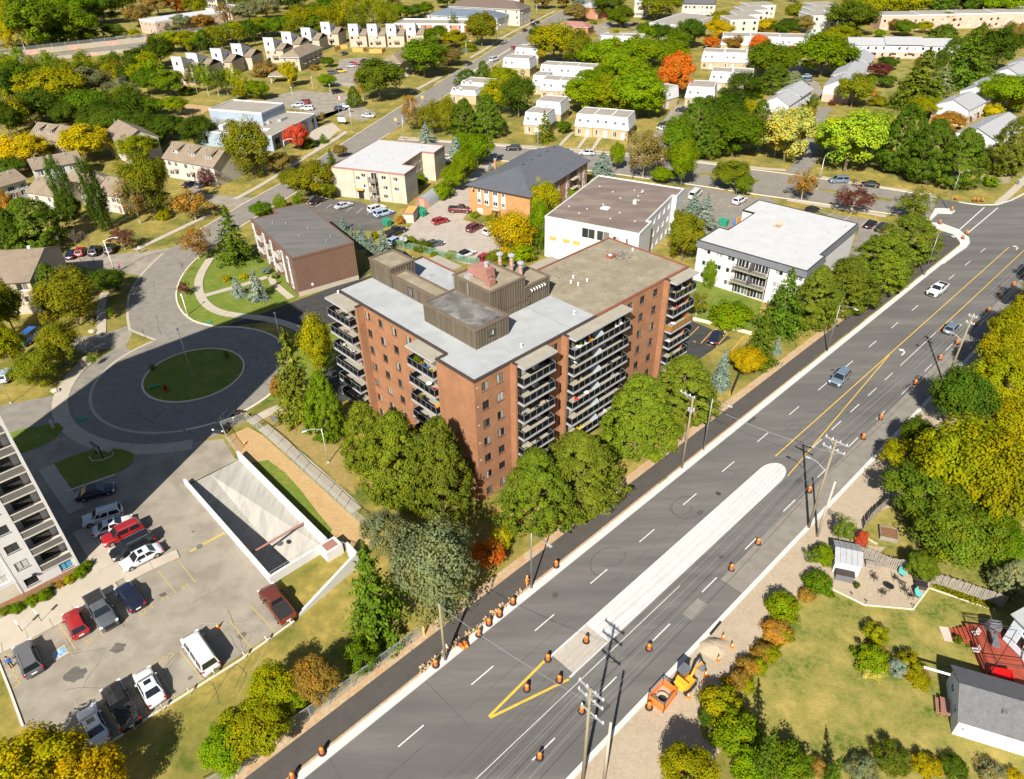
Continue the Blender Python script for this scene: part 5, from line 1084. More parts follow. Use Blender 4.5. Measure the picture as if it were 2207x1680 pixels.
mansard('small white mansard house behind the dark round tree',TM(375,440),-21,1,6.0,8)
mansard('low white mansard house between side street and evergreens',TU(880,690),-21,1,10.0,8,4.6)
mansard('low white mansard house behind the first low one',TU(945,640),-21,1,12.0,9,4.8)
mansard('white mansard end beside the grass bank and lane',TV(900,650),43,1,10.0,8)
mansard('far white mansard roof by the parked cars',TV(548,300),-20,2,10.0,9)
mansard('white mansard row with four windows behind the orange tree',TX(135,405),-18,3,9.0,10)
mansard('white mansard corner house right of the orange tree',TX(40,625),-18,1,10.0,11)
mansard('white mansard house just behind the right corner house',TX(180,530),-18,2,8.0,9)
mansard('far white mansard row behind red and orange trees',TX(250,305),-14,4,13.0,12)
# ================================================================== grey-roofed rows on the right
def greyrow(label,P,az,wd,length,units,h=5.2,rise=2.3,wm='white_siding'):
    """row whose gable end (width wd) faces along local -y; steps every unit"""
    e=empty('grey_roof_row',(P[0],P[1],0),R(az),label,'townhouse');c=rect(wd,length)
    for i in range(4):
        p,q=c[i],c[(i+1)%4];a=math.atan2(q[1]-p[1],q[0]-p[0]);LL=math.hypot(q[0]-p[0],q[1]-p[1])
        ol=wrow(LL,max(2,int(LL/3.2)),[.8,3.4],1.1,1.2,1.2) if i in (1,3) else []
        wall(e,*p,*q,2.6,h,[o for o in ol if o[1]>2.6],wm);wall(e,*p,*q,0,2.6,[o for o in ol if o[1]<2.6],'brick_pink',name='lower_wall')
        for o in ol:window(e,*p,a,*o,'white',near=False,panes=1)
    for k in range(units):
        u=length/units;gable(e,-.3*(k%2),wd+.3*(k%2),k*u+.02,(k+1)*u-.02,h+.45*(k%2),rise,'shingle_grey','y',.3,wm)
        for q in (.3,.7):b=MB();b.tube((wd*.35,(k+q)*u,h+rise*.5),(wd*.35,(k+q)*u,h+rise+.5),.07);b.build('vent_pipe','galv',e)
        for q in (.2,.65):
            y=(k+q)*u;w0=[(wd,y,2.9),(wd,y+2,2.9),(wd+1.3,y+2,2.4),(wd+1.3,y,2.4)];MB().hexa(w0,[(p[0],p[1],p[2]+.1) for p in w0]).build('porch_roof','shingle_grey',e)
    return e
greyrow('long grey gabled row stepping back from the estate drive',(113.7,270.6),-30,9.,62,4)
greyrow('short grey gabled row behind the pale yellow tree',(85.5,249.),-36,8.5,25,2)
greyrow('grey-roofed row closing the lawn at the back',(155.2,357.8),-100,10,46,3)
greyrow('grey-roofed house with white gable beside the yellow shrubs',(139.2,242.2),-47,10.5,15,1)
greyrow('grey-roofed row behind the white-gabled house',(157,260.),-46.5,10,24,2)
greyrow('far grey-roofed row at the right edge',(183,287),-46.5,10,34,2)
greyrow('grey-roofed house half hidden by the corner pines',(129.5,209.9),-48,10.5,24,1)
# ================================================================== vegetation
def quads(name,C,N,size,tint,m,asp=1.0):
    """leaf quads: centres C, normals N, sizes; tint (n,2)"""
    n=len(C);N=N/np.maximum(np.linalg.norm(N,axis=1,keepdims=True),1e-6)
    r=RNG.normal(size=(n,3));U=np.cross(N,r);U/= np.maximum(np.linalg.norm(U,axis=1,keepdims=True),1e-6);W_=np.cross(N,U)
    s=size.reshape(-1,1)*.5
    v=np.stack([C-U*s*asp-W_*s*.25,C+W_*s*-.8+U*s*.1,C+U*s*asp+W_*s*.25,C+W_*s*.8-U*s*.1],1).reshape(-1,3)
    me=bpy.data.meshes.new(name);me.vertices.add(4*n);me.vertices.foreach_set('co',v.astype(np.float32).ravel())
    me.loops.add(4*n);me.loops.foreach_set('vertex_index',np.arange(4*n,dtype=np.int32));me.polygons.add(n)
    me.polygons.foreach_set('loop_start',np.arange(0,4*n,4,dtype=np.int32));me.polygons.foreach_set('loop_total',np.full(n,4,np.int32))
    at=me.color_attributes.new('tint','FLOAT_COLOR','POINT');cc=np.ones((n,4,4),np.float32);cc[:,:,0]=tint[:,:1];cc[:,:,1]=tint[:,1:2];at.data.foreach_set('color',cc.ravel())
    me.materials.append(MAT[m]);me.update();me.validate();return me
def sph(n):
    d=RNG.normal(size=(n,3));return d/np.linalg.norm(d,axis=1,keepdims=True)
def clumps_to_mesh(name,cc,cr,per,size,m,flat=1.,up=.35,hole=0.):
    """each clump: leaves on a lumpy sphere of radius cr"""
    k=len(cc);per=np.asarray(per)*np.ones(k,int);idx=np.repeat(np.arange(k),per);n=len(idx)
    d=sph(n);rr=cr[idx]*(.5+.55*RNG.random(n));off=d*rr[:,None];off[:,2]*= flat
    C=cc[idx]+off;o_=C-np.array([0,0,.42]);o_/= np.maximum(np.linalg.norm(o_,axis=1,keepdims=True),.05);N=d*.7+o_*.7+RNG.normal(size=(n,3))*.4;N[:,2]+= up
    tint=np.stack([np.clip(RNG.random(k)[idx]*.45+RNG.random(n)*.55,0,1),np.clip(RNG.random(k)[idx]*.75+RNG.random(n)*.25,0,1)],1)
    return quads(name,C,N,size*(.7+.6*RNG.random(n)),tint,m)
def crown_dec(i,n=110,per=165,rx=.5,zc=.58,rz=.44,size=.029,m='leaf',seed=0):
    """unit tree: height 1, crown radius .5 (scaled later)"""
    d=sph(n);d[:,2]=np.abs(d[:,2])*np.where(RNG.random(n)<.78,1,-1);lump=1+.22*np.sin(3*d[:,0]+i)*np.cos(4*d[:,1]+2*i)
    r=(.5+.5*RNG.random(n)**.6)*lump
    cc=np.stack([d[:,0]*rx*.82*r,d[:,1]*rx*.82*r,zc+d[:,2]*rz*.82*r],1);cr=.065+.075*RNG.random(n)
    return clumps_to_mesh('crown',cc,cr,per,size,m)
def crown_pine(i,n=380,per=78):
    h=RNG.random(n)**1.1;z=.07+.9*h;prof=np.minimum((1-h)**.62*.56,.5*(.55+h*1.8))+.02
    a=RNG.random(n)*6.283;r=prof*(.35+.65*RNG.random(n)**.4)*(1+.13*np.sin(3*a+i))
    cc=np.stack([np.cos(a)*r,np.sin(a)*r,z],1);cr=.034+.04*RNG.random(n)
    return clumps_to_mesh('crown',cc,cr,per,.021,'needle',.7,.45)
def crown_spruce(i,lev=17):
    C=[];N=[];T=[];S_=[]
    for l in range(lev):
        t=l/(lev-1);z=.06+.92*t;rad=.48*(1-t)**.85+.015;nb=int(15-8*t)
        for b_ in range(nb):
            a=RNG.random()*6.283;rr=rad*(.75+.4*RNG.random());cl=RNG.random();k=int(10+34*(1-t))
            s=RNG.random(k)**.7;sp=rr*.22
            x=np.cos(a)*rr*s+RNG.normal(size=k)*sp*.5*s;y=np.sin(a)*rr*s+RNG.normal(size=k)*sp*.5*s;zz=z-.075*s*(1-t)+RNG.normal(size=k)*.008
            C.append(np.stack([x,y,zz],1));nn=RNG.normal(size=(k,3))*.45;nn[:,2]+=.8;nn[:,0]+= np.cos(a)*.5;nn[:,1]+= np.sin(a)*.5;N.append(nn)
            T.append(np.stack([np.clip(cl*.5+RNG.random(k)*.5,0,1),np.full(k,cl)],1));S_.append(np.full(k,.035)*(.7+.6*RNG.random(k)))
    return quads('crown',np.concatenate(C),np.concatenate(N),np.concatenate(S_),np.concatenate(T),'needle',1.3)
def crown_col(i,n=120,per=90):
    h=RNG.random(n);z=.06+.9*h;prof=.5*np.sin(np.clip(h*2.6+.35,0,3.05))**.6+.03;a=RNG.random(n)*6.283;r=prof*(.5+.5*RNG.random(n))
    return clumps_to_mesh('crown',np.stack([np.cos(a)*r,np.sin(a)*r,z],1),.07+.05*RNG.random(n),per,.03,'leaf',1.2,.2)
def crown_shrub(i,n=60,per=130,m='leaf'):
    d=sph(n);d[:,2]=np.abs(d[:,2]);r=.45+.5*RNG.random(n)
    return clumps_to_mesh('foliage',np.stack([d[:,0]*.42*r,d[:,1]*.42*r,.12+d[:,2]*.68*r],1),.085+.07*RNG.random(n),per,.042,m)
def crown_ball(i,n=40,per=120):
    d=sph(n);return clumps_to_mesh('foliage',np.stack([d[:,0]*.36,d[:,1]*.36,.5+d[:,2]*.38],1),.11+.03*RNG.random(n),per,.04,'leaf',1,.2)
def crown_loose(i,n=60,per=70):
    d=sph(n);r=.35+.65*RNG.random(n)
    return clumps_to_mesh('crown',np.stack([d[:,0]*.42*r,d[:,1]*.42*r,.58+d[:,2]*.38*r],1),.06+.06*RNG.random(n),per,.03,'leaf',1.1)
def crown_willow(i,n=90,per=80):
    a=RNG.random(n)*6.283;h=RNG.random(n);r=.44*np.sqrt(RNG.random(n))*(1-.25*h);z=.22+.68*h
    return clumps_to_mesh('crown',np.stack([np.cos(a)*r,np.sin(a)*r,z],1),.05+.05*RNG.random(n),per,.026,'leaf',2.1,.1)
def trunk_mesh(i,top=.75,limbs=6,r=.022,m='trunk',spread=.3,z0=.3):
    b=MB();b.tube((0,0,-.01),(0,0,z0),r,r*.75,7);p=(random.uniform(-.02,.02),random.uniform(-.02,.02),top);b.tube((0,0,z0),p,r*.75,r*.2,7)
    for k in range(limbs):
        z=z0*.8+(top-z0)*.7*random.random();a=random.random()*6.28;L_=spread*random.uniform(.6,1);b.tube((0,0,z),(math.cos(a)*L_,math.sin(a)*L_,z+.16+.1*random.random()),r*.42,r*.1,5)
    return b.mesh('trunk',m)
def bare_mesh(i):
    b=MB();r0=.016
    def br_(p,d,L_,r,dep):
        q=tuple(p[k]+d[k]*L_ for k in range(3));b.tube(p,q,r,r*.6,5)
        if dep==0:return
        for _ in range(3):
            dd=Vector((d[0]+random.uniform(-.7,.7),d[1]+random.uniform(-.7,.7),d[2]+random.uniform(-.1,.5))).normalized();br_(q,tuple(dd),L_*random.uniform(.6,.8),r*.6,dep-1)
    br_((0,0,0),(0,0,1),.3,r0,5);return b.mesh('branches','trunk')
PROTO={'dec':[(crown_dec(i),trunk_mesh(i)) for i in range(6)],'pine':[(crown_pine(i),trunk_mesh(i,.9,8,.02,'trunk',.25,.3)) for i in range(5)],
         'spr':[(crown_spruce(i),trunk_mesh(i,.95,0,.018)) for i in range(3)],'col':[(crown_col(i),trunk_mesh(i,.8,0,.02)) for i in range(2)],
         'shrub':[(crown_shrub(i),trunk_mesh(i,.5,5,.02,'trunk',.25,.1)) for i in range(4)],'ball':[(crown_ball(i),trunk_mesh(i,.4,3,.02,'trunk',.2,.1)) for i in range(2)],
         'loose':[(crown_loose(i),trunk_mesh(i,.9,9,.014,'trunk_pale',.3,.25)) for i in range(3)],'will':[(crown_willow(i),trunk_mesh(i,.7,5)) for i in range(2)],
         'hot':[(crown_dec(i,m='leaf_hot'),trunk_mesh(i)) for i in range(2)],'dense':[(crown_dec(i+9,120,120,.5,.52,.48,.025),trunk_mesh(i,.7,6,.02)) for i in range(3)],
         'bare':[(bare_mesh(i),None) for i in range(2)]}
COL={'G1':(.066,.115,.004),'G2':(.040,.072,.005),'GB':(.102,.165,.003),'YG':(.152,.168,.003),'YE':(.26,.215,.003),'OR':(.34,.115,.012),'RD':(.33,.06,.028),
       'PU':(.085,.030,.026),'BR':(.155,.115,.030),'OL':(.110,.126,.006),'GY':(.125,.140,.065),'BL':(.125,.175,.155),'RU':(.20,.12,.020),'LI':(.185,.270,.016),'PY':(.29,.275,.06),'PG':(.050,.086,.006),'PL':(.072,.104,.007),'PO':(.074,.096,.008)}
KW={'dec':'broad-leaved tree','pine':'pine','spr':'spruce','col':'columnar tree','shrub':'shrub','ball':'rounded shrub','loose':'loose-crowned tree','will':'willow','hot':'maple','dense':'dense tree','bare':'bare tree'}
NM={'dec':'broadleaf_tree','pine':'pine_tree','spr':'spruce_tree','col':'columnar_tree','shrub':'shrub','ball':'rounded_shrub','loose':'birch_tree','will':'willow_tree','hot':'maple_tree','dense':'dense_tree','bare':'bare_tree'}
CW={'G1':'green','G2':'dark green','GB':'bright green','YG':'yellow-green','YE':'golden yellow','OR':'orange','RD':'red','PU':'dark purple','BR':'brownish','OL':'olive green','GY':'grey-green','BL':'blue-grey','RU':'rusty','LI':'lime green','PY':'pale yellow','PG':'deep green','PL':'light green','PO':'olive'}
TREES=[]
def tree(crop,x,yt,yb,wd,kind,cl,where,back=.45):
    u,vt=crop(x,yt);_,vb=crop(x,yb);wpx=crop(x+wd,yt)[0]-u
    g=G((u,vb));dep=PX((g[0],g[1],0))[2];rad=max(.3,wpx*dep/FPX/2)
    if kind in ('spr','col','bare'):back=.25
    nrm=math.hypot(g[0],g[1]);k=1+rad*back/nrm;bx_,by_=g[0]*k,g[1]*k
    d=ray(u,vt);kk=math.hypot(bx_,by_)/math.hypot(d[0],d[1]);h=CAM_H+d[2]*kk
    rad*=(1.2 if by_<200 else 1.38)*(.92 if kind=='pine' else 1);h=max(h*(1. if by_>200 else .97 if kind in ('dec','dense','hot','loose','shrub','ball') else 1.03),rad*1.1,.7)
    for _ in range(4):      # keep the crown's middle on the measured column
        uu,vv,dd=PX((bx_,by_,h*.5));bx_+=(u-uu)*dd/FPX
    TREES.append((bx_,by_,h,rad,kind,cl,where))
def plant_all():
    from collections import Counter
    def lab(t):return '%s %s %s'%(CW[t[5]],KW[t[4]],t[6])
    cnt=Counter(lab(t) for t in TREES)
    for i,t in enumerate(TREES):
        x,y,h,rad,kind,cl,where=t;pr=PROTO[kind];cm,tm=pr[i%len(pr)];L_=lab(t)
        e=empty(NM[kind],(x,y,0),random.random()*6.28,L_,'shrub' if kind in ('shrub','ball') else 'tree',('%ss %s'%(KW[kind],where)) if cnt[L_]>1 else None)
        e.scale=(rad*2,rad*2,h)
        c=COL[cl];j=1.5*random.uniform(.84,1.16);jr=random.uniform(.9,1.12)
        obj('crown' if kind not in ('shrub','ball','bare') else ('branches' if kind=='bare' else 'foliage'),cm,e,color=(c[0]*j*jr,c[1]*j,c[2]*j))
        if tm:obj('trunk' if kind not in ('shrub','ball') else 'stems',tm,e)
def TT(crop,where,rows):
    for r in rows:tree(crop,r[0],r[1],r[2],r[3],r[4],r[5],where)
TT(T1,'in the woods beyond the expressway',[(60,-60,200,240,'dec','G2'),(230,-30,330,300,'dec','G1'),(430,-80,190,260,'dec','GB'),(480,60,300,240,'dec','G1'),(640,-60,160,190,'dec','G2'),(870,20,180,140,'dec','BR'),(990,-80,110,160,'dec','BR'),(720,150,262,120,'dec','PG'),(-20,-40,320,200,'dec','YG'),(330,-120,120,220,'dec','YG'),(560,-100,120,200,'dec','G1'),(770,-90,100,180,'dec','G1'),(150,-120,60,240,'dec','YG'),(130,140,330,130,'loose','PY'),(380,170,310,150,'dec','G2'),(560,180,290,110,'dec','G2')])
TT(T1,'beyond the expressway on the left',[(50,110,330,110,'dec','YE')]);TT(T1,'beside the low far tan building',[(840,205,252,95,'shrub','YG'),(1150,90,205,120,'dec','GY'),(1290,90,195,120,'dec','RU'),(1240,-20,110,120,'dec','OL'),(1060,150,215,120,'shrub','GY')])
TT(T1,'at the top edge near the far mast',[(1110,-70,100,130,'hot','OR'),(1580,30,150,160,'dec','GY'),(1690,10,130,170,'dec','GY'),(1480,0,120,130,'bare','BR'),(1560,-60,60,160,'dec','OL'),(1850,-40,70,200,'dec','G1'),(1720,-80,40,180,'dec','G2')])
TT(T1,'in the tall row behind the white-box townhouses',[(1930,50,210,200,'dec','YG'),(2060,-10,180,190,'dec','G1'),(1370,160,300,150,'dec','YG'),(1470,140,280,140,'dec','G1'),(1570,130,270,140,'dec','G2'),(1660,105,240,140,'dec','YG'),(1760,105,240,140,'dec','G1'),(1850,95,215,130,'dec','GB'),(2000,110,215,130,'dec','G1'),(1100,195,340,160,'dec','YG'),(1200,205,310,130,'dec','YG'),(1290,185,320,110,'pine','G2')])
TT(TU,'weeping behind the white-box townhouses',[(60,30,230,140,'will','YG'),(160,-20,190,150,'will','YG'),(250,10,200,140,'will','OL'),(350,-40,170,160,'will','YG'),(450,20,190,150,'will','YG'),(540,30,140,110,'dec','G1'),(620,30,130,110,'dec','PG'),(700,20,110,110,'dec','G1'),(50,-60,110,150,'will','G1'),(260,-80,80,160,'will','YG'),(480,-60,90,140,'will','OL'),(850,-30,60,140,'dec','PG')])
TT(T1,'in the woods between expressway and townhouses',[(1010,230,430,170,'dec','G2'),(890,300,480,170,'dec','G2'),(80,390,630,240,'dec','G1'),(60,540,870,190,'loose','YG'),(210,420,570,190,'dec','PG'),(340,420,710,320,'dec','YG'),(240,550,800,240,'dec','G2'),(560,420,650,210,'dec','GY'),(640,430,610,170,'loose','BR'),(480,380,570,200,'dec','OL'),(770,480,650,180,'loose','GY'),(830,400,530,150,'dec','G2'),(930,430,610,160,'dec','G1'),(1070,440,625,180,'dec','G1'),(1180,530,612,90,'shrub','G2'),(1110,610,745,130,'dec','GB'),(970,620,745,130,'dec','G1'),(780,610,760,220,'dec','PG'),(550,600,770,240,'dec','G1'),(640,650,830,220,'dec','G2'),(830,700,890,220,'dec','G2'),(720,720,870,200,'dec','PG'),(930,720,905,170,'dec','G2'),(1070,720,905,180,'dec','G2'),(1265,720,935,220,'dense','G2'),(30,640,890,190,'dec','G2'),(440,640,800,180,'dec','PG'),(120,640,830,170,'loose','YG'),(700,380,520,160,'dec','OL'),(-30,420,700,200,'dec','PG'),(580,740,850,160,'dec','G2'),(1000,800,920,150,'dec','G2')])
TT(T1,'in the pale-stemmed group beside the white-box row',[(1230,380,600,90,'loose','PL'),(1300,365,620,100,'loose','GB'),(1370,400,622,100,'loose','PL'),(1430,410,610,90,'loose','PL'),(1490,390,622,100,'loose','YG'),(1560,460,635,100,'loose','YG'),(1640,510,642,120,'dec','GB'),(1530,560,640,90,'dec','YG')])
TT(T1,'beside the open shelter',[(1680,430,490,150,'shrub','BR'),(1840,385,560,95,'dec','YE'),(2080,470,562,95,'dec','GB')]);TT(T1,'in front of the hip-roofed terrace',[(2085,370,432,75,'dec','G1'),(2000,405,450,60,'shrub','RU')])
TT(T1,'among the tan-roofed townhouses',[(130,855,1085,270,'dec','YE'),(270,930,1020,130,'dec','YG'),(50,1030,1150,190,'dec','PG'),(390,860,1000,80,'dec','PU'),(545,780,1050,260,'dec','YE'),(870,850,1050,220,'dec','YG'),(390,985,1410,105,'col','G2'),(590,985,1470,115,'col','G2'),(440,1210,1450,140,'dec','G2'),(1320,1055,1195,170,'loose','PU')])
TT(T1,'on the street lawn by the tan townhouses',[(940,890,1410,270,'dense','OL'),(840,1060,1440,230,'loose','BR'),(1220,1190,1425,250,'loose','RU'),(770,1420,1605,160,'loose','PU'),(1040,1310,1400,100,'shrub','YG')])
TT(T1,'beside the community building',[(1570,720,1160,310,'dense','OL'),(1780,970,1115,130,'dec','BR'),(1890,790,965,125,'hot','RD'),(1960,860,945,90,'shrub','G2'),(2055,850,912,65,'spr','G1'),(2045,710,795,50,'loose','BR')])
TT(T1,'at the left edge of the townhouse drive',[(200,1240,1610,390,'pine','PG'),(40,1190,1460,140,'dec','RU'),(60,1300,1640,180,'pine','G2'),(470,1430,1670,140,'bare','BR'),(560,1440,1680,130,'bare','BR')])
TT(T1,'at the bend of the side street',[(1240,1430,1670,235,'loose','RU')]);TT(T1,'on the lawn by the brown metal building',[(1470,1305,1680,225,'spr','PG')])
TT(T1,'between side street and beige block',[(1860,1065,1225,150,'dec','OL'),(2000,1025,1275,260,'dec','OL'),(2085,1165,1275,110,'dec','OL'),(2105,940,1065,65,'spr','PG'),(1660,1285,1395,130,'dec','G1'),(2160,920,1010,70,'dec','BR')])
TT(T1,'behind the brown metal building',[(1755,1265,1332,34,'col','GB'),(1775,1235,1334,38,'col','GB'),(1802,1255,1334,38,'col','GB'),(1880,1245,1302,34,'col','GB'),(1907,1225,1298,38,'col','GB')])
TT(L2,'beside the corner house',[(20,80,500,230,'dec','OL'),(330,10,340,210,'pine','PG'),(430,10,460,330,'dense','OL'),(680,55,240,200,'dec','G2'),(370,350,700,260,'dense','OL'),(210,560,840,260,'dense','OL'),(50,390,710,210,'dec','YG'),(-60,100,560,200,'dec','PG')])
TT(L2,'newly planted around the turning circle',[(705,300,390,42,'loose','GB'),(580,580,695,50,'loose','GB'),(970,650,745,45,'loose','G1'),(1440,580,665,45,'loose','G1')])
TT(L2,'on the green lawn by the brown building',[(1505,110,245,92,'spr','BL'),(1625,60,268,130,'spr','BL'),(1692,50,102,65,'ball','BL'),(1750,95,132,45,'ball','G1'),(1435,100,145,60,'shrub','YE'),(1545,98,132,60,'shrub','YE'),(1650,5,30,40,'ball','PG')])
TT(L2,'at the kerb of the bending street',[(1160,0,95,75,'bare','PU'),(1170,140,245,90,'loose','PU')])
TT(L2,'beside the left facade of the brick block',[(2010,320,770,220,'dense','YG'),(1860,435,1035,290,'spr','PO'),(1760,690,880,90,'shrub','RU'),(2060,710,1190,260,'pine','G1')])
TT(CM,'in front of the brick block by the dry lawn',[(250,940,1340,300,'pine','PL'),(430,1000,1560,400,'pine','PL'),(660,1040,1620,380,'pine','PO')])
TT(CM,'between the brick block and the walking path',[(1190,1220,1680,420,'pine','PL'),(1430,1130,1580,480,'pine','PO'),(1760,800,1270,440,'pine','PL'),(2010,690,1060,400,'pine','PO')])
TT(B2,'at the path end below the brick block',[(620,0,720,500,'dense','GY'),(300,-40,330,260,'dec','GY'),(210,135,770,370,'spr','PG'),(960,170,345,210,'hot','OR'),(1040,60,220,150,'loose','YE'),(150,780,985,215,'ball','G1'),(900,60,240,180,'bare','BR')])
TT(B1,'on the bank between car park and fence',[(2010,895,1200,260,'dec','RU'),(1740,945,1260,300,'dec','YG'),(1640,1180,1490,400,'dec','YG'),(1440,1330,1590,330,'dec','GB'),(1880,1010,1240,220,'dec','GB')])
TT(B1,'at the corner of the pale car park',[(190,1270,1850,560,'dec','YE'),(560,1420,1900,430,'dec','YE')])
TT(B1,'in the bed at the foot of the tower',[(30,560,610,80,'shrub','PL'),(110,520,590,90,'shrub','G1'),(200,490,550,95,'shrub','GB'),(280,430,515,100,'shrub','G1'),(440,340,410,80,'shrub','YG'),(510,290,370,95,'shrub','GB'),(550,250,320,70,'shrub','G1'),(380,385,440,60,'shrub','RU'),(330,400,450,50,'shrub','GY')])
TT(R4,'overhanging the sandy verge',[(1450,405,660,260,'dec','YG'),(1800,220,900,500,'dec','YG'),(1570,580,1010,430,'dec','PL'),(2010,300,1010,460,'dec','YG'),(1760,800,1260,440,'dec','PL'),(2080,950,1260,260,'dec','G1'),(2140,1140,1430,210,'pine','GY'),(1550,1120,1330,180,'dec','PL'),(2000,850,1150,330,'dec','G1')])
TT(R2,'in the golden row beside the sandy verge',[(2150,740,1110,320,'dec','YG'),(2080,1020,1470,360,'dec','YG'),(2280,900,1300,320,'dec','YE'),(2250,1330,1700,400,'dec','YG')])
TT(R4,'on the verge by the shed',[(1060,870,1100,150,'loose','PL'),(1180,960,1100,90,'shrub','RD'),(950,1060,1215,155,'shrub','GB'),(860,1100,1230,110,'loose','PL'),(910,1240,1405,195,'shrub','G1'),(830,1360,1450,110,'shrub','RU'),(690,1350,1570,225,'shrub','GB')])
TT(B3,'in the hedge along the lawn edge',[(630,650,770,200,'shrub','RU'),(690,690,790,120,'shrub','YG'),(540,780,900,140,'shrub','RU'),(600,800,910,130,'shrub','YG'),(450,880,1010,150,'shrub','RU'),(520,880,990,110,'shrub','YG'),(400,950,1090,150,'shrub','RU'),(440,1010,1110,110,'shrub','YG'),(270,1040,1270,280,'shrub','YG'),(390,1200,1480,320,'shrub','GB'),(190,1180,1320,110,'shrub','PG'),(310,1000,1060,70,'shrub','YE')])
TT(B3,'along the bottom of the garden',[(480,1400,1660,240,'shrub','GB'),(570,1280,1700,200,'spr','G2'),(740,1400,1650,270,'shrub','G1'),(1010,1460,1690,110,'spr','PG'),(1200,1510,1670,210,'shrub','GY'),(1360,1440,1605,225,'ball','PO'),(1595,1480,1625,185,'shrub','YE'),(1760,1530,1630,180,'shrub','G2'),(2010,1540,1670,185,'shrub','GY'),(2150,1590,1680,130,'shrub','YE'),(60,1500,1800,330,'dec','YG'),(900,1510,1620,120,'shrub','BR')])
TT(B3,'in the curved bed of the lawn',[(1270,660,800,155,'ball','YG'),(1245,780,960,225,'shrub','GB'),(1490,845,990,165,'ball','YG'),(1400,880,1015,105,'ball','BL'),(1545,955,1055,150,'shrub','YG'),(1250,945,1010,150,'shrub','PY'),(1790,735,802,55,'ball','PL')])
TT(R2,'in the row between the walking path and the white block',[(1480,170,500,400,'pine','PO'),(1300,300,680,400,'pine','PL'),(1080,450,820,400,'pine','PO'),(890,500,920,300,'pine','PO'),(690,510,940,280,'spr','PG'),(550,780,1140,200,'spr','PG'),(1180,560,760,220,'pine','PO')])
TT(R2,'beside the black lot',[(640,955,1065,65,'spr','BL'),(450,1015,1230,190,'dec','YE'),(500,1040,1200,110,'dec','GB'),(290,1030,1290,125,'spr','BL'),(350,690,895,280,'shrub','GB'),(130,650,840,140,'loose','OL'),(205,475,645,72,'col','GB'),(740,820,920,130,'shrub','G1')])
TT(T2,'around the tan corner block',[(250,370,655,260,'dec','PL'),(145,430,650,100,'loose','RU'),(95,545,690,85,'pine','PG'),(540,245,505,250,'dec','G1'),(700,310,425,145,'dec','BR')])
TT(T2,'beside the low brick block',[(910,70,305,190,'dec','OL'),(740,210,315,140,'dec','YG'),(620,175,290,140,'dec','G1'),(730,65,225,55,'loose','PL'),(820,270,330,100,'shrub','OL'),(1275,165,260,105,'dec','G2')])
TT(T2,'on the corner between side street and cross street',[(820,440,565,150,'pine','PG'),(920,385,545,95,'pine','PG'),(460,590,825,110,'loose','RU'),(490,700,830,130,'loose','BR'),(555,780,922,100,'spr','BL'),(590,630,865,135,'dense','OL'),(690,615,865,140,'dense','OL'),(800,625,885,170,'pine','PG'),(945,595,885,195,'pine','PG'),(1020,490,745,170,'dec','YG'),(1145,455,765,205,'dense','PG'),(1050,425,570,160,'dec','YG'),(960,550,700,120,'dec','YG')])
TT(T2,'by the mansard end house',[(1310,705,905,115,'spr','PO'),(1430,770,855,85,'dec','G1')])
TT(T2,'in the green grove behind the mansard row',[(1370,145,425,260,'dec','YG'),(1510,190,435,180,'dec','OL'),(1590,270,445,140,'dec','GB'),(1730,290,400,160,'dec','YE'),(1720,310,490,280,'dec','GB'),(1810,400,570,260,'dec','GB'),(1580,500,730,270,'dec','GB'),(1750,505,745,250,'dec','YG'),(1910,440,770,270,'dec','GB'),(1920,235,445,250,'dec','GB'),(2090,270,445,230,'dec','GB'),(1640,440,600,200,'dec','GB'),(1980,560,760,160,'dec','GB')])
TT(T2,'flaming between the mansard rows',[(2150,330,645,180,'hot','OR'),(2110,420,600,120,'hot','OR')])
TT(T2,'around the far turning circle',[(2040,145,290,140,'dec','G2'),(2170,175,310,140,'dec','G1'),(1800,35,185,140,'dec','G1'),(1720,-70,130,170,'dec','G2'),(2050,-50,140,240,'dec','OL'),(1540,-20,65,110,'spr','BL'),(1510,35,145,140,'dec','BR'),(1620,122,158,40,'ball','GB'),(1950,140,240,90,'dec','G1'),(1450,-60,60,120,'dec','BR'),(1300,-50,60,120,'dec','BR')])
TT(T2,'in the hedge between beige and orange blocks',[(880,845,1070,170,'dec','GB'),(800,940,1160,170,'dec','GB'),(730,1040,1230,150,'dec','GB'),(660,1120,1270,140,'shrub','GB'),(520,1085,1175,75,'shrub','GB'),(790,850,1000,110,'dec','GB')])
TT(T2,'at the cross street kerb',[(745,860,1015,95,'spr','BL'),(1680,965,1125,155,'spr','BL'),(1770,900,1095,95,'dec','GB'),(1950,800,1160,270,'loose','BR'),(1880,870,1150,160,'bare','BR'),(2150,730,1090,200,'dec','G1'),(965,1035,1090,40,'spr','BL'),(2060,1060,1180,140,'dec','GB')])
TT(T2,'beside the orange brick block',[(1310,1125,1440,215,'dense','YG'),(1100,1325,1650,300,'dense','YE'),(1280,1250,1610,140,'dense','GB'),(865,1352,1392,62,'ball','GB'),(962,1372,1412,60,'ball','GB'),(1480,1180,1270,110,'shrub','GB'),(1170,1500,1680,180,'shrub','GB'),(1020,1570,1690,170,'shrub','PL')])
TT(T2,'in the row between the two car parks',[(25,1375,1480,70,'spr','BL'),(85,1435,1545,70,'spr','BL'),(145,1425,1580,90,'spr','BL'),(210,1485,1620,80,'spr','BL'),(285,1450,1635,105,'spr','BL')])
TT(T2,'at the edge of the tan lot',[(440,1485,1575,120,'shrub','GB'),(540,1515,1605,130,'shrub','PL'),(230,1462,1522,55,'shrub','YG'),(390,1350,1430,55,'shrub','RU'),(720,1600,1650,90,'shrub','YG'),(610,1600,1640,60,'shrub','GB')])
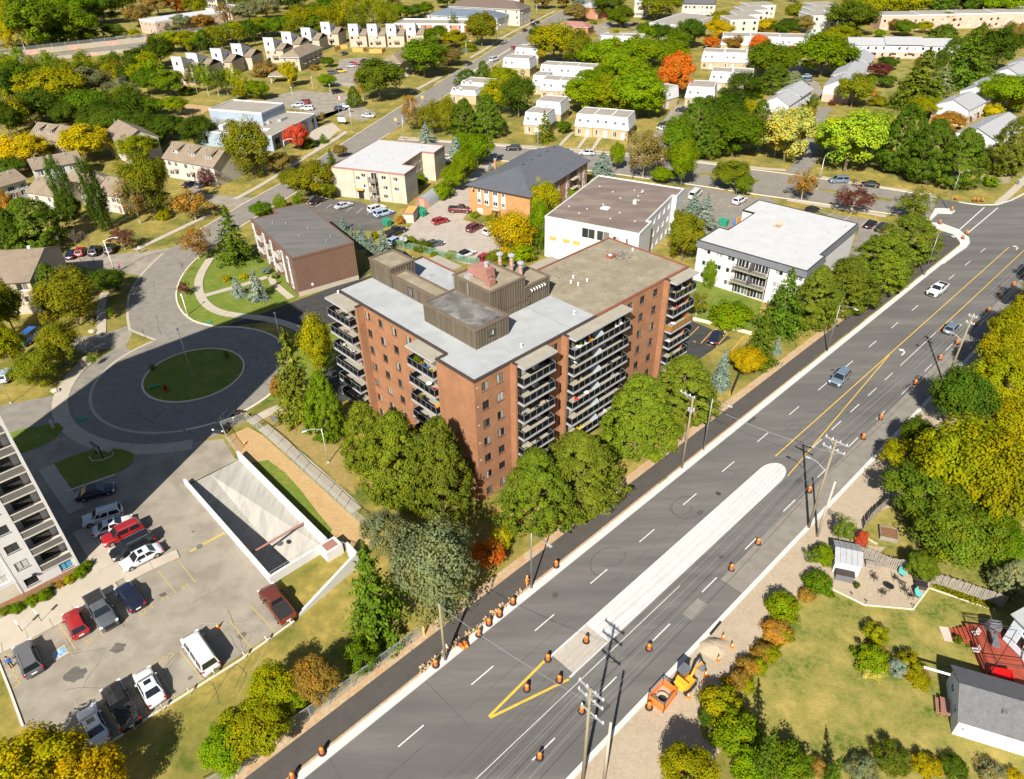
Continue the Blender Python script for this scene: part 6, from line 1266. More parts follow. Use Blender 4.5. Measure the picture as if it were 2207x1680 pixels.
TT(T3,'behind the right mansard rows',[(80,115,315,160,'dec','G2'),(20,165,315,110,'dec','G1'),(270,80,195,140,'dec','YG'),(265,155,255,150,'dec','YE'),(220,235,318,90,'hot','OR'),(360,245,335,130,'hot','RU'),(520,220,345,100,'hot','OR'),(585,210,275,90,'dec','RU'),(570,140,225,120,'dec','YE'),(690,125,255,150,'dec','PG'),(750,15,145,120,'dec','OL'),(820,95,215,120,'dec','BR'),(745,205,275,90,'dec','RU'),(725,285,395,65,'hot','OR'),(800,245,335,85,'dec','G1'),(890,30,120,110,'dec','RU')])
TT(T3,'between mansard and grey-roofed rows',[(600,285,525,300,'dec','G1'),(430,445,645,200,'dense','G2'),(620,400,605,180,'pine','PG'),(740,450,565,120,'pine','GY'),(935,265,505,330,'dec','GB'),(1030,205,335,200,'dec','YG'),(760,330,400,80,'dec','YG'),(500,560,630,90,'shrub','GB')])
TT(T3,'near the wavy brick block',[(1100,95,240,270,'dec','PL'),(1180,-50,165,220,'dec','YG'),(1330,-60,150,230,'dec','YG'),(1480,-60,115,210,'dec','YG'),(1640,-70,115,220,'pine','PG'),(1790,-70,115,220,'pine','PG'),(1940,-60,110,220,'pine','PG'),(2090,-10,140,220,'dec','GB'),(1450,135,235,120,'dec','G1'),(1290,185,245,55,'dec','GB'),(1400,125,200,90,'dec','BR'),(1580,160,215,90,'dec','YG'),(1700,100,180,120,'dec','OL')])
TT(T3,'in the gardens of the grey-roofed row',[(1290,400,505,115,'dec','PU'),(1340,485,565,95,'dec','PG'),(1340,355,455,105,'dec','PG'),(1240,480,540,55,'dec','GB'),(1130,465,695,195,'dec','OL'),(990,630,672,45,'shrub','PU'),(1250,585,612,50,'shrub','RU'),(1280,600,680,110,'shrub','OL'),(870,600,695,42,'col','G1'),(832,618,675,34,'col','G1'),(830,645,745,100,'shrub','OL')])
TT(T3,'at the mouth of the estate drive',[(710,670,1050,280,'dec','PY'),(640,760,1010,150,'loose','PY'),(1110,680,1120,380,'dec','LI'),(1240,700,1000,240,'dec','LI'),(960,760,1000,160,'dec','LI')])
TT(T3,'in the evergreen belt of the estate',[(1560,290,690,270,'spr','PO'),(1480,420,690,190,'spr','PO'),(1690,390,630,140,'spr','GY'),(1690,150,340,210,'pine','PG'),(1850,190,570,250,'spr','PG'),(1950,260,550,190,'spr','PG'),(2060,165,470,210,'dec','G2'),(2180,145,305,110,'dec','BR'),(1450,650,1110,300,'pine','PG'),(1620,750,1170,330,'pine','G2'),(1810,810,1210,300,'pine','PG'),(1760,230,420,150,'pine','G2'),(1640,470,680,170,'spr','PO'),(1920,160,330,160,'pine','PO')])
TT(T3,'beside the right grey-roofed houses',[(1580,675,765,170,'dec','YG'),(1720,705,875,170,'dec','RU'),(2100,460,725,270,'dec','GB'),(2010,630,745,120,'shrub','YE'),(2130,730,1130,250,'pine','PO'),(1950,975,1085,90,'dec','GB'),(2005,1128,1192,100,'ball','GB'),(1900,840,1000,130,'pine','PG'),(2170,560,720,110,'dec','YG')])
TT(T3,'in the tall group along the cross street',[(130,610,1010,270,'pine','PG'),(290,560,930,240,'dec','G2'),(370,700,1020,280,'dec','G1'),(440,630,790,130,'dec','YG'),(530,630,870,140,'pine','PG'),(520,840,970,110,'loose','OL'),(220,760,1015,170,'pine','PG')])
TT(T3,'on the medians of the cross street',[(350,1015,1230,225,'dec','OL'),(430,1105,1255,115,'dec','G1'),(810,1055,1295,195,'loose','RU'),(1130,1150,1380,235,'loose','PU'),(1510,1185,1430,265,'loose','OL'),(40,860,1210,160,'dec','GB'),(1600,1135,1215,110,'bare','BR'),(232,1065,1112,24,'loose','GB')])
TT(T3,'beside the white-roofed block',[(180,1235,1470,180,'spr','BL'),(110,1225,1360,115,'spr','BL'),(50,1330,1680,220,'dec','OL')])
def fill(crop,poly,n,size,mix,where):
    P=[crop(*p) for p in poly];xs=[p[0] for p in P];ys=[p[1] for p in P];k=0;t=0;done=[]
    while k<n and t<4000:
        t+=1;x,y=random.uniform(min(xs),max(xs)),random.uniform(min(ys),max(ys));ins=False
        for (x1,y1),(x2,y2) in zip(P,P[1:]+P[:1]):
            if (y1>y)!=(y2>y) and x<(x2-x1)*(y-y1)/(y2-y1)+x1:ins=not ins
        if not ins:continue
        g=G((x,y));kd,cl=random.choice(mix);r=random.uniform(*size)
        if any((g[0]-q[0])**2+(g[1]-q[1])**2<(r*.8+q[3]*.45)**2 for q in TREES+done):continue
        done.append((g[0],g[1],r*random.uniform(1.9,2.7),r,cl));k+=1
    C_,N_,T_,F_,S_=[],[],[],[],[]
    for x,y,h,r,cl in done:
        n,per=34,44;d=sph(n);d[:,2]=np.abs(d[:,2])*np.where(RNG.random(n)<.75,1,-1);q=.55+.45*RNG.random(n)
        cc=np.stack([d[:,0]*r*.8*q,d[:,1]*r*.8*q,h*(.58+d[:,2]*.36*q)],1);dd=sph(n*per);idx=np.repeat(np.arange(n),per)
        C_.append(cc[idx]+dd*(r*.3*(.5+.5*RNG.random(n*per)))[:,None]+np.array([x,y,0]));nn=dd+RNG.normal(size=dd.shape)*.5;nn[:,2]+=.35;N_.append(nn)
        T_.append(np.stack([np.clip(RNG.random(n)[idx]*.45+RNG.random(n*per)*.55,0,1),RNG.random(n)[idx]],1));S_.append(r*.105*(.7+.6*RNG.random(n*per)));F_.append(np.tile(np.array([*COL[cl],1.])*1.5,(n*per,1)))
    me=quads('far_wood',np.concatenate(C_),np.concatenate(N_),np.concatenate(S_),np.concatenate(T_),'leaf_mix');at=me.color_attributes.new('fcol','FLOAT_COLOR','POINT');at.data.foreach_set('color',np.repeat(np.concatenate(F_),4,0).astype(np.float32).ravel())
    o=obj('far_wood',me);tag(o,where,'woods',kind='stuff')
    b=MB()
    for x,y,h,r,cl in done:b.tube((x,y,0),(x,y,h*.6),r*.06,r*.03,5)
    b.build('trunks','trunk',o)
WM=[('dec','G1'),('dec','G2'),('dec','PG'),('dec','YG'),('dec','OL'),('dec','GB'),('loose','GY')]
fill(T1,[(-60,460),(600,440),(900,420),(1040,600),(980,900),(640,800),(300,780),(-60,880)],45,(3.2,5.2),WM,'mixed green woods between the expressway and the tan townhouses')
fill(T1,[(-100,-60),(640,-60),(640,130),(560,300),(-100,360)],45,(4,6.5),WM,'mixed green woods across the expressway')
fill(T1,[(900,-60),(2200,-60),(2200,60),(1500,160),(1330,180),(1200,80),(1000,60)],45,(4,6.5),WM+[('hot','OR'),('dec','BR')],'far autumn tree belt beyond the white-box townhouses')
fill(T1,[(980,330),(1300,320),(1900,200),(2200,110),(2200,180),(1900,260),(1200,370)],16,(3.5,5),WM,'green trees closing the row behind the white boxes')
fill(T3,[(1060,-80),(2300,-80),(2300,110),(1900,100),(1300,90),(1080,130)],40,(4,6.5),WM+[('pine','PG'),('dec','YE')],'far tree belt behind the wavy brick block')
fill(T3,[(1450,560),(1520,420),(1660,240),(2150,200),(2200,330),(1900,520),(1640,700),(1480,720)],16,(2.6,3.8),[('spr','PG'),('pine','PG'),('pine','PO')],'dark undergrowth of the evergreen belt in the estate')
fill(T2,[(1380,300),(1650,300),(2100,300),(2050,460),(1990,740),(1560,720),(1480,640),(1650,560)],14,(3.2,4.5),[('dec','GB'),('dec','YG'),('dec','GB')],'bright green undergrowth in the grove behind the mansard row')
fill(T2,[(1440,-60),(2207,-60),(2207,60),(1900,20),(1500,20)],16,(4,6),WM,'green treetops beyond the far turning circle')
fill(T3,[(0,-60),(900,-60),(760,60),(300,60),(0,20)],12,(4,6),WM+[('dec','RU'),('dec','YE')],'autumn trees between the far stepped blocks')
for s0,t0,h_,r_,cl in ((101,15.6,10.5,4.4,'G2'),(118,15.2,10,4.2,'YG'),(131,15.5,10.5,4.2,'YG'),(144,15.5,11,4.6,'YG'),(157,16,12,5,'G1'),(170,17,12,5,'YG'),(91,17,6.5,2.8,'G2')):
    p=ST(s0,t0);TREES.append((p[0],p[1],h_,r_,'dec',cl,'leaning over the kerb lane from the sandy verge'))
plant_all()
for nm,pts,lab_ in (('ground_cover',[B3(1620,430),B3(1700,430),B3(1850,480),B3(2030,560),B3(2000,590),B3(1800,520),B3(1640,455)],'yellow-green ground cover along the wooden fence'),('ground_cover',[B3(380,1110),B3(480,1030),B3(590,900),B3(700,790),B3(740,740),B3(690,720),B3(560,850),B3(430,980),B3(340,1060)],'yellow-green border plants along the curved lawn edge')):
    P=W(pts);xs=[p[0] for p in P];ys=[p[1] for p in P];C_=[]
    while len(C_)<1800:
        x,y=random.uniform(min(xs),max(xs)),random.uniform(min(ys),max(ys))
        ins=False
        for (x1,y1),(x2,y2) in zip(P,P[1:]+P[:1]):
            if (y1>y)!=(y2>y) and x<(x2-x1)*(y-y1)/(y2-y1)+x1:ins=not ins
        if ins:C_.append((x,y,random.uniform(.05,.4)))
    C_=np.array(C_);n=len(C_);nn=RNG.normal(size=(n,3))*.6;nn[:,2]+=1
    o=obj(nm,quads(nm,C_,nn,np.full(n,.16)*(.6+.8*RNG.random(n)),RNG.random((n,2)),'leaf',1.4),color=COL['YG']);tag(o,lab_,'plants',kind='stuff')
# ================================================================== vehicles
CT={  # L, W, sections (x from -.5..5 of length: z_top), cabin (x0,x1,x2,x3 base front/back, roof front/back), belt z, roof z
    'sedan':dict(L=4.7,W=1.82,prof=[(-.5,.62),(-.47,.86),(-.33,.96),(-.2,.95),(.15,.93),(.24,.90),(.40,.80),(.47,.70),(.5,.56)],cab=(-.36,.24,-.20,.085),belt=.92,roof=1.44),
    'hatch':dict(L=4.2,W=1.8,prof=[(-.5,.65),(-.485,.92),(-.3,.96),(.1,.95),(.24,.93),(.40,.84),(.47,.74),(.5,.58)],cab=(-.485,.25,-.38,.08),belt=.94,roof=1.5),
    'suv':dict(L=4.7,W=1.9,prof=[(-.5,.7),(-.485,1.02),(-.3,1.06),(.1,1.05),(.23,1.03),(.41,.96),(.475,.86),(.5,.64)],cab=(-.485,.24,-.42,.10),belt=1.04,roof=1.68),
    'minivan':dict(L=5.0,W=1.96,prof=[(-.5,.7),(-.485,1.02),(-.3,1.05),(.1,1.04),(.27,1.0),(.42,.88),(.48,.76),(.5,.6)],cab=(-.485,.30,-.43,.15),belt=1.02,roof=1.74),
    'van':dict(L=5.6,W=2.02,prof=[(-.5,.75),(-.49,1.15),(-.3,1.18),(.1,1.18),(.30,1.14),(.43,1.05),(.48,.92),(.5,.68)],cab=(-.49,.34,-.465,.22),belt=1.16,roof=2.08),
    'pickup':dict(L=5.75,W=2.02,prof=[(-.5,.75),(-.495,1.18),(-.3,1.2),(-.09,1.2),(.14,1.2),(.22,1.18),(.42,1.12),(.48,1.0),(.5,.72)],cab=(-.09,.225,-.06,.13),belt=1.18,roof=1.86)}
def loft(secs,hwf):
    b=MB();rings=[]
    for x,zt,hw,zb in secs:
        h=[(hw*.90,zb),(hw*.985,zb+.13),(hw,zb+(zt-zb)*.5),(hw*.975,zt-.10),(hw*.90,zt-.02),(hw*.70,zt+.008)]
        rings.append([(x,y,z) for y,z in h]+[(x,-y,z) for y,z in h[::-1]])
    n=len(rings[0]);v=[p for r in rings for p in r];f=[]
    for j in range(len(rings)-1):
        for k in range(n):f.append((j*n+k,j*n+(k+1)%n,(j+1)*n+(k+1)%n,(j+1)*n+k))
    f.append(tuple(range(n))[::-1]);f.append(tuple((len(rings)-1)*n+k for k in range(n)))
    b.add(v,[t[::-1] for t in f]);return b
CARP={}
def car_proto(t):
    d=CT[t];L_,Wd=d['L'],d['W'];hw=Wd/2;parts=[]
    secs=[]
    for i,(fx,zt) in enumerate(d['prof']):
        k=hw*(1-.11*max(0,(abs(fx)-.40)/.1));secs.append((fx*L_,zt,k,.26 if abs(fx)>.46 else .2))
    xs=[s[0] for s in secs]
    out=[]
    for a,c in zip(secs,secs[1:]):
        out.append(a)
        if c[0]-a[0]>.6:out.append(tuple((p+q)/2 for p,q in zip(a,c)))
    out.append(secs[-1])
    body=loft(out,None).mesh('body','paint',True)
    x0,x1,x2,x3=[q*L_ for q in d['cab']];zb,zr=d['belt']-.05,d['roof'];wb,wt=hw*.93,hw*.74
    c=MB();B_=[(x0,-wb,zb),(x1,-wb,zb),(x1,wb,zb),(x0,wb,zb)];T_=[(x2,-wt,zr-.05),(x3,-wt,zr-.05),(x3,wt,zr-.05),(x2,wt,zr-.05)]
    c.hexa(B_,T_);ins=.1;R_=[(x2+.02,-wt+ins,zr),(x3-.04,-wt+ins,zr),(x3-.04,wt-ins,zr),(x2+.02,wt-ins,zr)];c.hexa(T_,R_)
    cabin=c.mesh('cabin','paint')
    def quadpanel(a,b_,c_,d_,name,m='car_glass',s0=.04,s1=.96,t0=.1,t1=.92,off=.012):
        a,b_,c_,d_=map(np.array,(a,b_,c_,d_));P=lambda s,t:(a*(1-s)+b_*s)*(1-t)+(d_*(1-s)+c_*s)*t
        n=np.cross(b_-a,d_-a);n=n/np.linalg.norm(n)*off;q=[P(s0,t0),P(s1,t0),P(s1,t1),P(s0,t1)]
        return MB().hexa([tuple(p-n) for p in q],[tuple(p+n) for p in q]).mesh(name,m)
    parts.append(('windscreen',quadpanel(B_[1],B_[2],T_[2],T_[1],'windscreen',s0=.05,s1=.95,t0=.06,t1=.96)))
    if t=='pickup':parts.append(('rear_window',quadpanel(B_[3],B_[0],T_[0],T_[3],'rear_window',s0=.12,s1=.88,t0=.15)))
    else:parts.append(('rear_window',quadpanel(B_[3],B_[0],T_[0],T_[3],'rear_window',s0=.08,s1=.92,t0=.12 if t!='sedan' else .04)))
    spl=[(.05,.44),(.49,.95)] if t!='van' else [(.03,.3),(.33,.62),(.65,.96)]
    for sa,sb in spl:
        parts.append(('side_window',quadpanel(B_[0],B_[1],T_[1],T_[0],'side_window',s0=sa,s1=sb)));parts.append(('side_window',quadpanel(B_[2],B_[3],T_[3],T_[2],'side_window',s0=1-sb,s1=1-sa)))
    zl=d['prof'][-3][1]-.16;fx=L_*.5
    for s in (-1,1):
        parts.append(('headlight',MB().box(fx-.30,fx-.045,s*hw*.82-.17,s*hw*.82+.17-.06*(s>0),zl-.1,zl+.06).mesh('headlight','lamp_clear')))
        parts.append(('tail_light',MB().box(-fx-.012,-fx+.22,s*hw*.84-.14,s*hw*.84+.13,d['prof'][1][1]-.2,d['prof'][1][1]-.03).mesh('tail_light','tail_red')))
        parts.append(('mirror',MB().box(x1-.55,x1-.38,s*(wb+.02) if s>0 else -wb-.22,s*(wb+.02)+.2 if s>0 else -wb-.02,d['belt']-.02,d['belt']+.13).mesh('mirror','paint')))
    parts.append(('grille',MB().box(fx-.03,fx+.015,-hw*.55,hw*.55,.42,zl-.04).mesh('grille','rubber')))
    parts.append(('number_plate',MB().box(-fx-.02,-fx+.01,-.26,.26,d['prof'][0][1]-.12,d['prof'][0][1]+.03).mesh('number_plate','white_plastic')))
    r=.33 if t in ('sedan','hatch') else .37 if t!='pickup' else .41
    wheel=MB();wheel.lathe([(r*.6,-.11),(r*.95,-.115),(r,-.08),(r,.08),(r*.95,.115),(r*.6,.11)],18)
    wm_=wheel.mesh('wheel','rubber',True);rim=MB().lathe([(.03,.0),(r*.64,.0),(r*.64,.02)],12)
    for k in range(5):
        a=k*1.2566;rim.tube((0,0,.03),(math.cos(a)*r*.6,math.sin(a)*r*.6,.025),.045,.04,4)
    rim_=rim.mesh('rim','rim')
    arch=MB().lathe([(.01,-.1),(r+.07,-.1),(r+.07,.1),(.01,.1)],18).mesh('wheel_arch','rubber')
    if t=='pickup':
        bed=MB();xa,xb=-L_*.485,-L_*.1;bed.box(xa,xb,-hw*.8,hw*.8,1.19,1.225);parts.append(('truck_bed',bed.mesh('truck_bed','rubber')))
        rl=MB();rl.box(xa-.03,xb,-hw*.95,-hw*.8,1.15,1.25);rl.box(xa-.03,xb,hw*.8,hw*.95,1.15,1.25);rl.box(xa-.06,xa+.04,-hw*.95,hw*.95,1.15,1.25);parts.append(('bed_rail',rl.mesh('bed_rail','paint')))
    if t in ('sedan',):parts.append(('sunroof',MB().box(x2+(x3-x2)*.45,x3-.2,-wt*.5,wt*.5,zr-.01,zr+.008).mesh('sunroof','car_glass')))
    if t in ('suv','minivan'):
        rr=MB()
        for s in (-1,1):rr.box(x2+.15,x3-.2,s*(wt-.12)-.025,s*(wt-.12)+.025,zr-.02,zr+.05)
        parts.append(('roof_rack',rr.mesh('roof_rack','metal_grey')))
    CARP[t]=dict(body=body,cabin=cabin,parts=parts,wheel=wm_,rim=rim_,arch=arch,r=r,L=L_,hw=hw)
for t in CT:car_proto(t)
CN={'sedan':'saloon_car','hatch':'hatchback_car','suv':'suv_car','minivan':'minivan','van':'cargo_van','pickup':'pickup_truck'}
CL={'white':(.62,.63,.645),'black':(.012,.012,.014),'grey':(.085,.09,.10),'silver':(.42,.45,.48),'red':(.30,.012,.014),'navy':(.009,.012,.034),'maroon':(.115,.018,.018),'brown':(.13,.032,.02),'blue':(.03,.12,.42),'sky':(.33,.43,.56),'slate':(.14,.18,.24),'yellow':(.6,.4,.02)}
def car(crop,xr,yr,xf,yf,t,c,where,group=None,z=.02,word=None,roofc=None):
    a,f=G(crop(xr,yr),.6),G(crop(xf,yf),.6);m=(a+f)/2;az=math.atan2(f[1]-a[1],f[0]-a[0]);p=CARP[t]
    kind={'sedan':'saloon car','hatch':'hatchback','suv':'sport utility car','minivan':'minivan','van':'van','pickup':'pickup truck'}[t]
    e=empty(CN[t],(m[0],m[1],z+.012),az,'%s %s %s'%(word or c,kind,where),'van' if t in ('van','minivan') else 'truck' if t=='pickup' else 'car',group)
    k=CL[c];obj('body',p['body'],e,color=k);obj('cabin',p['cabin'],e,color=CL[roofc] if roofc else k)
    for n,me in p['parts']:obj(n,me,e,color=k)
    for sx in (-.305,.315):
        for s in (-1,1):
            w_=obj('wheel',p['wheel'],e,(sx*p['L'],s*(p['hw']-.10),p['r']));w_.rotation_euler=(R(-90*s),0,0);obj('rim',p['rim'],w_,(0,0,.10))
            o=obj('wheel_arch',p['arch'],e,(sx*p['L'],s*(p['hw']-.105),p['r']));o.rotation_euler=(R(-90*s),0,0)
    return e
LOT='in the pale tower car park'
car(LT,820,990,1150,905,'sedan','navy','in deep shade beside the lawn kerb',roofc=None)
car(LP,1425,50,1000,180,'suv','white','with roof racks at the shadow edge');car(LP,1105,305,1560,150,'sedan','white','half in shade beside the red car')
car(LP,1650,225,1240,415,'suv','red','between white and black parked cars');car(LP,1770,370,1355,575,'minivan','black','beside the white saloon by the concrete strip');car(LP,1890,480,1450,710,'sedan','white','beside the concrete strip in the sun')
car(LP,1620,1180,1450,950,'sedan','navy','next to the grey pickup on the forecourt side');car(LP,1090,1045,1315,1435,'pickup','grey','with its bonnet towards the car park');car(LP,960,1510,830,1250,'hatch','red','beside the grey pickup');car(B1,210,965,150,830,'suv','grey','parked by the yellow hatching')
car(B1,1830,640,1700,465,'pickup','brown','parked below the ramp wall');car(B1,1340,955,1215,770,'van','white','with a tree shadow on its roof');car(B1,1000,1165,905,985,'sedan','white','between the van and the black pickup');car(B1,830,1305,715,1095,'pickup','black','in the row along the grass bank');car(B1,635,1405,555,1235,'sedan','white','under the golden tree at the row end')
RD_=.035
car(R2,1075,1180,995,1262,'suv','slate','driving towards the island on the main road',z=RD_);car(R2,1700,627,1612,692,'pickup','white','driving on the main road',z=RD_);car(R2,1718,932,1775,872,'hatch','slate','driving away past the utility pole',z=RD_)
car(R2,225,990,270,925,'sedan','navy','in the black lot beside the brick block')
car(L2,170,520,225,480,'van','blue','behind the olive trees by the house');car(L2,20,770,60,715,'hatch','sky','half hidden at the far left');car(L2,1470,1015,1415,1075,'suv','black','in the shade by the fence corner')
car(T1,500,1625,530,1580,'hatch','red','behind the bare tree on the townhouse drive');car(T1,590,1620,620,1575,'suv','navy','on the townhouse drive');car(T1,690,1610,715,1560,'suv','black','beside the purple tree on the townhouse drive');car(T1,440,1640,470,1595,'sedan','navy','at the left of the townhouse drive');car(T1,1190,1180,1235,1165,'sedan','black','beside the tan townhouse row');car(T1,1265,1185,1310,1165,'hatch','grey','below the purple tree at the townhouse row')
car(BR,1180,95,1380,15,'sedan','black','at the far end of the streaky lot');car(BE,200,1225,395,1165,'sedan','silver','in front of the beige block');car(BE,740,1285,955,1215,'suv','white','beside the light blue minivan');car(BE,875,1350,1045,1300,'minivan','sky','beside the white utility car')
car(T2,305,1500,415,1455,'pickup','black','between the two car parks');car(T2,335,1545,385,1520,'hatch','sky','below the black pickup');car(T2,575,1560,635,1545,'sedan','grey','half hidden by shrubs at the tan lot');car(T2,768,1632,848,1600,'sedan','white','with a black roof in the tan lot',roofc='black');car(T2,720,1335,828,1338,'pickup','maroon','beside the orange brick block');car(T2,618,1415,680,1398,'hatch','red','in the middle of the tan lot');car(T2,828,1468,902,1430,'suv','maroon','in front of the orange block garden');car(T2,938,1488,1010,1455,'suv','white','beside the golden tree in the tan lot');car(T2,905,1655,960,1625,'hatch','red','under the golden tree');car(EC,510,155,640,195,'suv','black','behind the brick block by the fence')
car(T2,1152,945,1070,945,'suv','black','parked on the cross street below the spruce',z=RD_);car(T2,1488,970,1402,967,'sedan','black','parked behind the dark metal roof',z=RD_);car(T2,1622,978,1540,975,'suv','silver','parked below the mansard row',z=RD_);car(T2,715,1025,665,1020,'sedan','white','behind the beige block')
FARS='on the side street'
car(TU,975,435,1018,418,'sedan','navy','on the side street by the street lamp',z=RD_);car(TU,1145,408,1185,395,'van','white','on the side street by the white corner house',z=RD_);car(TU,285,772,362,778,'sedan','white','leaving the community car park');car(TU,100,728,168,728,'hatch','navy','by the flagpole');car(TU,140,712,195,712,'sedan','white','behind the navy car by the flagpole');car(TU,185,702,232,698,'hatch','white','in the short row by the flagpole');car(TU,88,620,145,610,'suv','black','alone in the community car park');car(TU,180,445,238,442,'hatch','silver','beside the red townhouse car');car(TU,200,430,258,428,'suv','red','in the townhouse lot');car(TU,105,480,175,475,'suv','yellow','in the townhouse lot',roofc='black');car(TU,60,490,115,485,'suv','grey','beside the yellow townhouse car');car(TU,275,410,330,405,'sedan','black','beside the garden fences');car(TU,150,365,180,355,'sedan','navy','between the white-box rows')
car(T2,1100,310,1135,300,'hatch','red','on the far side street by the white houses',z=RD_);car(T2,1042,272,1075,262,'sedan','silver','on the far side street',z=RD_);car(T2,1170,200,1200,190,'sedan','navy','on the far side street ahead of the pair',z=RD_);car(T2,1222,165,1250,155,'suv','black','in the pair of far street cars',z=RD_);car(T2,1252,150,1275,142,'suv','black','leading the pair of far street cars',z=RD_)
car(CC,935,120,845,125,'suv','silver','by the lamp in the community car park');car(CC,985,100,890,95,'suv','red','by the lamp in the community car park');car(CC,1015,150,915,150,'suv','white','by the lamp in the community car park')
car(T3,1092,1148,965,1150,'minivan','slate','on the cross street by the purple tree',z=RD_);car(T3,1265,1180,1190,1170,'sedan','black','behind the purple tree on the cross street',z=RD_);car(T3,85,1268,140,1215,'van','white','in the lot beside the brown-roofed block');car(T3,365,1295,425,1262,'suv','white','at the end of the grey lot');car(T3,835,1345,885,1328,'hatch','black','behind the white roof');car(T3,1200,1448,1262,1405,'sedan','black','beside the pines in the side lot');car(T3,1280,1470,1335,1430,'suv','black','half hidden by the pines in the side lot');car(T3,800,850,878,860,'sedan','white','in the estate drive');car(T3,750,935,790,950,'hatch','black','in the estate drive')
car(T2,2118,800,2040,790,'suv','black','in the lane beside the mansard row');car(T2,2102,830,2032,810,'sedan','white','in the lane beside the mansard row');car(T2,2225,705,2172,700,'pickup','black','at the top of the lane');car(TX,785,468,728,472,'suv','slate','in the estate yard');car(TX,770,515,725,498,'suv','grey','in the estate yard');car(TX,775,445,735,450,'sedan','sky','in the estate yard')
car(TV,550,212,598,206,'suv','white','in the far turning circle');car(TV,575,146,620,138,'sedan','blue','in the far turning circle');car(TV,740,145,775,138,'hatch','black','in the far turning circle');car(TV,710,222,750,212,'hatch','red','in the far parking row');car(TV,698,236,738,226,'sedan','black','in the far parking row');car(TV,672,256,715,244,'sedan','blue','in the far parking row');car(TV,690,268,725,258,'hatch','navy','in the far parking row')
# ================================================================== street furniture
def lamp(base,h,arm,az,label,color='galv',r=.11):
    g=G(base);e=empty('street_lamp',(g[0],g[1],0),az,label,'street lamp')
    MB().tube((0,0,0),(0,0,h),r,r*.6,10).build('pole',color,e,smooth=True);MB().lathe([(.22,0),(.22,.12),(.15,.2),(.15,.25)],10).build('pole_base','concrete',e)
    if arm:
        MB().path([(0,0,h-.25),(arm*.35,0,h+.15),(arm*.8,0,h+.28),(arm,0,h+.25)],.05,7).build('arm',color,e);b=MB();b.hexa([(arm-.1,-.14,h+.18),(arm+.55,-.17,h+.12),(arm+.55,.17,h+.12),(arm-.1,.14,h+.18)],[(arm-.1,-.08,h+.32),(arm+.5,-.1,h+.26),(arm+.5,.1,h+.26),(arm-.1,.08,h+.32)]);b.build('lamp_head','galv',e)
    else:MB().lathe([(.1,0),(.18,.1),(.18,.35),(.05,.42)],10,c=(0,0,h)).build('lamp_head','white_plastic',e)
    return e
RDR=R(AZM-90)
lamp(B2(1226,452),9.,2.4,RDR,'grey street lamp beside the worker in orange','metal_grey');lamp(R4(165,495),9.,2.4,RDR,'grey street lamp beside the wooden transformer pole','metal_grey');lamp(R2(952,1055),9.,2.4,RDR,'grey street lamp beside the olive pines','metal_grey');lamp(R2(1570,570),9.,2.4,RDR,'grey street lamp near the driving white pickup','metal_grey');lamp(T3(1718,1335),9.,2.2,R(20),'street lamp on the small corner traffic island','metal_grey')
lamp(RA(1550,455),6.,2.,R(200),'pale street lamp on the dry yellow lawn','galv',.08);lamp(L2(1225,742),8.5,0,0,'tall pale lamp post in the middle of the circle island','galv',.08);lamp(LH(1085,320),7.5,2.2,R(20),'white street lamp beside the bare trees','white_plastic');lamp(T1(1835,1065),7.5,2.,R(20),'white street lamp beside the brownish round tree','white_plastic');lamp(L2(1195,360),4.,0,0,'short lamp post on the lawn by the bending street','white_plastic');lamp(L2(1778,480),4.,0,0,'short lamp post in the shade beside the black drive','white_plastic')
lamp(T2(815,395),8.5,2.,R(-15),'street lamp on the side street by the tan corner block','galv');lamp(T2(1005,280),8.5,2,R(-15),'street lamp on the side street by the golden-olive tree','galv');lamp(T2(1145,195),8.5,2,R(-15),'far street lamp beside the brown hip block','galv');lamp(T2(1260,130),8.5,2,R(-15),'farthest street lamp on the side street','galv');lamp(T2(1268,960),8.,1.6,R(250),'street lamp below the mansard end house','galv');lamp(T3(890,1205),8.,1.6,R(60),'street lamp at the tip of the long median','galv');lamp(T2(418,900),7.5,1.8,R(60),'street lamp at the street corner by the brown shrubs','galv');lamp(T2(88,840),7.,0,0,'plain pole beside the notice sign','galv')
for x,y,l in ((1880,712,'slim car park light by the parked silver car'),(2005,640,'slim car park light in the middle of the community lot'),(2120,695,'slim car park light by the navy car')):lamp(T1(x,y),8.,0,0,l,'galv',.07)
lamp(T1(605,290),10,2,R(0),'far street lamp beside the expressway wall','galv');lamp(T1(1470,135),22,0,0,'very tall pale mast beyond the white-box townhouses','galv',.35);lamp(L2(70,920),6,0,0,'thin pole beside the tower drive','galv',.06);lamp(T1(970,610),7,0,0,'thin leaning pole in the park','wood_pole',.08)
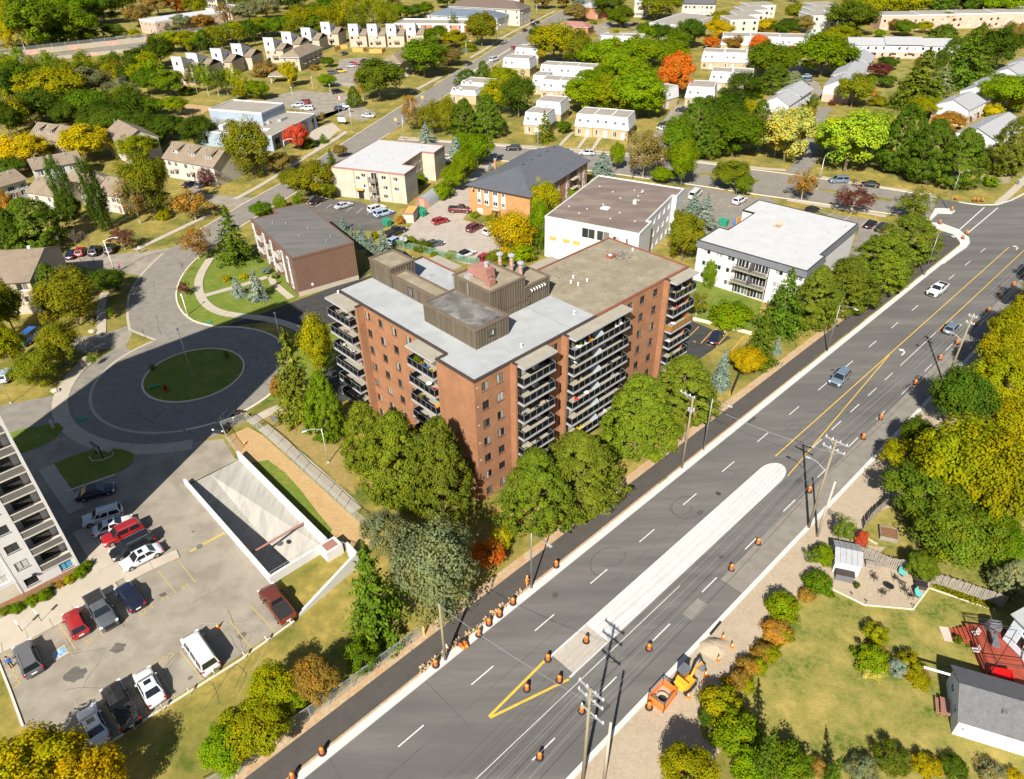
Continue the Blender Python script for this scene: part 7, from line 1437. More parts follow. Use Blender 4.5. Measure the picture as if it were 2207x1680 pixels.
# utility poles and wires
def upole(base,h,label,arms,az,mast=None,r=.17,m='wood_pole'):
    g=G(base);e=empty('utility_pole',(g[0],g[1],0),az,label,'utility pole');MB().tube((0,0,0),(0,0,h),r,r*.7,10).build('pole',m,e,smooth=True)
    for z,L_,dx in arms:
        bx('crossarm',-L_/2+dx,L_/2+dx,-.16,-.04,z,z+.14,'galv',e);b=MB()
        for k in (-1,-.35,.35,1):b.lathe([(.05,0),(.07,.06),(.04,.12),(.07,.18),(.03,.24)],8,c=(dx+k*(L_/2-.1),-.1,z+.14))
        b.build('insulators','white_plastic',e)
        b=MB();b.path([(dx-L_*.28,-.1,z),(0,-.1,z-.6),(dx+L_*.28,-.1,z)],.025);b.build('brace','galv',e)
    if mast:MB().path([(0,0,mast),(1.3,0,mast+.7),(2.2,0,mast+.8)],.045).build('lamp_arm','galv',e);MB().hexa([(2.1,-.13,mast+.7),(2.7,-.15,mast+.66),(2.7,.15,mast+.66),(2.1,.13,mast+.7)],[(2.1,-.08,mast+.84),(2.65,-.09,mast+.8),(2.65,.09,mast+.8),(2.1,.08,mast+.84)]).build('lamp_head','galv',e)
    b=MB();b.path([(r*.8,0,.3),(r*.7,0,h*.8)],.02);b.build('ground_wire','galv',e)
    return e,g
PX_=R(AZM+90)
p1,g1=upole(B2(1555,1664),14,'tall wooden power pole with three crossarms beside the trench',[(13.6,2.6,0),(12.4,2.6,0),(10.6,2.4,-.3)],PX_)
p2,g2=upole(R4(835,985),14,'tall wooden power pole with street light above the shed',[(13.6,2.6,0),(12.4,2.6,0)],PX_,9.2)
p3,g3=upole(R2(1700,1270),13,'wooden power pole with street light beside the golden trees',[(12.3,1.2,0),(11.2,1.2,0)],PX_,8.2)
p4,g4=upole(R4(28,605),12,'wooden pole with slanted crossarm by the pines',[(11.7,2.2,.9)],PX_)
b=MB()
for k in range(3):b.lathe([(.14,0),(.16,.05),(.16,.5),(.05,.56)],10,c=(.35*math.cos(k*2.1),.35*math.sin(k*2.1),9.6))
b.build('transformer','galv',p4)
p5,g5=upole(B2(680,905),9,'short wooden pole with a red notice by the path',[],PX_);bx('notice',-.3,.3,-.22,-.18,2.2,2.6,'white_plastic',p5);bx('notice_band',-.3,.3,-.235,-.222,2.34,2.48,'tail_red',p5)
p6,g6=upole(B2(1690,1664),9.2,'smooth concrete pole beside the trench pole',[],PX_,None,.16,'concrete');p7,g7=upole(R4(890,1040),9.,'smooth concrete pole beside the street light pole',[],PX_,None,.16,'concrete')
def wire(p,q,sag,label,n=14,r=.009,m='galv'):
    p,q=np.array(p),np.array(q);pts=[tuple(p+(q-p)*t-np.array([0,0,sag*4*t*(1-t)])) for t in np.linspace(0,1,n)]
    tag(MB().path(pts,r,4).build('power_line',m),label,'cable','overhead power lines along the road')
def armpt(g,off,z):return (g[0]+math.cos(PX_)*off,g[1]+math.sin(PX_)*off,z)
gb=np.array([g1[0],g1[1]])-(np.array([g2[0],g2[1]])-np.array([g1[0],g1[1]]));ge=np.array([g3[0],g3[1]])+(np.array([g3[0],g3[1]])-np.array([g2[0],g2[1]]))*1.6
for a,c,za,zc in ((gb,g1,13.9,13.9),(g1,g2,13.9,13.9),(g2,g3,13.9,12.6),(g3,ge,12.6,12.6)):
    for off in (-1.2,-.5,.5,1.2):wire(armpt(a,off,za),armpt(c,off*(.5 if c is ge or c is g3 else 1),zc),.8,'overhead wire strung between the tall power poles')
    for off in (-1.2,1.2):wire(armpt(a,off,za-1.2),armpt(c,off*.5,zc-1.2),.8,'overhead wire strung between the tall power poles')
    wire(armpt(a,0,za-5.5),armpt(c,0,zc-5.3),.6,'thick lower telephone cable between the tall power poles',r=.018,m='black_metal')
for off in (0,.5):wire(armpt(g1,off,12),armpt(g5,off*.4,8.7),.5,'service wire crossing the road to the short pole');wire(armpt(g2,off,12),armpt(g4,1+off,11.7),.6,'service wire crossing the road to the transformer pole')
# construction barrels and cones
def barrel_proto():
    d={};r=.25
    d['body']=MB().lathe([(r+.05,.1),(r+.04,.3),(r+.02,.52),(r,.74),(r-.03,.96),(r-.06,1.02),(.08,1.04),(.08,1.12)],16).mesh('body','orange_plastic',True)
    d['base']=MB().lathe([(.46,0),(.46,.07),(.34,.13),(.3,.13)],16).mesh('base_ring','rubber');d['bands']=[MB().lathe([(r+.062-k*.024,.2+k*.23),(r+.06-k*.024,.32+k*.23)],16).mesh('band','stripe_black',True) for k in range(3)]
    return d
BP=barrel_proto()
def barrel(base,label,group=None,lying=False,z=.03,hgt_=1.):
    g=G(base);e=empty('traffic_barrel',(g[0],g[1],z),random.random()*6,label,'traffic barrel',group);e.scale=(.85,.85,.85)
    if lying:e.location.z=.36;e.rotation_euler=(R(90),0,R(lying))
    for n,me in (('body',BP['body']),('base_ring',BP['base'])):obj(n,me,e)
    for me in BP['bands']:obj('band',me,e)
BG='orange and black barrels along the road works'
for p in ((B2,620,945),(B2,893,750),(B2,958,680),(B2,1025,625),(B2,1110,548),(B2,1385,312),(B1,1868,1660),(B1,2055,1500)):barrel(p[0](*p[1:]),'orange and black barrel on the kerb beside the asphalt path',BG,z=.13)
barrel(B2(768,810),'orange barrel lying on its side against the rubble',None,40,.13);barrel(B2(800,795),'orange barrel tipped over between kerb and path',None,25,.13)
for p in ((B2,1575,790),):barrel(p[0](*p[1:]),'orange barrel standing on the rough island end',z=.09)
for p,l in (((B2,1332,905),'orange barrel at the top of the yellow wedge'),((B2,1405,1040),'orange barrel at the lower corner of the island end'),((B2,1198,1095),'orange barrel inside the yellow wedge')):barrel(p[0](*p[1:]),l)
for p in ((B2,1975,838),(B2,1547,1235),(B2,1280,1530),(B3,342,330),(B3,512,165),(R4,838,755),(R4,1180,418),(R4,1293,292),(R2,1512,1262),(R2,1670,1102),(R2,1777,1003),(R2,1892,887),(R2,1977,798),(R2,2058,712),(R2,2138,635),(R2,2200,570)):barrel(p[0](*p[1:]),'orange and black barrel standing on the kerb-lane dashes',BG)
for p in ((T3,1770,1275),(T3,1885,1285),(T3,1908,1285),(T3,1938,1287),(T3,1745,1345),(T3,1668,1430),(T3,1838,1495),(T3,1815,1525)):barrel(p[0](*p[1:]),'orange barrel standing at the rebuilt corner kerbs',BG,z=.15)
barrel(EX(168,860),'orange barrel leaning at the trench fence',z=.02)
CB=MB().lathe([(.17,.03),(.13,.3),(.1,.45),(.05,.72),(.03,.74)],12).mesh('cone_body','orange_plastic',True);CS=MB().lathe([(.12,.38),(.095,.5)],12).mesh('cone_band','white_plastic',True);CBS=MB().prism([(-.2,-.2),(.2,-.2),(.2,.2),(-.2,.2)],0,.035).mesh('cone_base','orange_plastic')
def cone(base,label,group=None):
    g=G(base);e=empty('traffic_cone',(g[0],g[1],.02),random.random(),label,'traffic cone',group);obj('cone_body',CB,e);obj('cone_band',CS,e);obj('cone_base',CBS,e)
for x,y in ((1035,50),(1140,150),(980,305),(627,735)):cone(EX(x,y),'orange cone on the sand around the excavator','orange cones around the excavator')
cone(EX(832,478),'orange cone standing in the hedge shadow');cone(RA(780,290),'orange cone on the dirt strip by the ramp');cone(B1(1390,700),'small red cone at the edge of the van shadow');cone(RA(605,175),'orange cone behind the fence corner')
# rubble along the broken kerb
rb=MB()
for k in range(110):
    s=random.uniform(22,37);t=random.uniform(37.55,38.3);p=ST(s,t);q=random.uniform(.06,.22);a=random.random()*3
    rb.hexa([(p[0]+q*math.cos(a+j*1.57)*random.uniform(.7,1.2),p[1]+q*math.sin(a+j*1.57),.03) for j in range(4)],[(p[0]+.6*q*math.cos(a+j*1.57),p[1]+.6*q*math.sin(a+j*1.57),.1+q*.7) for j in range(4)])
tag(rb.build('rubble','gravel_bed'),'line of broken stones between kerb and asphalt path','rubble',kind='stuff')
# ---- road wear: skid marks, sealed cracks, joints, manholes
def crack(pts,wd,m,z,parent,name='crack'):
    P=[np.array(p[:2]) for p in pts];b=MB()
    for a,c in zip(P,P[1:]):
        d=(c-a)/max(np.linalg.norm(c-a),1e-6);n=np.array([-d[1],d[0]])*wd*random.uniform(.25,.6);b.poly([(*(a-n),z),(*(c-n),z),(*(c+n),z),(*(a+n),z)])
    b.build(name,m,parent)
def wander(p,az,L_,st=.5,amp=.5):
    pts=[np.array(p[:2])];a=az
    for _ in range(int(L_/st)):a+= random.uniform(-amp,amp)*.6;a+=(az-a)*.3;pts.append(pts[-1]+np.array([math.cos(a),math.sin(a)])*st)
    return pts
for s0,t0,r,a0,a1 in ((61,32.6,2.2,20,290),(60.5,33.2,1.6,100,330),(47,33.6,2.6,10,200),(48,34.4,2.,200,330),(86,31.5,1.3,0,300)):crack([ST(s0+r*math.cos(R(a)),t0+r*.8*math.sin(R(a)))[:2] for a in range(a0,a1,10)],.12,'tar',.0385,ROAD,'skid_mark')
for k in range(26):s0=random.uniform(10,165);t0=random.uniform(21,36);crack(wander(ST(s0,t0),R(AZM+random.choice((0,0,90,20,-30))),random.uniform(1.5,6),.4),.05,'tar',.0384,ROAD)
for s0,t0,t1 in ((22,30,36.7),(54,20.5,26.6),(71,30,36.7),(96,20.5,36.7),(130,29,36.7)):crack([ST(s0,t0+(t1-t0)*k/8)[:2] for k in range(9)],.06,'tar',.0382,ROAD,'paving_joint')
for t0 in (31.6,25.3):crack([ST(s,t0+.05*math.sin(s))[:2] for s in range(-20,180,4)],.05,'tar',.0381,ROAD,'paving_joint')
for s0,t0,m_ in ((39,34.9,'asphalt_path'),(66,31.2,'asphalt_black'),(104,34.3,'asphalt_path'),(57,25.1,'asphalt_path'),(143,32,'asphalt_black'),(84,24.5,'asphalt_old')):MB().lathe([(.36,0),(.36,.004),(.01,.004)],16,c=(*ST(s0,t0)[:2],.036)).build('manhole_cover',m_,ROAD)
for s0,t0,w_,d_ in ((47,22.2,3.,1.3),(61,30.6,.9,.6),(31,22.0,2.2,1.8),(112,21.6,4,1.4),(75,24.7,1.2,.8)):MB().poly([(*p,.0375) for p in stq(s0,s0+w_,t0,t0+d_)]).build('road_patch','tar' if w_<3 else 'asphalt_old',ROAD)
for k in range(34):
    u=random.random();g_=G(B1(random.uniform(200,1650),random.uniform(450,1250)));crack(wander(g_,random.choice((R(43),R(-47),R(10),R(80))),random.uniform(2,7),.35),.05,random.choice(('asphalt_worn','asphalt_worn','concrete')),.0305,LOTM)
for x,y,r in ((1040,490,.5),(1230,87,.25),(1540,750,.6),(260,660,.7),(750,830,.9),(480,1000,1.2),(690,600,.8),(1210,1020,.3)):b=MB();g_=G(B1(x,y));b.poly([(g_[0]+r*random.uniform(.6,1.1)*math.cos(k*.45),g_[1]+r*random.uniform(.5,.9)*math.sin(k*.45),.031) for k in range(14)]);b.build('oil_stain','asphalt_worn',LOTM)
for x,y in ((1270,183),(1785,1165-1000)):MB().lathe([(.4,0),(.4,.004),(.01,.004)],16,c=(*G(B1(x,y))[:2],.034)).build('manhole_cover','asphalt_worn',LOTM)
SST=bpy.data.objects['side_street']
for k in range(16):a=random.random()*6.28;r=random.uniform(9,14.5);crack(wander((CX+r*math.cos(a),CY+r*math.sin(a)),a+random.choice((0,1.57)),random.uniform(2,6),.4),.07,'asphalt_black',.036,SST)
for x,y in ((985,200),(1010,420),(1030,490),(930,510),(1155,432)):g_=G(L2(x,y));crack(wander(g_,R(random.choice((120,30))),4,.4),.09,'asphalt_black',.036,SST)
# ---- excavator
g=G(EX(570,600));ex=empty('excavator',(g[0],g[1],.02),R(AZM),'orange compact excavator with grey cab roof on the sandy verge','excavator');ex.scale=(.82,.82,.82)
for s in (-1,1):
    b=MB();pr=[(-1.15,.28),(-1.0,.08),(-.8,0),(.8,0),(1.0,.08),(1.15,.28),(1.05,.46),(.8,.54),(-.8,.54),(-1.05,.46)];b.hexa([(x,s*.95-.2,z) for x,z in pr],[(x,s*.95+.2,z) for x,z in pr]);b.build('track','rubber',ex)
    for x in (-.75,-.25,.25,.75):MB().tube((x,s*.95-.22,.22),(x,s*.95+.22,.22),.16,.16,10).build('roller','metal_grey',ex)
bx('undercarriage',-.8,.8,-.7,.7,.3,.6,'rubber',ex);b=MB();cs_=[(-1.3*math.cos(R(a))-.1,.95*math.sin(R(a))) for a in range(-90,91,18)];poly=[(x,y) for x,y in cs_]+[(.9,.95),(.9,-.95)]
b.prism(poly[::-1],.66,1.25);b.build('upper_body','excavator_orange',ex);MB().prism([(p[0]*.97,p[1]*.97) for p in poly[::-1]],.6,.66).build('counterweight','rubber',ex)
MB().hexa([(-1.25,-.7,1.25),(-.3,-.9,1.25),(-.3,.9,1.25),(-1.25,.7,1.25)],[(-1.05,-.6,1.6),(-.35,-.85,1.7),(-.35,.85,1.7),(-1.05,.6,1.6)]).build('engine_cover','excavator_orange',ex)
cabx=(-.3,.95,-.05,.95)
for x in (-.3,.9):
    for y in (-.05,.9):bx('cab_post',x,x+.06,y,y+.06,1.25,2.5,'rubber',ex)
bx('cab_window',-.27,.93,-.04,-.02,1.4,2.45,'car_glass',ex);bx('cab_window',-.27,.93,.93,.95,1.4,2.45,'car_glass',ex);bx('cab_window',-.28,-.26,-.02,.92,1.5,2.45,'car_glass',ex);bx('cab_roof',-.4,1.05,-.12,1.02,2.5,2.62,'charcoal_fascia',ex);bx('seat',0,.5,.2,.7,1.25,1.75,'rubber',ex)
def slab3(b,a,c,w0,w1,y0,y1):
    a,c=np.array(a),np.array(c);d=(c-a)/np.linalg.norm(c-a);n=np.array([-d[1],d[0]]);q=[a-n*w0,c-n*w1,c+n*w1,a+n*w0];b.hexa([(p[0],y0,p[1]) for p in q],[(p[0],y1,p[1]) for p in q])
b=MB();slab3(b,(.9,1.0),(1.7,2.1),.16,.2,-.4,-.18);slab3(b,(1.6,2.05),(2.9,2.0),.2,.14,-.4,-.18);b.build('boom','excavator_orange',ex)
b=MB();slab3(b,(2.75,2.15),(3.5,.9),.13,.1,-.39,-.2);b.build('stick','excavator_orange',ex);b=MB();b.tube((1.2,-.29,1.2),(2.0,-.29,1.75),.06);b.tube((2.1,-.29,2.4),(2.8,-.29,2.35),.06);b.build('cylinder_rod','galv',ex)
b=MB();pr=[(3.35,.95),(3.7,.85),(3.75,.35),(3.4,.05),(3.05,.15),(3.15,.45)];b.hexa([(x,-.65,z) for x,z in pr],[(x,.05,z) for x,z in pr]);b.build('bucket','charcoal_fascia',ex)
b=MB();b.box(1.45,1.55,-1.0,1.0,.05,.5);b.box(.8,1.45,-.6,-.5,.2,.35);b.box(.8,1.45,.5,.6,.2,.35);b.build('dozer_blade','charcoal_fascia',ex)
# dirt heap, trench with fence
gp=G(EX(930,150));b=MB();N_=18
prof=[(2.0,0),(1.4,.18),(.8,.42),(.25,.5)];vs=[]
for r,z in prof:
    for k in range(N_):a=6.283*k/N_;rr=r*random.uniform(.8,1.15);vs.append((gp[0]+rr*math.cos(a)*.9,gp[1]+rr*math.sin(a)*.7,.018+z*random.uniform(.8,1.15)))
b.add(vs,[(j*N_+k,j*N_+(k+1)%N_,(j+1)*N_+(k+1)%N_,(j+1)*N_+k) for j in range(3) for k in range(N_)]+[tuple(3*N_+k for k in range(N_))]);tag(b.build('sand_heap','sand',smooth=True),'low heap of dug sand in front of the excavator bucket','sand heap')
cr_=[G(EX(*p))[:2] for p in ((325,600),(485,720),(335,925),(150,790))]
tf=empty('trench_fence',(0,0,0),0,'orange mesh fence on stakes around the open manhole','fence')
for i in range(4):
    p,q=cr_[i],cr_[(i+1)%4];d=q-p;L_=np.linalg.norm(d);a=math.atan2(d[1],d[0])
    bx('stake',-.03,.03,-.03,.03,0,1.25,'rubber',tf,(*p,0));bx('mesh_panel',.05,L_-.05,-.01,.01,.1,1.1,'snow_fence',tf,(*p,0),a)
    for z in (.15,1.08):bx('rail_band',.05,L_-.05,-.025,.025,z,z+.07,'orange_plastic',tf,(*p,0),a)
m=sum(cr_)/4;mh=empty('manhole_ring',(m[0],m[1],0),0,'open concrete manhole ring inside the orange fence','manhole');MB().lathe([(.62,.02),(.62,.3),(.5,.32),(.42,.3),(.42,.05)],20).build('ring','concrete',mh);MB().lathe([(.42,.03),(.42,.06),(.01,.06)],20).build('shaft','rubber',mh)
bx_o=bx('plank',0,2.2,0,.25,.02,.12,'rubber',None,(*G(B3(215,748))[:2],0),R(46));tag(bx_o,'dark beam lying along the kerb by the cones','beam')
# ---- chain-link fences
def chain(pts,h,label,post=2.4,m='chain_link'):
    e=empty('chain_link_fence',(0,0,0),0,label,'fence')
    for a,c in zip(pts,pts[1:]):
        a,c=np.array(a[:2]),np.array(c[:2]);L_=np.linalg.norm(c-a);n=max(1,round(L_/post));az=math.atan2(*(c-a)[::-1])
        for k in range(n):
            p=a+(c-a)*k/n;bx('post',-.03,.03,-.03,.03,0,h+.05,'galv',e,(*p,0),az);bx('mesh_panel',.03,L_/n-.03,-.006,.006,.05,h,m,e,(*p,0),az)
        bx('top_rail',0,L_,-.025,.025,h,h+.05,'galv',e,(*a,0),az)
    return e
chain(W([RA(580,170),RA(810,85),RA(1080,300),RA(1310,545),RA(1540,745),RA(1690,890),RA(1900,1065)]),1.8,'chain-link fence along the dirt strip by the ramp',2.6);chain(W([RA(580,170),RA(640,290),RA(715,385)]),1.5,'short chain-link return at the ramp wall')
chain(W([B2(540,745),B2(400,850),B2(250,960),B2(90,1080),B2(-60,1190),B1(1860,1350),B1(1510,1640),B1(1200,1800)]),1.7,'long chain-link fence between grass bank and path');chain(W([T2(360,1570),T2(640,1635),T2(760,1665),T2(900,1690)]),1.6,'chain-link fence behind the brick block',m='green_mesh');chain(W([TU(905,365),TU(1000,350),TU(1070,335)]),1.6,'chain-link fence by the low brick block',m='green_mesh');chain(W([TU(80,575),TU(250,590)]),1.4,'chain-link fence between the two car parks')
chain(W([RA(1640,1235),RA(1760,1285)]),1.3,'short dark fence at the vent box');b=MB();p=W([B2(545,745)])[0];bx_y=bx('bollard',-.08,.08,-.08,.08,0,1.4,'paint_yellow',None,(*p,0));tag(bx_y,'yellow gate post at the end of the chain-link fence','post')
e=empty('black_fence',(0,0,0),0,'black metal picket fence between lot and gravel strip','fence');a,c=G(R2(340,1340))[:2],G(R2(405,1180))[:2];L_=np.linalg.norm(c-a);az=math.atan2(*(c-a)[::-1])
for k in range(int(L_/.16)):bx('picket',k*.16,k*.16+.03,-.015,.015,.05,1.75,'black_metal',e,(*a,0),az)
for z in (.2,1.6):bx('rail',0,L_,-.02,.02,z,z+.05,'black_metal',e,(*a,0),az)
# ---- signs
def sign(base,h,label,w_=.35,hh=.5,az=-.4,post='galv',m='white_plastic',cat='sign',group=None):
    g=G(base);e=empty('sign_post',(g[0],g[1],0),az,label,cat,group);MB().tube((0,0,0),(0,0,h),.035,.035,6).build('post',post,e);o=bx('sign_plate',-w_/2,w_/2,-.06,-.04,h-hh,h+.05,m,e)
    return e
sign(LP(265,1478),1.9,'white accessible-parking sign on a dark post, beside the yellow hatching',.35,.6,-.3,'black_metal');sign(LP(490,1355),1.9,'white parking sign on a dark post above the red hatchback',.35,.6,-.3,'black_metal')
for x,y in ((1860,690),(1705,795),(1565,895),(1372,1005),(1215,1125),(1045,1225),(865,1350),(690,1460)):sign(B1(x,y),.95,'low white bay number sign along the grass bank',.4,.3,-.75,group='low bay number signs along the bank')
sign(T1(385,1570),2.6,'white sign on a post in front of the pine by the townhouse drive',.8,1.,-.2);sign(RA(1065,130),2.0,'dark sign board on a post beside the fence pavement',.7,.8,.3,'wood_pole','charcoal_fascia');sign(T2(365,800),2.4,'yellow diamond crossing sign at the side street corner',.8,.9,-.1,m='paint_yellow');sign(T2(535,655),2.4,'yellow diamond crossing sign on the far kerb',.8,.9,-.1,m='paint_yellow');sign(T3(372,1250),2.2,'small white sign beside the grey lot',.4,.6,-.3)
g=G(LT(1030,580));e=empty('notice_board',(g[0],g[1],.06),R(-35),'black-framed notice board in a stone-edged bed on the shaded lawn','notice board')
for x in (-.9,.9):bx('board_post',x-.07,x+.07,-.07,.07,0,2.1,'black_metal',e)
bx('board',-.85,.85,-.05,.05,.6,2.05,'black_metal',e);bx('panel',-.72,.72,-.075,-.055,1.25,1.9,'grey_wall',e);bx('panel',-.72,.72,-.075,-.055,.75,1.15,'grey_wall',e)
for i in range(5):bx('print_line',-.5+.1*(i%2),.5-.1*(i%3),-.085,-.077,1.75-i*.18-.2*(i>2),1.83-i*.18-.2*(i>2),'black_metal',e)
kerb('bed_edging',W([LT(930,590),LT(960,635),LT(1060,625),LT(1160,585),LT(1165,550)]),.16,.2,'concrete','stone edging around the notice board bed',-1)
g=G(T1(2180,795));e=empty('monument_sign',(g[0],g[1],0),R(-25),'white gabled sign panel on dark legs by the community building','sign');bx('sign_plate',-1.5,1.5,-.12,.12,1.0,2.4,'white_plastic',e);MB().hexa([(-1.5,-.12,2.4),(1.5,-.12,2.4),(1.5,.12,2.4),(-1.5,.12,2.4)],[(-.1,-.12,3.1),(.1,-.12,3.1),(.1,.12,3.1),(-.1,.12,3.1)]).build('sign_gable','charcoal_fascia',e)
for x in (-1.3,1.1):bx('sign_leg',x,x+.25,-.1,.1,0,1.0,'black_metal',e)
g=G(TU(132,785));e=empty('flagpole',(g[0],g[1],0),0,'flagpole with a red and white flag in the community car park','flag');MB().tube((0,0,0),(0,0,7),.06,.03,8).build('pole','galv',e);bx('flag_red',.05,.45,-.01,.01,5.8,6.8,'tail_red',e);bx('flag_white',.45,1.15,-.012,.012,5.8,6.8,'white_plastic',e);bx('flag_red',1.15,1.55,-.01,.01,5.8,6.8,'tail_red',e)
# ---- bins, sheds
def dumpster(base,label,m='green_bin',s=1.):
    g=G(base);e=empty('dumpster',(g[0],g[1],.02),R(-40),label,'dumpster');MB().hexa([(-.9*s,-.55*s,.1),(.9*s,-.55*s,.1),(.9*s,.55*s,.1),(-.9*s,.55*s,.1)],[(-1.*s,-.7*s,1.3*s),(1.*s,-.7*s,1.3*s),(1.*s,.7*s,1.5*s),(-1.*s,.7*s,1.5*s)]).build('container',m,e)
    for x in (-.5,.5):MB().hexa([(x*s-.48*s,-.72*s,1.31*s),(x*s+.48*s,-.72*s,1.31*s),(x*s+.48*s,.72*s,1.51*s),(x*s-.48*s,.72*s,1.51*s)],[(x*s-.48*s,-.72*s,1.37*s),(x*s+.48*s,-.72*s,1.37*s),(x*s+.48*s,.72*s,1.57*s),(x*s-.48*s,.72*s,1.57*s)]).build('lid',m,e)
dumpster(BE(1600,1370),'green dumpster beside the small wooden-roofed shed');dumpster(BE(1570,1330),'dark green dumpster behind the first one');dumpster(WR(212,240),'bright green dumpster beside the blue spruce');dumpster(BE(1020,1530),'green skip heaped with rubbish by the streaky lot')
def wheelie(base,label,c,group=None):
    g=G(base);e=empty('wheelie_bin',(g[0],g[1],.02),R(random.uniform(-40,-20)),label,'bin',group);MB().hexa([(-.22,-.25,.05),(.22,-.25,.05),(.22,.25,.05),(-.22,.25,.05)],[(-.29,-.33,.95),(.29,-.33,.95),(.29,.33,.95),(-.29,.33,.95)]).build('bin_body','plain',e,color=c);MB().hexa([(-.3,-.36,.96),(.3,-.36,.96),(.3,.36,.96),(-.3,.36,.96)],[(-.27,-.3,1.06),(.27,-.3,1.06),(.27,.36,1.08),(-.27,.36,1.08)]).build('lid','plain',e,color=c)
for x,y in ((1990,1080),(2020,1068),(2048,1055),(2075,1040)):wheelie(BE(x,y),'blue wheelie bin in the row beside the hedge',(.04,.14,.5),'blue bins by the hedge')
wheelie(WR(290,235),'blue wheelie bin beside the wooden screen',(.04,.2,.6));wheelie(WR(405,735),'blue bin on the patio of the white block',(.05,.25,.7))
tag(bx('wood_screen',0,2.8,-.06,.06,.02,1.7,'wood_new',None,(*G(WR(300,240))[:2],0),R(48)),'orange-brown wooden screen beside the blue bin','screen')
P,az,L_,d=pxrect([BE(1275,1330),BE(1395,1335),BE(1515,1220)],2.3)
e=block('bin_shed','small cream shed with tan wooden roof and grey doors','shed',P,az,rect(2.6,5),2.3,'cream_wall','wood_new',{},(.12,.1,'rust_brown'))
for k in range(3):bx('shed_door',2.604,2.64,.5+k*1.4,1.75+k*1.4,.1,2.,'tan_wall',e)
g=G(BE(1490,1205));e=empty('quonset_shed',(g[0],g[1],0),R(-24),'rounded grey metal shed with rusty front beside the beige block','shed');b=MB();N_=14;A_=[(2.0-2.0*math.cos(math.pi*k/N_),2.6*math.sin(math.pi*k/N_)) for k in range(N_+1)]
for (x0,z0),(x1,z1) in zip(A_,A_[1:]):b.quad((x0,0,z0),(x0,9,z0),(x1,9,z1),(x1,0,z1))
b.build('arched_roof','galv',e,smooth=True);MB().poly([(x,.02,z) for x,z in A_]).build('front_wall','rust_brown',e);MB().poly([(x,8.98,z) for x,z in A_[::-1]]).build('rear_wall','rust_brown',e);bx('shed_door',1.3,2.7,-.03,.015,0,2.,'rust',e)
g=G(T2(415,1600));e=empty('satellite_dish_post',(g[0],g[1],0),R(30),'grey satellite dishes on a post behind the brick block','satellite dish');MB().tube((0,0,0),(0,0,3.2),.05).build('post','galv',e)
for x,z in ((-.35,3.1),(.45,2.7)):o=MB().lathe([(.02,0),(.35,.1),(.5,.24)],14).build('dish','galv',e,(x,-.1,z));o.rotation_euler=(R(65),0,0)
# utility boxes and boulders
for base,l,sz,m in ((L2(340,1075),'pale utility cabinet beside the shaded lawn',(.5,.5,1.2),'grey_wall'),(L2(525,1030),'green utility lid beside the ring pavement',(1.2,.9,.12),'green_bin'),(L2(1330,412),'green utility lid on the lawn by the turning circle',(1.0,.7,.15),'green_bin')):o=MB().hexa([(-sz[0]/2,-sz[1]/2,0),(sz[0]/2,-sz[1]/2,0),(sz[0]/2,sz[1]/2,0),(-sz[0]/2,sz[1]/2,0)],[(-sz[0]*.45,-sz[1]*.45,sz[2]),(sz[0]*.45,-sz[1]*.45,sz[2]),(sz[0]*.45,sz[1]*.45,sz[2]),(-sz[0]*.45,sz[1]*.45,sz[2])]).build('utility_box',m,None,(*G(base)[:2],.06),R(40));tag(o,l,'utility box')
for i,(base,l) in enumerate(((L2(355,848),'pale boulder at the edge of the tower drive'),(L2(590,470),'pale boulder beside the shaded pavement'),(L2(545,645),'pale boulder in the bed by the olive trees'))):
    g=G(base);b=MB();vs=[];
    b.lathe([(.5,0),(.62,.2),(.5,.45),(.2,.6)],9);b.v=[(x*random.uniform(.8,1.3),y*random.uniform(.8,1.2),z) for x,y,z in b.v];tag(b.build('boulder','concrete',None,(g[0],g[1],0)),l,'boulder')
tag(bx('bench',-.9,.9,-.2,.2,.4,.46,'green_bin',None,(*G(L2(985,830))[:2],.14),.5),'teal bench on the circle island','bench');
for x in (-.7,.6):bx('bench_leg',x,x+.1,-.18,.18,-.4,0.,'green_bin',bpy.data.objects['bench'],(.9,.2,0))
g=G(L2(1065,850));e=empty('garden_chair',(g[0],g[1],.14),1.,'red lawn chair on the circle island','chair');bx('seat',-.3,.3,-.3,.3,.35,.4,'tail_red',e);bx('backrest',-.3,.3,.25,.32,.4,1.0,'tail_red',e)
for x in (-.3,.24):
    for y in (-.3,.24):bx('leg',x,x+.06,y,y+.06,0,.35,'tail_red',e)
# ================================================================== back garden
def gpx(c):return G(c)[:2]
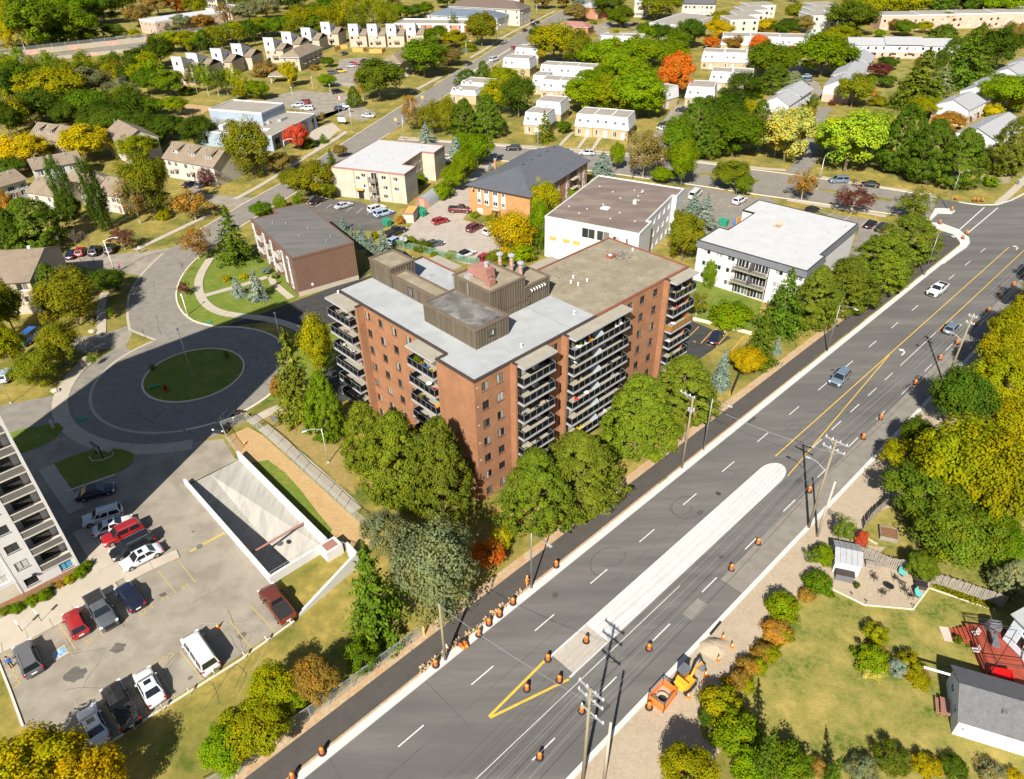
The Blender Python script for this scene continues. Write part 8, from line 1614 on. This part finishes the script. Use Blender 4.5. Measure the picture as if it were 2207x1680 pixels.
# wooden board fence
def boards(pts,h,label,name='wooden_fence',step=.22,jit=.08,m='wood_grey'):
    e=empty(name,(0,0,0),0,label,'fence')
    for a,c in zip(pts,pts[1:]):
        a,c=np.array(a[:2]),np.array(c[:2]);L_=np.linalg.norm(c-a);n=int(L_/step);az=math.atan2(*(c-a)[::-1])
        for k in range(n):
            o=bx('board',.01,step-.02,-.012,.012,.05,h+.1*(k%3)*jit*4,m,e,(*(a+(c-a)*k/n),0),az);o.rotation_euler=(random.uniform(-.03,.03),random.uniform(-.02,.02),az)
        for z in (.4,h-.3):bx('fence_rail',0,L_,.015,.06,z,z+.09,m,e,(*a,0),az)
        for k in range(int(L_/2.4)+1):bx('post',-.05,.05,.06,.16,0,h+.1,m,e,(*(a+(c-a)*min(1,k*2.4/L_)),0),az)
    return e
boards(W([B3(1610,420),B3(1850,500),B3(2070,575)]),1.9,'weathered grey board fence beside the yellow-green bed');boards(W([B3(1110,240),B3(1200,265),B3(1330,320),B3(1460,345)]),1.8,'weathered grey board fence behind the patio');boards(W([R4(1345,830),R4(1230,935),R4(1180,1000)]),1.6,'weathered fence beside the sandy verge under the big trees');boards(W([T3(1920,1165),T3(2000,1175),T3(2110,1170)]),1.8,'brown board fence beside the far corner shrub',m='wood_pole')
for p in ([TU(100,345),TU(140,330),TU(185,328)],[TU(220,350),TU(290,350),TU(315,340)],[TU(333,358),TU(415,358),TU(440,345)]):boards(W(p),1.8,'new orange wooden garden fence %s'%('at the left white-box unit','in front of the middle white-box units','at the right white-box units')[0 if p[0][0]<TU(200,0)[0] else 1 if p[0][0]<TU(330,0)[0] else 2],'garden_fence',.5,0.,'wood_new')
# shed with ribbed roof
P=gpx(B3(985,345));sh=empty('garden_shed',(P[0],P[1],0),R(-18),'white garden shed with pale ribbed gable roof beside the patio','shed')
for i,(p,q) in enumerate(zip(rect(2.7,3.2),rect(2.7,3.2)[1:]+rect(2.7,3.2)[:1])):corr(sh,*p,*q,0,1.9,'white_siding',.3,.03,'wall')
for y0,y1,z0,z1 in ((-.15,1.6,1.85,2.5),(3.35,1.6,1.85,2.5)):
    for k in range(5):q=[(-.15+k*.6,y0,z0),(.42+k*.6,y0,z0),(.42+k*.6,y1,z1),(-.15+k*.6,y1,z1)];MB().hexa(q,[(p[0],p[1],p[2]+.05) for p in q]).build('roof_panel','shingle_grey',sh)
for x in (0,2.7):MB().add([(x,0,1.9),(x,3.2,1.9),(x,1.6,2.5)],[(0,1,2)]).build('gable_wall','white_siding',sh)
tag(bx('storage_box',0,1.9,0,.8,.03,1.0,'charcoal_fascia',None,(*gpx(B3(1000,395)),0),R(-18)),'dark storage box in front of the white shed','box');b_=bpy.data.objects['storage_box'];bx('lid',-.05,1.95,-.05,.85,.97,1.05,'dark_trim',b_)
for i,(c,l,wd) in enumerate(((B3(1195,315),'grey slatted planter bench by the patio fence',1.6),(B3(1500,405),'dark long planter at the patio corner',1.5),(B3(1510,450),'dark bench planter in front of the long planter',1.2),(B3(1380,310),'dark covered box against the patio fence',1.6))):
    e=empty('planter',(*gpx(c),.03),R(-18),l,'planter');bx('planter_box',0,wd,0,.6,0,.55,'wood_grey' if i==0 else 'dark_trim',e);bx('planter_top',-.03,wd+.03,-.03,.63,.55,.6,'wood_grey' if i==0 else 'black_trim',e)
def mchair(loc,rz,label,m='black_metal',group=None,seatm=None,color=None):
    e=empty('metal_chair',(loc[0],loc[1],loc[2] if len(loc)>2 else .03),rz,label,'chair',group);t=.022
    b=MB()
    for k in range(6):b.box(-.24+k*.09,-.21+k*.09,-.24,.24,.42,.44)
    b.box(-.26,.26,-.26,-.22,.41,.45);b.box(-.26,.26,.22,.26,.41,.45);b.build('seat',seatm or m,e)
    b=MB()
    for k in range(6):b.box(-.24+k*.09,-.21+k*.09,.25,.27,.44,.95)
    b.box(-.26,.26,.24,.28,.93,.98);b.build('backrest',seatm or m,e)
    for x in (-.25,.22):
        for y in (-.25,.22):bx('leg',x,x+.03,y,y+.03,0,.42,m,e)
        b=MB();b.path([(x,-.25,.42),(x,-.25,.65),(x,.25,.65)],.018,5);b.build('armrest',m,e)
    return e
for x,y,r in ((1250,395,20),(1300,490,200),(1385,400,80),(1430,435,140),(1440,475,220),(1480,510,260)):mchair((*gpx(B3(x,y)),.03),R(r),'black metal garden chair on the pale patio',group='black metal chairs on the patio')
g=gpx(B3(1340,460));e=empty('garden_table',(*g,.03),0,'round black metal table among the patio chairs','table');MB().lathe([(.45,.68),(.47,.70),(.45,.72),(.05,.72)],18).build('tabletop','black_metal',e)
for k in range(4):a=k*1.57;MB().tube((.12*math.cos(a),.12*math.sin(a),.7),(.33*math.cos(a),.33*math.sin(a),0),.02).build('leg','black_metal',e)
for c,l in ((B3(1430,365),'teal sun lounger cushion near the patio fence'),(B3(1530,500),'teal garden seat at the patio edge')):e=empty('teal_seat',(*gpx(c),.03),R(30),l,'seat');MB().hexa([(-.3,-.3,.3),(.3,-.3,.3),(.35,.3,.3),(-.35,.3,.3)],[(-.32,-.32,.45),(.32,-.32,.45),(.3,.3,.55),(-.3,.3,.55)]).build('seat','plain',e,color=(.12,.45,.42));MB().hexa([(-.3,.25,.4),(.3,.25,.4),(.28,.4,.4),(-.28,.4,.4)],[(-.25,.4,1.),(.25,.4,1.),(.25,.48,1.),(-.25,.48,1.)]).build('backrest','plain',e,color=(.12,.45,.42));bx('base',-.2,.2,-.2,.2,0,.3,'black_metal',e)
for x,y in ((1105,497),(1197,545),(1495,572)):b=MB();g=gpx(B3(x,y));e=empty('garden_light',(*g,.1),0,'small black garden light on the patio edging','lamp','garden lights on the patio edge');MB().tube((0,0,0),(0,0,.35),.02).build('stake','black_metal',e);MB().lathe([(.04,0),(.11,.05),(.02,.12)],8,c=(0,0,.35)).build('lamp_cap','black_metal',e)
g=gpx(B3(1135,445));e=empty('flower_pot',(*g,.03),0,'dark pot with leafy plant by the storage box','pot');MB().lathe([(.2,0),(.3,.45),(.26,.45),(.24,.4)],12).build('pot','dark_trim',e);o=obj('plant',PROTO['shrub'][0][0],e,(0,0,.35),color=COL['G1']);o.scale=(.8,.8,.6)
g=gpx(R4(1285,1060));e=empty('raised_bed',(*g,.013),R(-20),'square wooden raised bed filled with dry soil','planter')
for a in ((0,2,0,.08),(0,2,1.92,2.0),(0,.08,.08,1.92),(1.92,2,.08,1.92)):bx('side_board',*a,0,.6,'wood_grey',e)
bx('soil',.08,1.92,.08,1.92,0,.5,'mulch',e);tag(bx('log',0,2.6,0,.18,.013,.19,'trunk_pale',None,(*gpx(R4(1275,1090)),0),R(133)),'pale plank lying on the neighbouring lawn','plank')
tag(bx('rain_cover',0,2.3,0,1.6,1.4,1.5,'white_plastic',None,(*gpx(R4(1960,230)),0),R(-25)),'white shed roof glimpsed under the golden trees','roof');bx('support',.1,2.2,.1,1.5,-1.4,0,'wood_grey',bpy.data.objects['rain_cover'])
# ---- garage
gaz=R(-22)
ga=empty('garage',(*G(B3(1745,1375))[:2],0),R(-22),'garage with dark shingle gable roof and bright white side wall','garage')
GL,GD,GH=9.0,5.6,2.5
for i,(p,q) in enumerate(zip(rect(GL,GD),rect(GL,GD)[1:]+rect(GL,GD)[:1])):
    ol=[(1.1,1.1,.9,.7),(3.3,1.1,.9,.7)] if i==3 else []
    wall(ga,*p,*q,0,GH,ol,'white_wall' if i==0 else 'house_siding')
    for o in ol:window(ga,*p,math.atan2(q[1]-p[1],q[0]-p[0]),*o,'white',.1,2)
gable(ga,0,GL,0,GD,GH,1.3,'shingle_dark','x',.3,'house_siding')
bx('roof_vent',3.2,3.6,1.3,1.7,GH+.75,GH+1.0,'shingle_dark',ga);bx('wall_lamp',.5,.62,-.08,0,1.2,1.3,'black_metal',ga)
e=empty('windsock_pole',(*G(B3(1735,1108))[:2],0),R(158),'pale furled awning pole sticking out from the garage gable','pole');bx('arm',0,3.,-.08,.08,2.4,2.55,'white_plastic',e);bx('bracket',-.05,.05,-.05,.05,0,2.4,'white_plastic',e)
e=empty('picnic_table',(*G(B3(1690,1225))[:2],.013),R(-113),'brown picnic table and bench beside the garage','picnic table')
for k in range(5):bx('tabletop_board',-.9,.9,-.4+k*.16,-.26+k*.16,.7,.74,'rust_brown',e)
for y in (-.75,.6):
    for k in range(2):bx('bench_board',-.9,.9,y+k*.14,y+.12+k*.14,.42,.46,'rust_brown',e)
for x in (-.7,.65):bx('leg',x,x+.06,-.75,.8,.36,.42,'rust_brown',e);bx('leg',x,x+.06,-.3,-.22,0,.7,'rust_brown',e);bx('leg',x,x+.06,.22,.3,0,.7,'rust_brown',e)
# ---- deck
d0=G(HS(690,600))[:2];d1=G(HS(830,1010))[:2];daz=R(-22)
dk=empty('deck',(*G(HS(672,640))[:2],0),R(-10),'red-stained wooden deck with steps behind the house','deck')
DW,DD,DZ=4.6,9.0,.75
for k in range(33):bx('board',.02,DW,-DD+k*.275,-DD+k*.275+.255,DZ-.05,DZ,'deck_red',dk)
bx('deck_frame',.1,DW,-DD,.05,.05,DZ-.06,'deck_red',dk)
for k in range(4):bx('step',-.35*(k+1),-.35*k-.02,-1.9,-.3,.0,DZ-.17*(k+1)+.02,'deck_red',dk)
tag(bx('stepping_slab',-2.4,-1.5,-2.0,-.2,.01,.08,'brick_pink',None,(*G(HS(672,640))[:2],0),R(-10)),'pink paving slab at the foot of the deck steps','slab')
b=MB();b.path([(.1,.1,DZ+.95),(DW*.7,.1,DZ+.95)],.03)
for k in range(22):b.tube((.1+k*.15,.1,DZ),(.1+k*.15,.1,DZ+.95),.012,.012,4)
b.build('railing','black_metal',dk)
b=MB();b.path([(.1,-2.1,DZ+.95),(.1,-DD,DZ+.95)],.03)
for k in range(44):b.tube((.1,-2.1-k*.155,DZ),(.1,-2.1-k*.155,DZ+.95),.012,.012,4)
b.build('railing','black_metal',dk)
gz=empty('gazebo_frame',(*G(HS(740,760))[:2],DZ),R(-10),'black metal gazebo frame without its cover on the deck','gazebo')
P4=[(0,0),(3.6,0),(3.6,-4.6),(0,-4.6)]
for x,y in P4:bx('post',x-.04,x+.04,y-.04,y+.04,0,2.2,'black_metal',gz)
b=MB()
for (x0,y0),(x1,y1) in zip(P4,P4[1:]+P4[:1]):b.path([(x0,y0,2.2),(x1,y1,2.2)],.04);b.path([(x0,y0,1.9),(x1,y1,1.9)],.02)
for x,y in P4:b.path([(x,y,2.2),(1.8,-2.3,3.1)],.035)
b.build('roof_frame','black_metal',gz)
o0=G(HS(925,690));e=empty('covered_barbecue',(o0[0],o0[1],DZ),R(-10),'barbecue under a grey cover on the red deck','barbecue');MB().hexa([(-.75,-.4,0),(.75,-.4,0),(.75,.4,0),(-.75,.4,0)],[(-.6,-.35,1.0),(.6,-.35,1.0),(.6,.3,1.05),(-.6,.3,1.05)]).build('cover','charcoal_fascia',e);MB().hexa([(-.55,-.3,1.0),(.4,-.3,1.0),(.4,.25,1.03),(-.55,.25,1.03)],[(-.4,-.2,1.2),(.25,-.2,1.2),(.25,.2,1.22),(-.4,.2,1.22)]).build('cover_hump','charcoal_fascia',e)
for x,y,r in ((780,710,-80),(780,870,-100)):p=G(HS(x,y),DZ);mchair((p[0],p[1],DZ),R(r),'pale green cushioned chair on the red deck','black_metal','green cushioned chairs on the deck','window_frame_white')
p=G(B3(2050,1010),DZ);e=empty('garden_sofa',(p[0],p[1],DZ),R(-14),'red cushioned garden sofa on the deck','sofa');bx('seat',-1.,1.,-.4,.3,.2,.42,'tail_red',e);bx('backrest',-1.,1.,.2,.4,.42,.85,'tail_red',e);bx('base',-1.05,1.05,-.42,.42,0,.2,'cream_wall',e);bx('armrest',-1.05,-.9,-.42,.42,.2,.6,'tail_red',e);bx('armrest',.9,1.05,-.42,.42,.2,.6,'tail_red',e)
p=G(B3(2010,790),DZ);e=empty('garden_sofa',(p[0],p[1],DZ),R(70),'grey garden sofa beside the red one','sofa');
bx('seat',-.8,.8,-.4,.3,.2,.42,'charcoal_fascia',e);bx('backrest',-.8,.8,.2,.4,.42,.85,'charcoal_fascia',e)
# ---- house at the right edge
ho=empty('garden_house',(G(B3(2130,800),0)[0]-1.3,G(B3(2130,800),0)[1],0),R(-75),'pale blue sided house with grey roof behind the deck','house')
HL,HD,HH=9.5,8.,4.6
hw0=[(1.2,1.6,1.5,1.4),(3.6,1.6,1.5,1.4),(6.2,1.4,1.8,1.6),(1.2,3.2,.9,1.1),(4.,3.2,.9,1.1)]
for i,(p,q) in enumerate(zip(rect(HL,HD),rect(HL,HD)[1:]+rect(HL,HD)[:1])):
    ol=hw0 if i==0 else []
    wall(ho,*p,*q,0,HH,ol,'house_siding')
    for o in ol:window(ho,*p,math.atan2(q[1]-p[1],q[0]-p[0]),*o,'white',.1,2)
gable(ho,0,HL,0,HD,HH,2.0,'shingle_grey','x',.35,'house_siding')
p=G(B3(2150,745),1.5);e=empty('folded_parasol',(p[0]-.6,p[1],DZ),R(20),'orange-red folded parasol beside the house','parasol');MB().tube((0,0,0),(0,0,2.3),.03).build('pole','galv',e);MB().lathe([(.25,1.0),(.28,1.2),(.15,2.0),(.03,2.3)],8).build('canopy','orange_plastic',e)
# ================================================================== people
def person(base,label,shirt,trousers,az=0.,hair=(.03,.02,.015),pose='stand',z=.03,s=1.):
    g=G(base)
    nm='cloth_%d'%len(MAT);m,N,L,b=_mat(nm);tc=N.new('ShaderNodeTexCoord');sp=N.new('ShaderNodeSeparateXYZ');L.new(tc.outputs['Object'],sp.inputs[0])
    rp=N.new('ShaderNodeValToRGB');rp.color_ramp.interpolation='CONSTANT';dv=N.new('ShaderNodeMath');dv.operation='DIVIDE';dv.inputs[1].default_value=2.;L.new(sp.outputs[2],dv.inputs[0]);L.new(dv.outputs[0],rp.inputs[0])
    el=rp.color_ramp.elements;el[0].position=0;el[0].color=(.03,.03,.03,1);el[1].position=.05;el[1].color=(*trousers,1)
    for pos,c in ((.46,shirt),(.725,(.5,.3,.21))):e_=el.new(pos);e_.color=(*c,1)
    L.new(rp.outputs[0],b.inputs['Base Color']);b.inputs['Roughness'].default_value=.85
    st=.16 if pose!='walk' else .3;bend=.35 if pose=='bend' else 0.
    vs=[((0,0,.95),.155),((0,.02-bend*.3,1.18),.15),((0,-bend,1.40-bend*.25),.165),((0,-bend*1.25,1.5-bend*.35),.065),((0,-bend*1.35-.01,1.60-bend*.4),.095),((0,-bend*1.4-.01,1.70-bend*.42),.09)]
    ed=[(0,1),(1,2),(2,3),(3,4),(4,5)]
    for sd in (-1,1):
        o=len(vs);fy=sd*(st-.1);sh=(sd*.19,-bend,1.40-bend*.25)
        vs+=[((sd*.10,0,.86),.10),((sd*.11,-fy*.5,.48),.07),((sd*.11,fy*.9,.09),.05),((sd*.11,fy*.9-.15,.05),.045)];ed+=[(0,o),(o,o+1),(o+1,o+2),(o+2,o+3)]
        o=len(vs);vs+=[(sh,.07),((sd*.26,-bend+.02,1.13-bend*.3),.052),((sd*.27,-bend-.08-sd*(st-.16),.90-bend*.1),.04),((sd*.27,-bend-.12-sd*(st-.16),.80-bend*.1),.045)];ed+=[(2,o),(o,o+1),(o+1,o+2),(o+2,o+3)]
    me=bpy.data.meshes.new('body');me.from_pydata([v for v,r in vs],ed,[]);me.materials.append(m)
    e=empty('person',(g[0],g[1],z),az,label,'person');e.scale=(s,s,s);o=obj('body',me,e)
    bm=bmesh.new();bm.from_mesh(me);sk=bm.verts.layers.skin.verify();bm.verts.ensure_lookup_table()
    for i,(v,r) in enumerate(vs):bm.verts[i][sk].radius=(r,r*.85 if i<3 else r)
    bm.verts[0][sk].use_root=True;bm.to_mesh(me);bm.free()
    md=o.modifiers.new('skin','SKIN');md.use_smooth_shade=True;o.modifiers.new('sub','SUBSURF').levels=1;o.modifiers['sub'].render_levels=1
    hb=MB();hb.lathe([(.085,-.03),(.108,.03),(.1,.1),(.05,.15),(.01,.155)],10);hb.build('hair','plain',e,(0,-bend*1.4+.015,1.63-bend*.42),color=hair,smooth=True)
    return e
person(B2(1200,435),'road worker in an orange vest standing beside the grey street lamp',(.9,.25,.02),(.75,.3,.05),1.,(.9,.45,.02),z=.04);person(B1(80,950),'person in a blue jacket beside the dark estate car',(.04,.12,.4),(.02,.02,.025),.5,z=.03);person(LT(630,470),'person in a yellow top walking across the shaded drive',(.7,.35,.02),(.35,.33,.3),2.,pose='walk',z=.04)
person(L2(1490,1055),'person in a pale blue top by the black car',(.4,.5,.6),(.02,.02,.03),1.2,pose='bend');person(L2(1552,1035),'person in dark clothes standing on the grass by the fence',(.03,.02,.02),(.02,.02,.02),2.5);person(L2(765,75),'person in a pink top and dark trousers on the pavement',(.75,.12,.35),(.015,.015,.02),.8,pose='walk');person(TL(733,738),'person in a white shirt walking on the pavement',(.6,.65,.7),(.08,.1,.15),.4,pose='walk',z=.12);person(T1(1372,1345),'person in dark red beside the side street',(.12,.02,.03),(.02,.02,.03),1.5,z=.03);person(T3(2165,1180),'person in blue walking on the far pavement',(.15,.35,.55),(.05,.05,.07),2.2,pose='walk',z=.12);person(L2(615,410),'person in black walking on the shaded pavement',(.015,.015,.015),(.015,.015,.015),.2,pose='walk',z=.12)
# ================================================================== things on the balconies
def lp(x,y,z):c,s=math.cos(QZ),math.sin(QZ);return (MO[0]+x*c-y*s,MO[1]+x*s+y*c,z)
BGp='things kept on the brick block balconies'
def fl(k):return F0+FH*k
rr=random.Random(5)
def pchair(x,y,k,rz,c,word):
    e=empty('plastic_chair',lp(x,y,fl(k)+.002),QZ+rz,'%s chair on a balcony of the brick block'%word,'chair',BGp);bx('seat',-.25,.25,-.24,.24,.40,.44,'plain',e,color=c);MB().hexa([(-.25,.2,.44),(.25,.2,.44),(.25,.25,.44),(-.25,.25,.44)],[(-.22,.3,.9),(.22,.3,.9),(.22,.34,.9),(-.22,.34,.9)]).build('backrest','plain',e,color=c)
    for xx in (-.25,.2):
        for yy in (-.24,.19):bx('leg',xx,xx+.05,yy,yy+.05,0,.4,'plain',e,color=c)
def pot(x,y,k,c,word,s=.7):
    e=empty('plant_pot',lp(x,y,fl(k)+.002),rr.random()*6,'%s plant in a pot on a balcony of the brick block'%word,'pot plant',BGp);MB().lathe([(.14,0),(.2,.3),(.17,.3)],10).build('pot','rust_brown',e);o=obj('plant',PROTO['shrub'][int(rr.random()*4)][0],e,(0,0,.25),color=c);o.scale=(s,s,s)
def btable(x,y,k,c,word):
    e=empty('side_table',lp(x,y,fl(k)+.002),QZ,'%s table on a balcony of the brick block'%word,'table',BGp);MB().lathe([(.38,.62),(.4,.65),(.38,.68),(.02,.68)],16).build('tabletop','plain',e,color=c);MB().tube((0,0,0),(0,0,.64),.04).build('leg','plain',e,color=c);MB().lathe([(.25,0),(.25,.03),(.03,.06)],12).build('base','plain',e,color=c)
WH,GN,YL,BU,RDc,TN_,BK=(.75,.75,.75),(.3,.45,.05),(.65,.5,.03),(.05,.15,.55),(.6,.04,.03),(.45,.36,.25),(.03,.03,.03)
for x,y,k,rz,c,wd in ((24.6,-1.2,6,.4,WH,'white plastic'),(25.6,-1.0,6,-.3,WH,'white plastic'),(18.4,-1.2,6,.5,WH,'white plastic'),(17.6,-1.1,6,.1,GN,'lime green'),(16.1,-1.2,6,.8,BU,'blue'),(19.6,-.9,6,.2,(.8,.3,.03),'orange'),(17.6,-1.1,1,.2,YL,'yellow'),(18.4,-1.2,1,.6,YL,'yellow'),(9.4,-1.,4,.3,BK,'black'),(7.2,-1.2,4,1.,BK,'black'),(9.6,-1.1,2,.2,BK,'black'),(7.,-1.1,1,.2,RDc,'red-brown'),(17.2,-1.2,4,.6,TN_,'tan'),(18.,-1.1,4,.2,TN_,'tan'),(17,-1.1,3,.3,RDc,'red-brown'),(.4,10.4,4,1.5,BK,'black'),(.3,8.2,6,1.5,YL,'yellow'),(.3,9.4,6,1.4,BU,'blue'),(.3,8.,5,1.6,RDc,'red'),(.4,28.4,5,1.6,TN_,'tan'),(.3,27.,4,1.5,WH,'white plastic'),(.3,29.4,4,1.2,WH,'white plastic'),(.4,29.2,6,1.4,TN_,'tan'),(40.2,-.9,6,.3,WH,'white plastic'),(39.2,-1.,5,.6,RDc,'red-brown'),(23.8,-1.,4,.3,BK,'black'),(25.,-1.,3,.1,WH,'white plastic'),(23.6,-1.,1,.3,WH,'white plastic')):pchair(x,y,k,rz,c,wd)
for x,y,k,c,wd,s in ((.3,11.2,6,COL['GB'],'bright green',1.3),(.2,10.3,6,COL['YE'],'yellow',.8),(.3,9.9,6,COL['GB'],'leafy',.6),(.2,11,4,COL['YE'],'yellow',.9),(37.4,-1.5,6,COL['YG'],'yellow-green',1.),(38.6,-1.6,6,COL['GB'],'trailing green',.9),(39.8,-1.6,6,COL['GB'],'trailing green',.9),(41.,-1.6,6,COL['YG'],'yellow-green',.9),(37.3,-1.5,5,COL['G1'],'green',.8),(7.,-1.4,2,COL['LI'],'lime',.7),(15.9,-1.5,1,COL['GB'],'leafy',1.1),(16.8,-1.5,1,COL['GB'],'leafy',1.1),(39.,-1.2,2,COL['LI'],'lime',.7)):pot(x,y,k,c,wd,s)
for x,y,k,c,wd in ((16.9,-1.1,6,WH,'white'),(10.4,-1.,4,TN_,'pale round'),(7.8,-1.2,2,TN_,'pale round'),(18.9,-1.1,3,WH,'white'),(.3,28.,6,BK,'dark'),(.3,26.6,6,(.3,.3,.3),'grey'),(.4,9.3,5,WH,'white'),(.4,7.8,4,(.8,.3,.03),'orange'),(38.5,-1.,4,WH,'white'),(24.6,-1.2,3,(.35,.33,.3),'grey'),(37.6,-1.,3,WH,'white')):btable(x,y,k,c,wd)
for x,k in ((9.6,6),(9.6,5),(10.2,3),(17.5,5),(22.8,5),(24.2,2)):
    e=empty('air_conditioner',lp(x,-.35,fl(k)+.4),QZ,'white window air conditioner on the balcony wall of the brick block','air conditioner',BGp);bx('case',-.35,.35,-.25,.25,0,.45,'white_plastic',e);bx('grille',-.28,.28,-.27,-.255,.06,.38,'charcoal_fascia',e);bx('shelf',-.4,.4,-.28,.32,-.05,-.003,'black_metal',e);bx('shelf_leg',-.35,-.3,-.2,-.15,-.395,-.05,'black_metal',e);bx('shelf_leg',.3,.35,-.2,-.15,-.395,-.05,'black_metal',e)
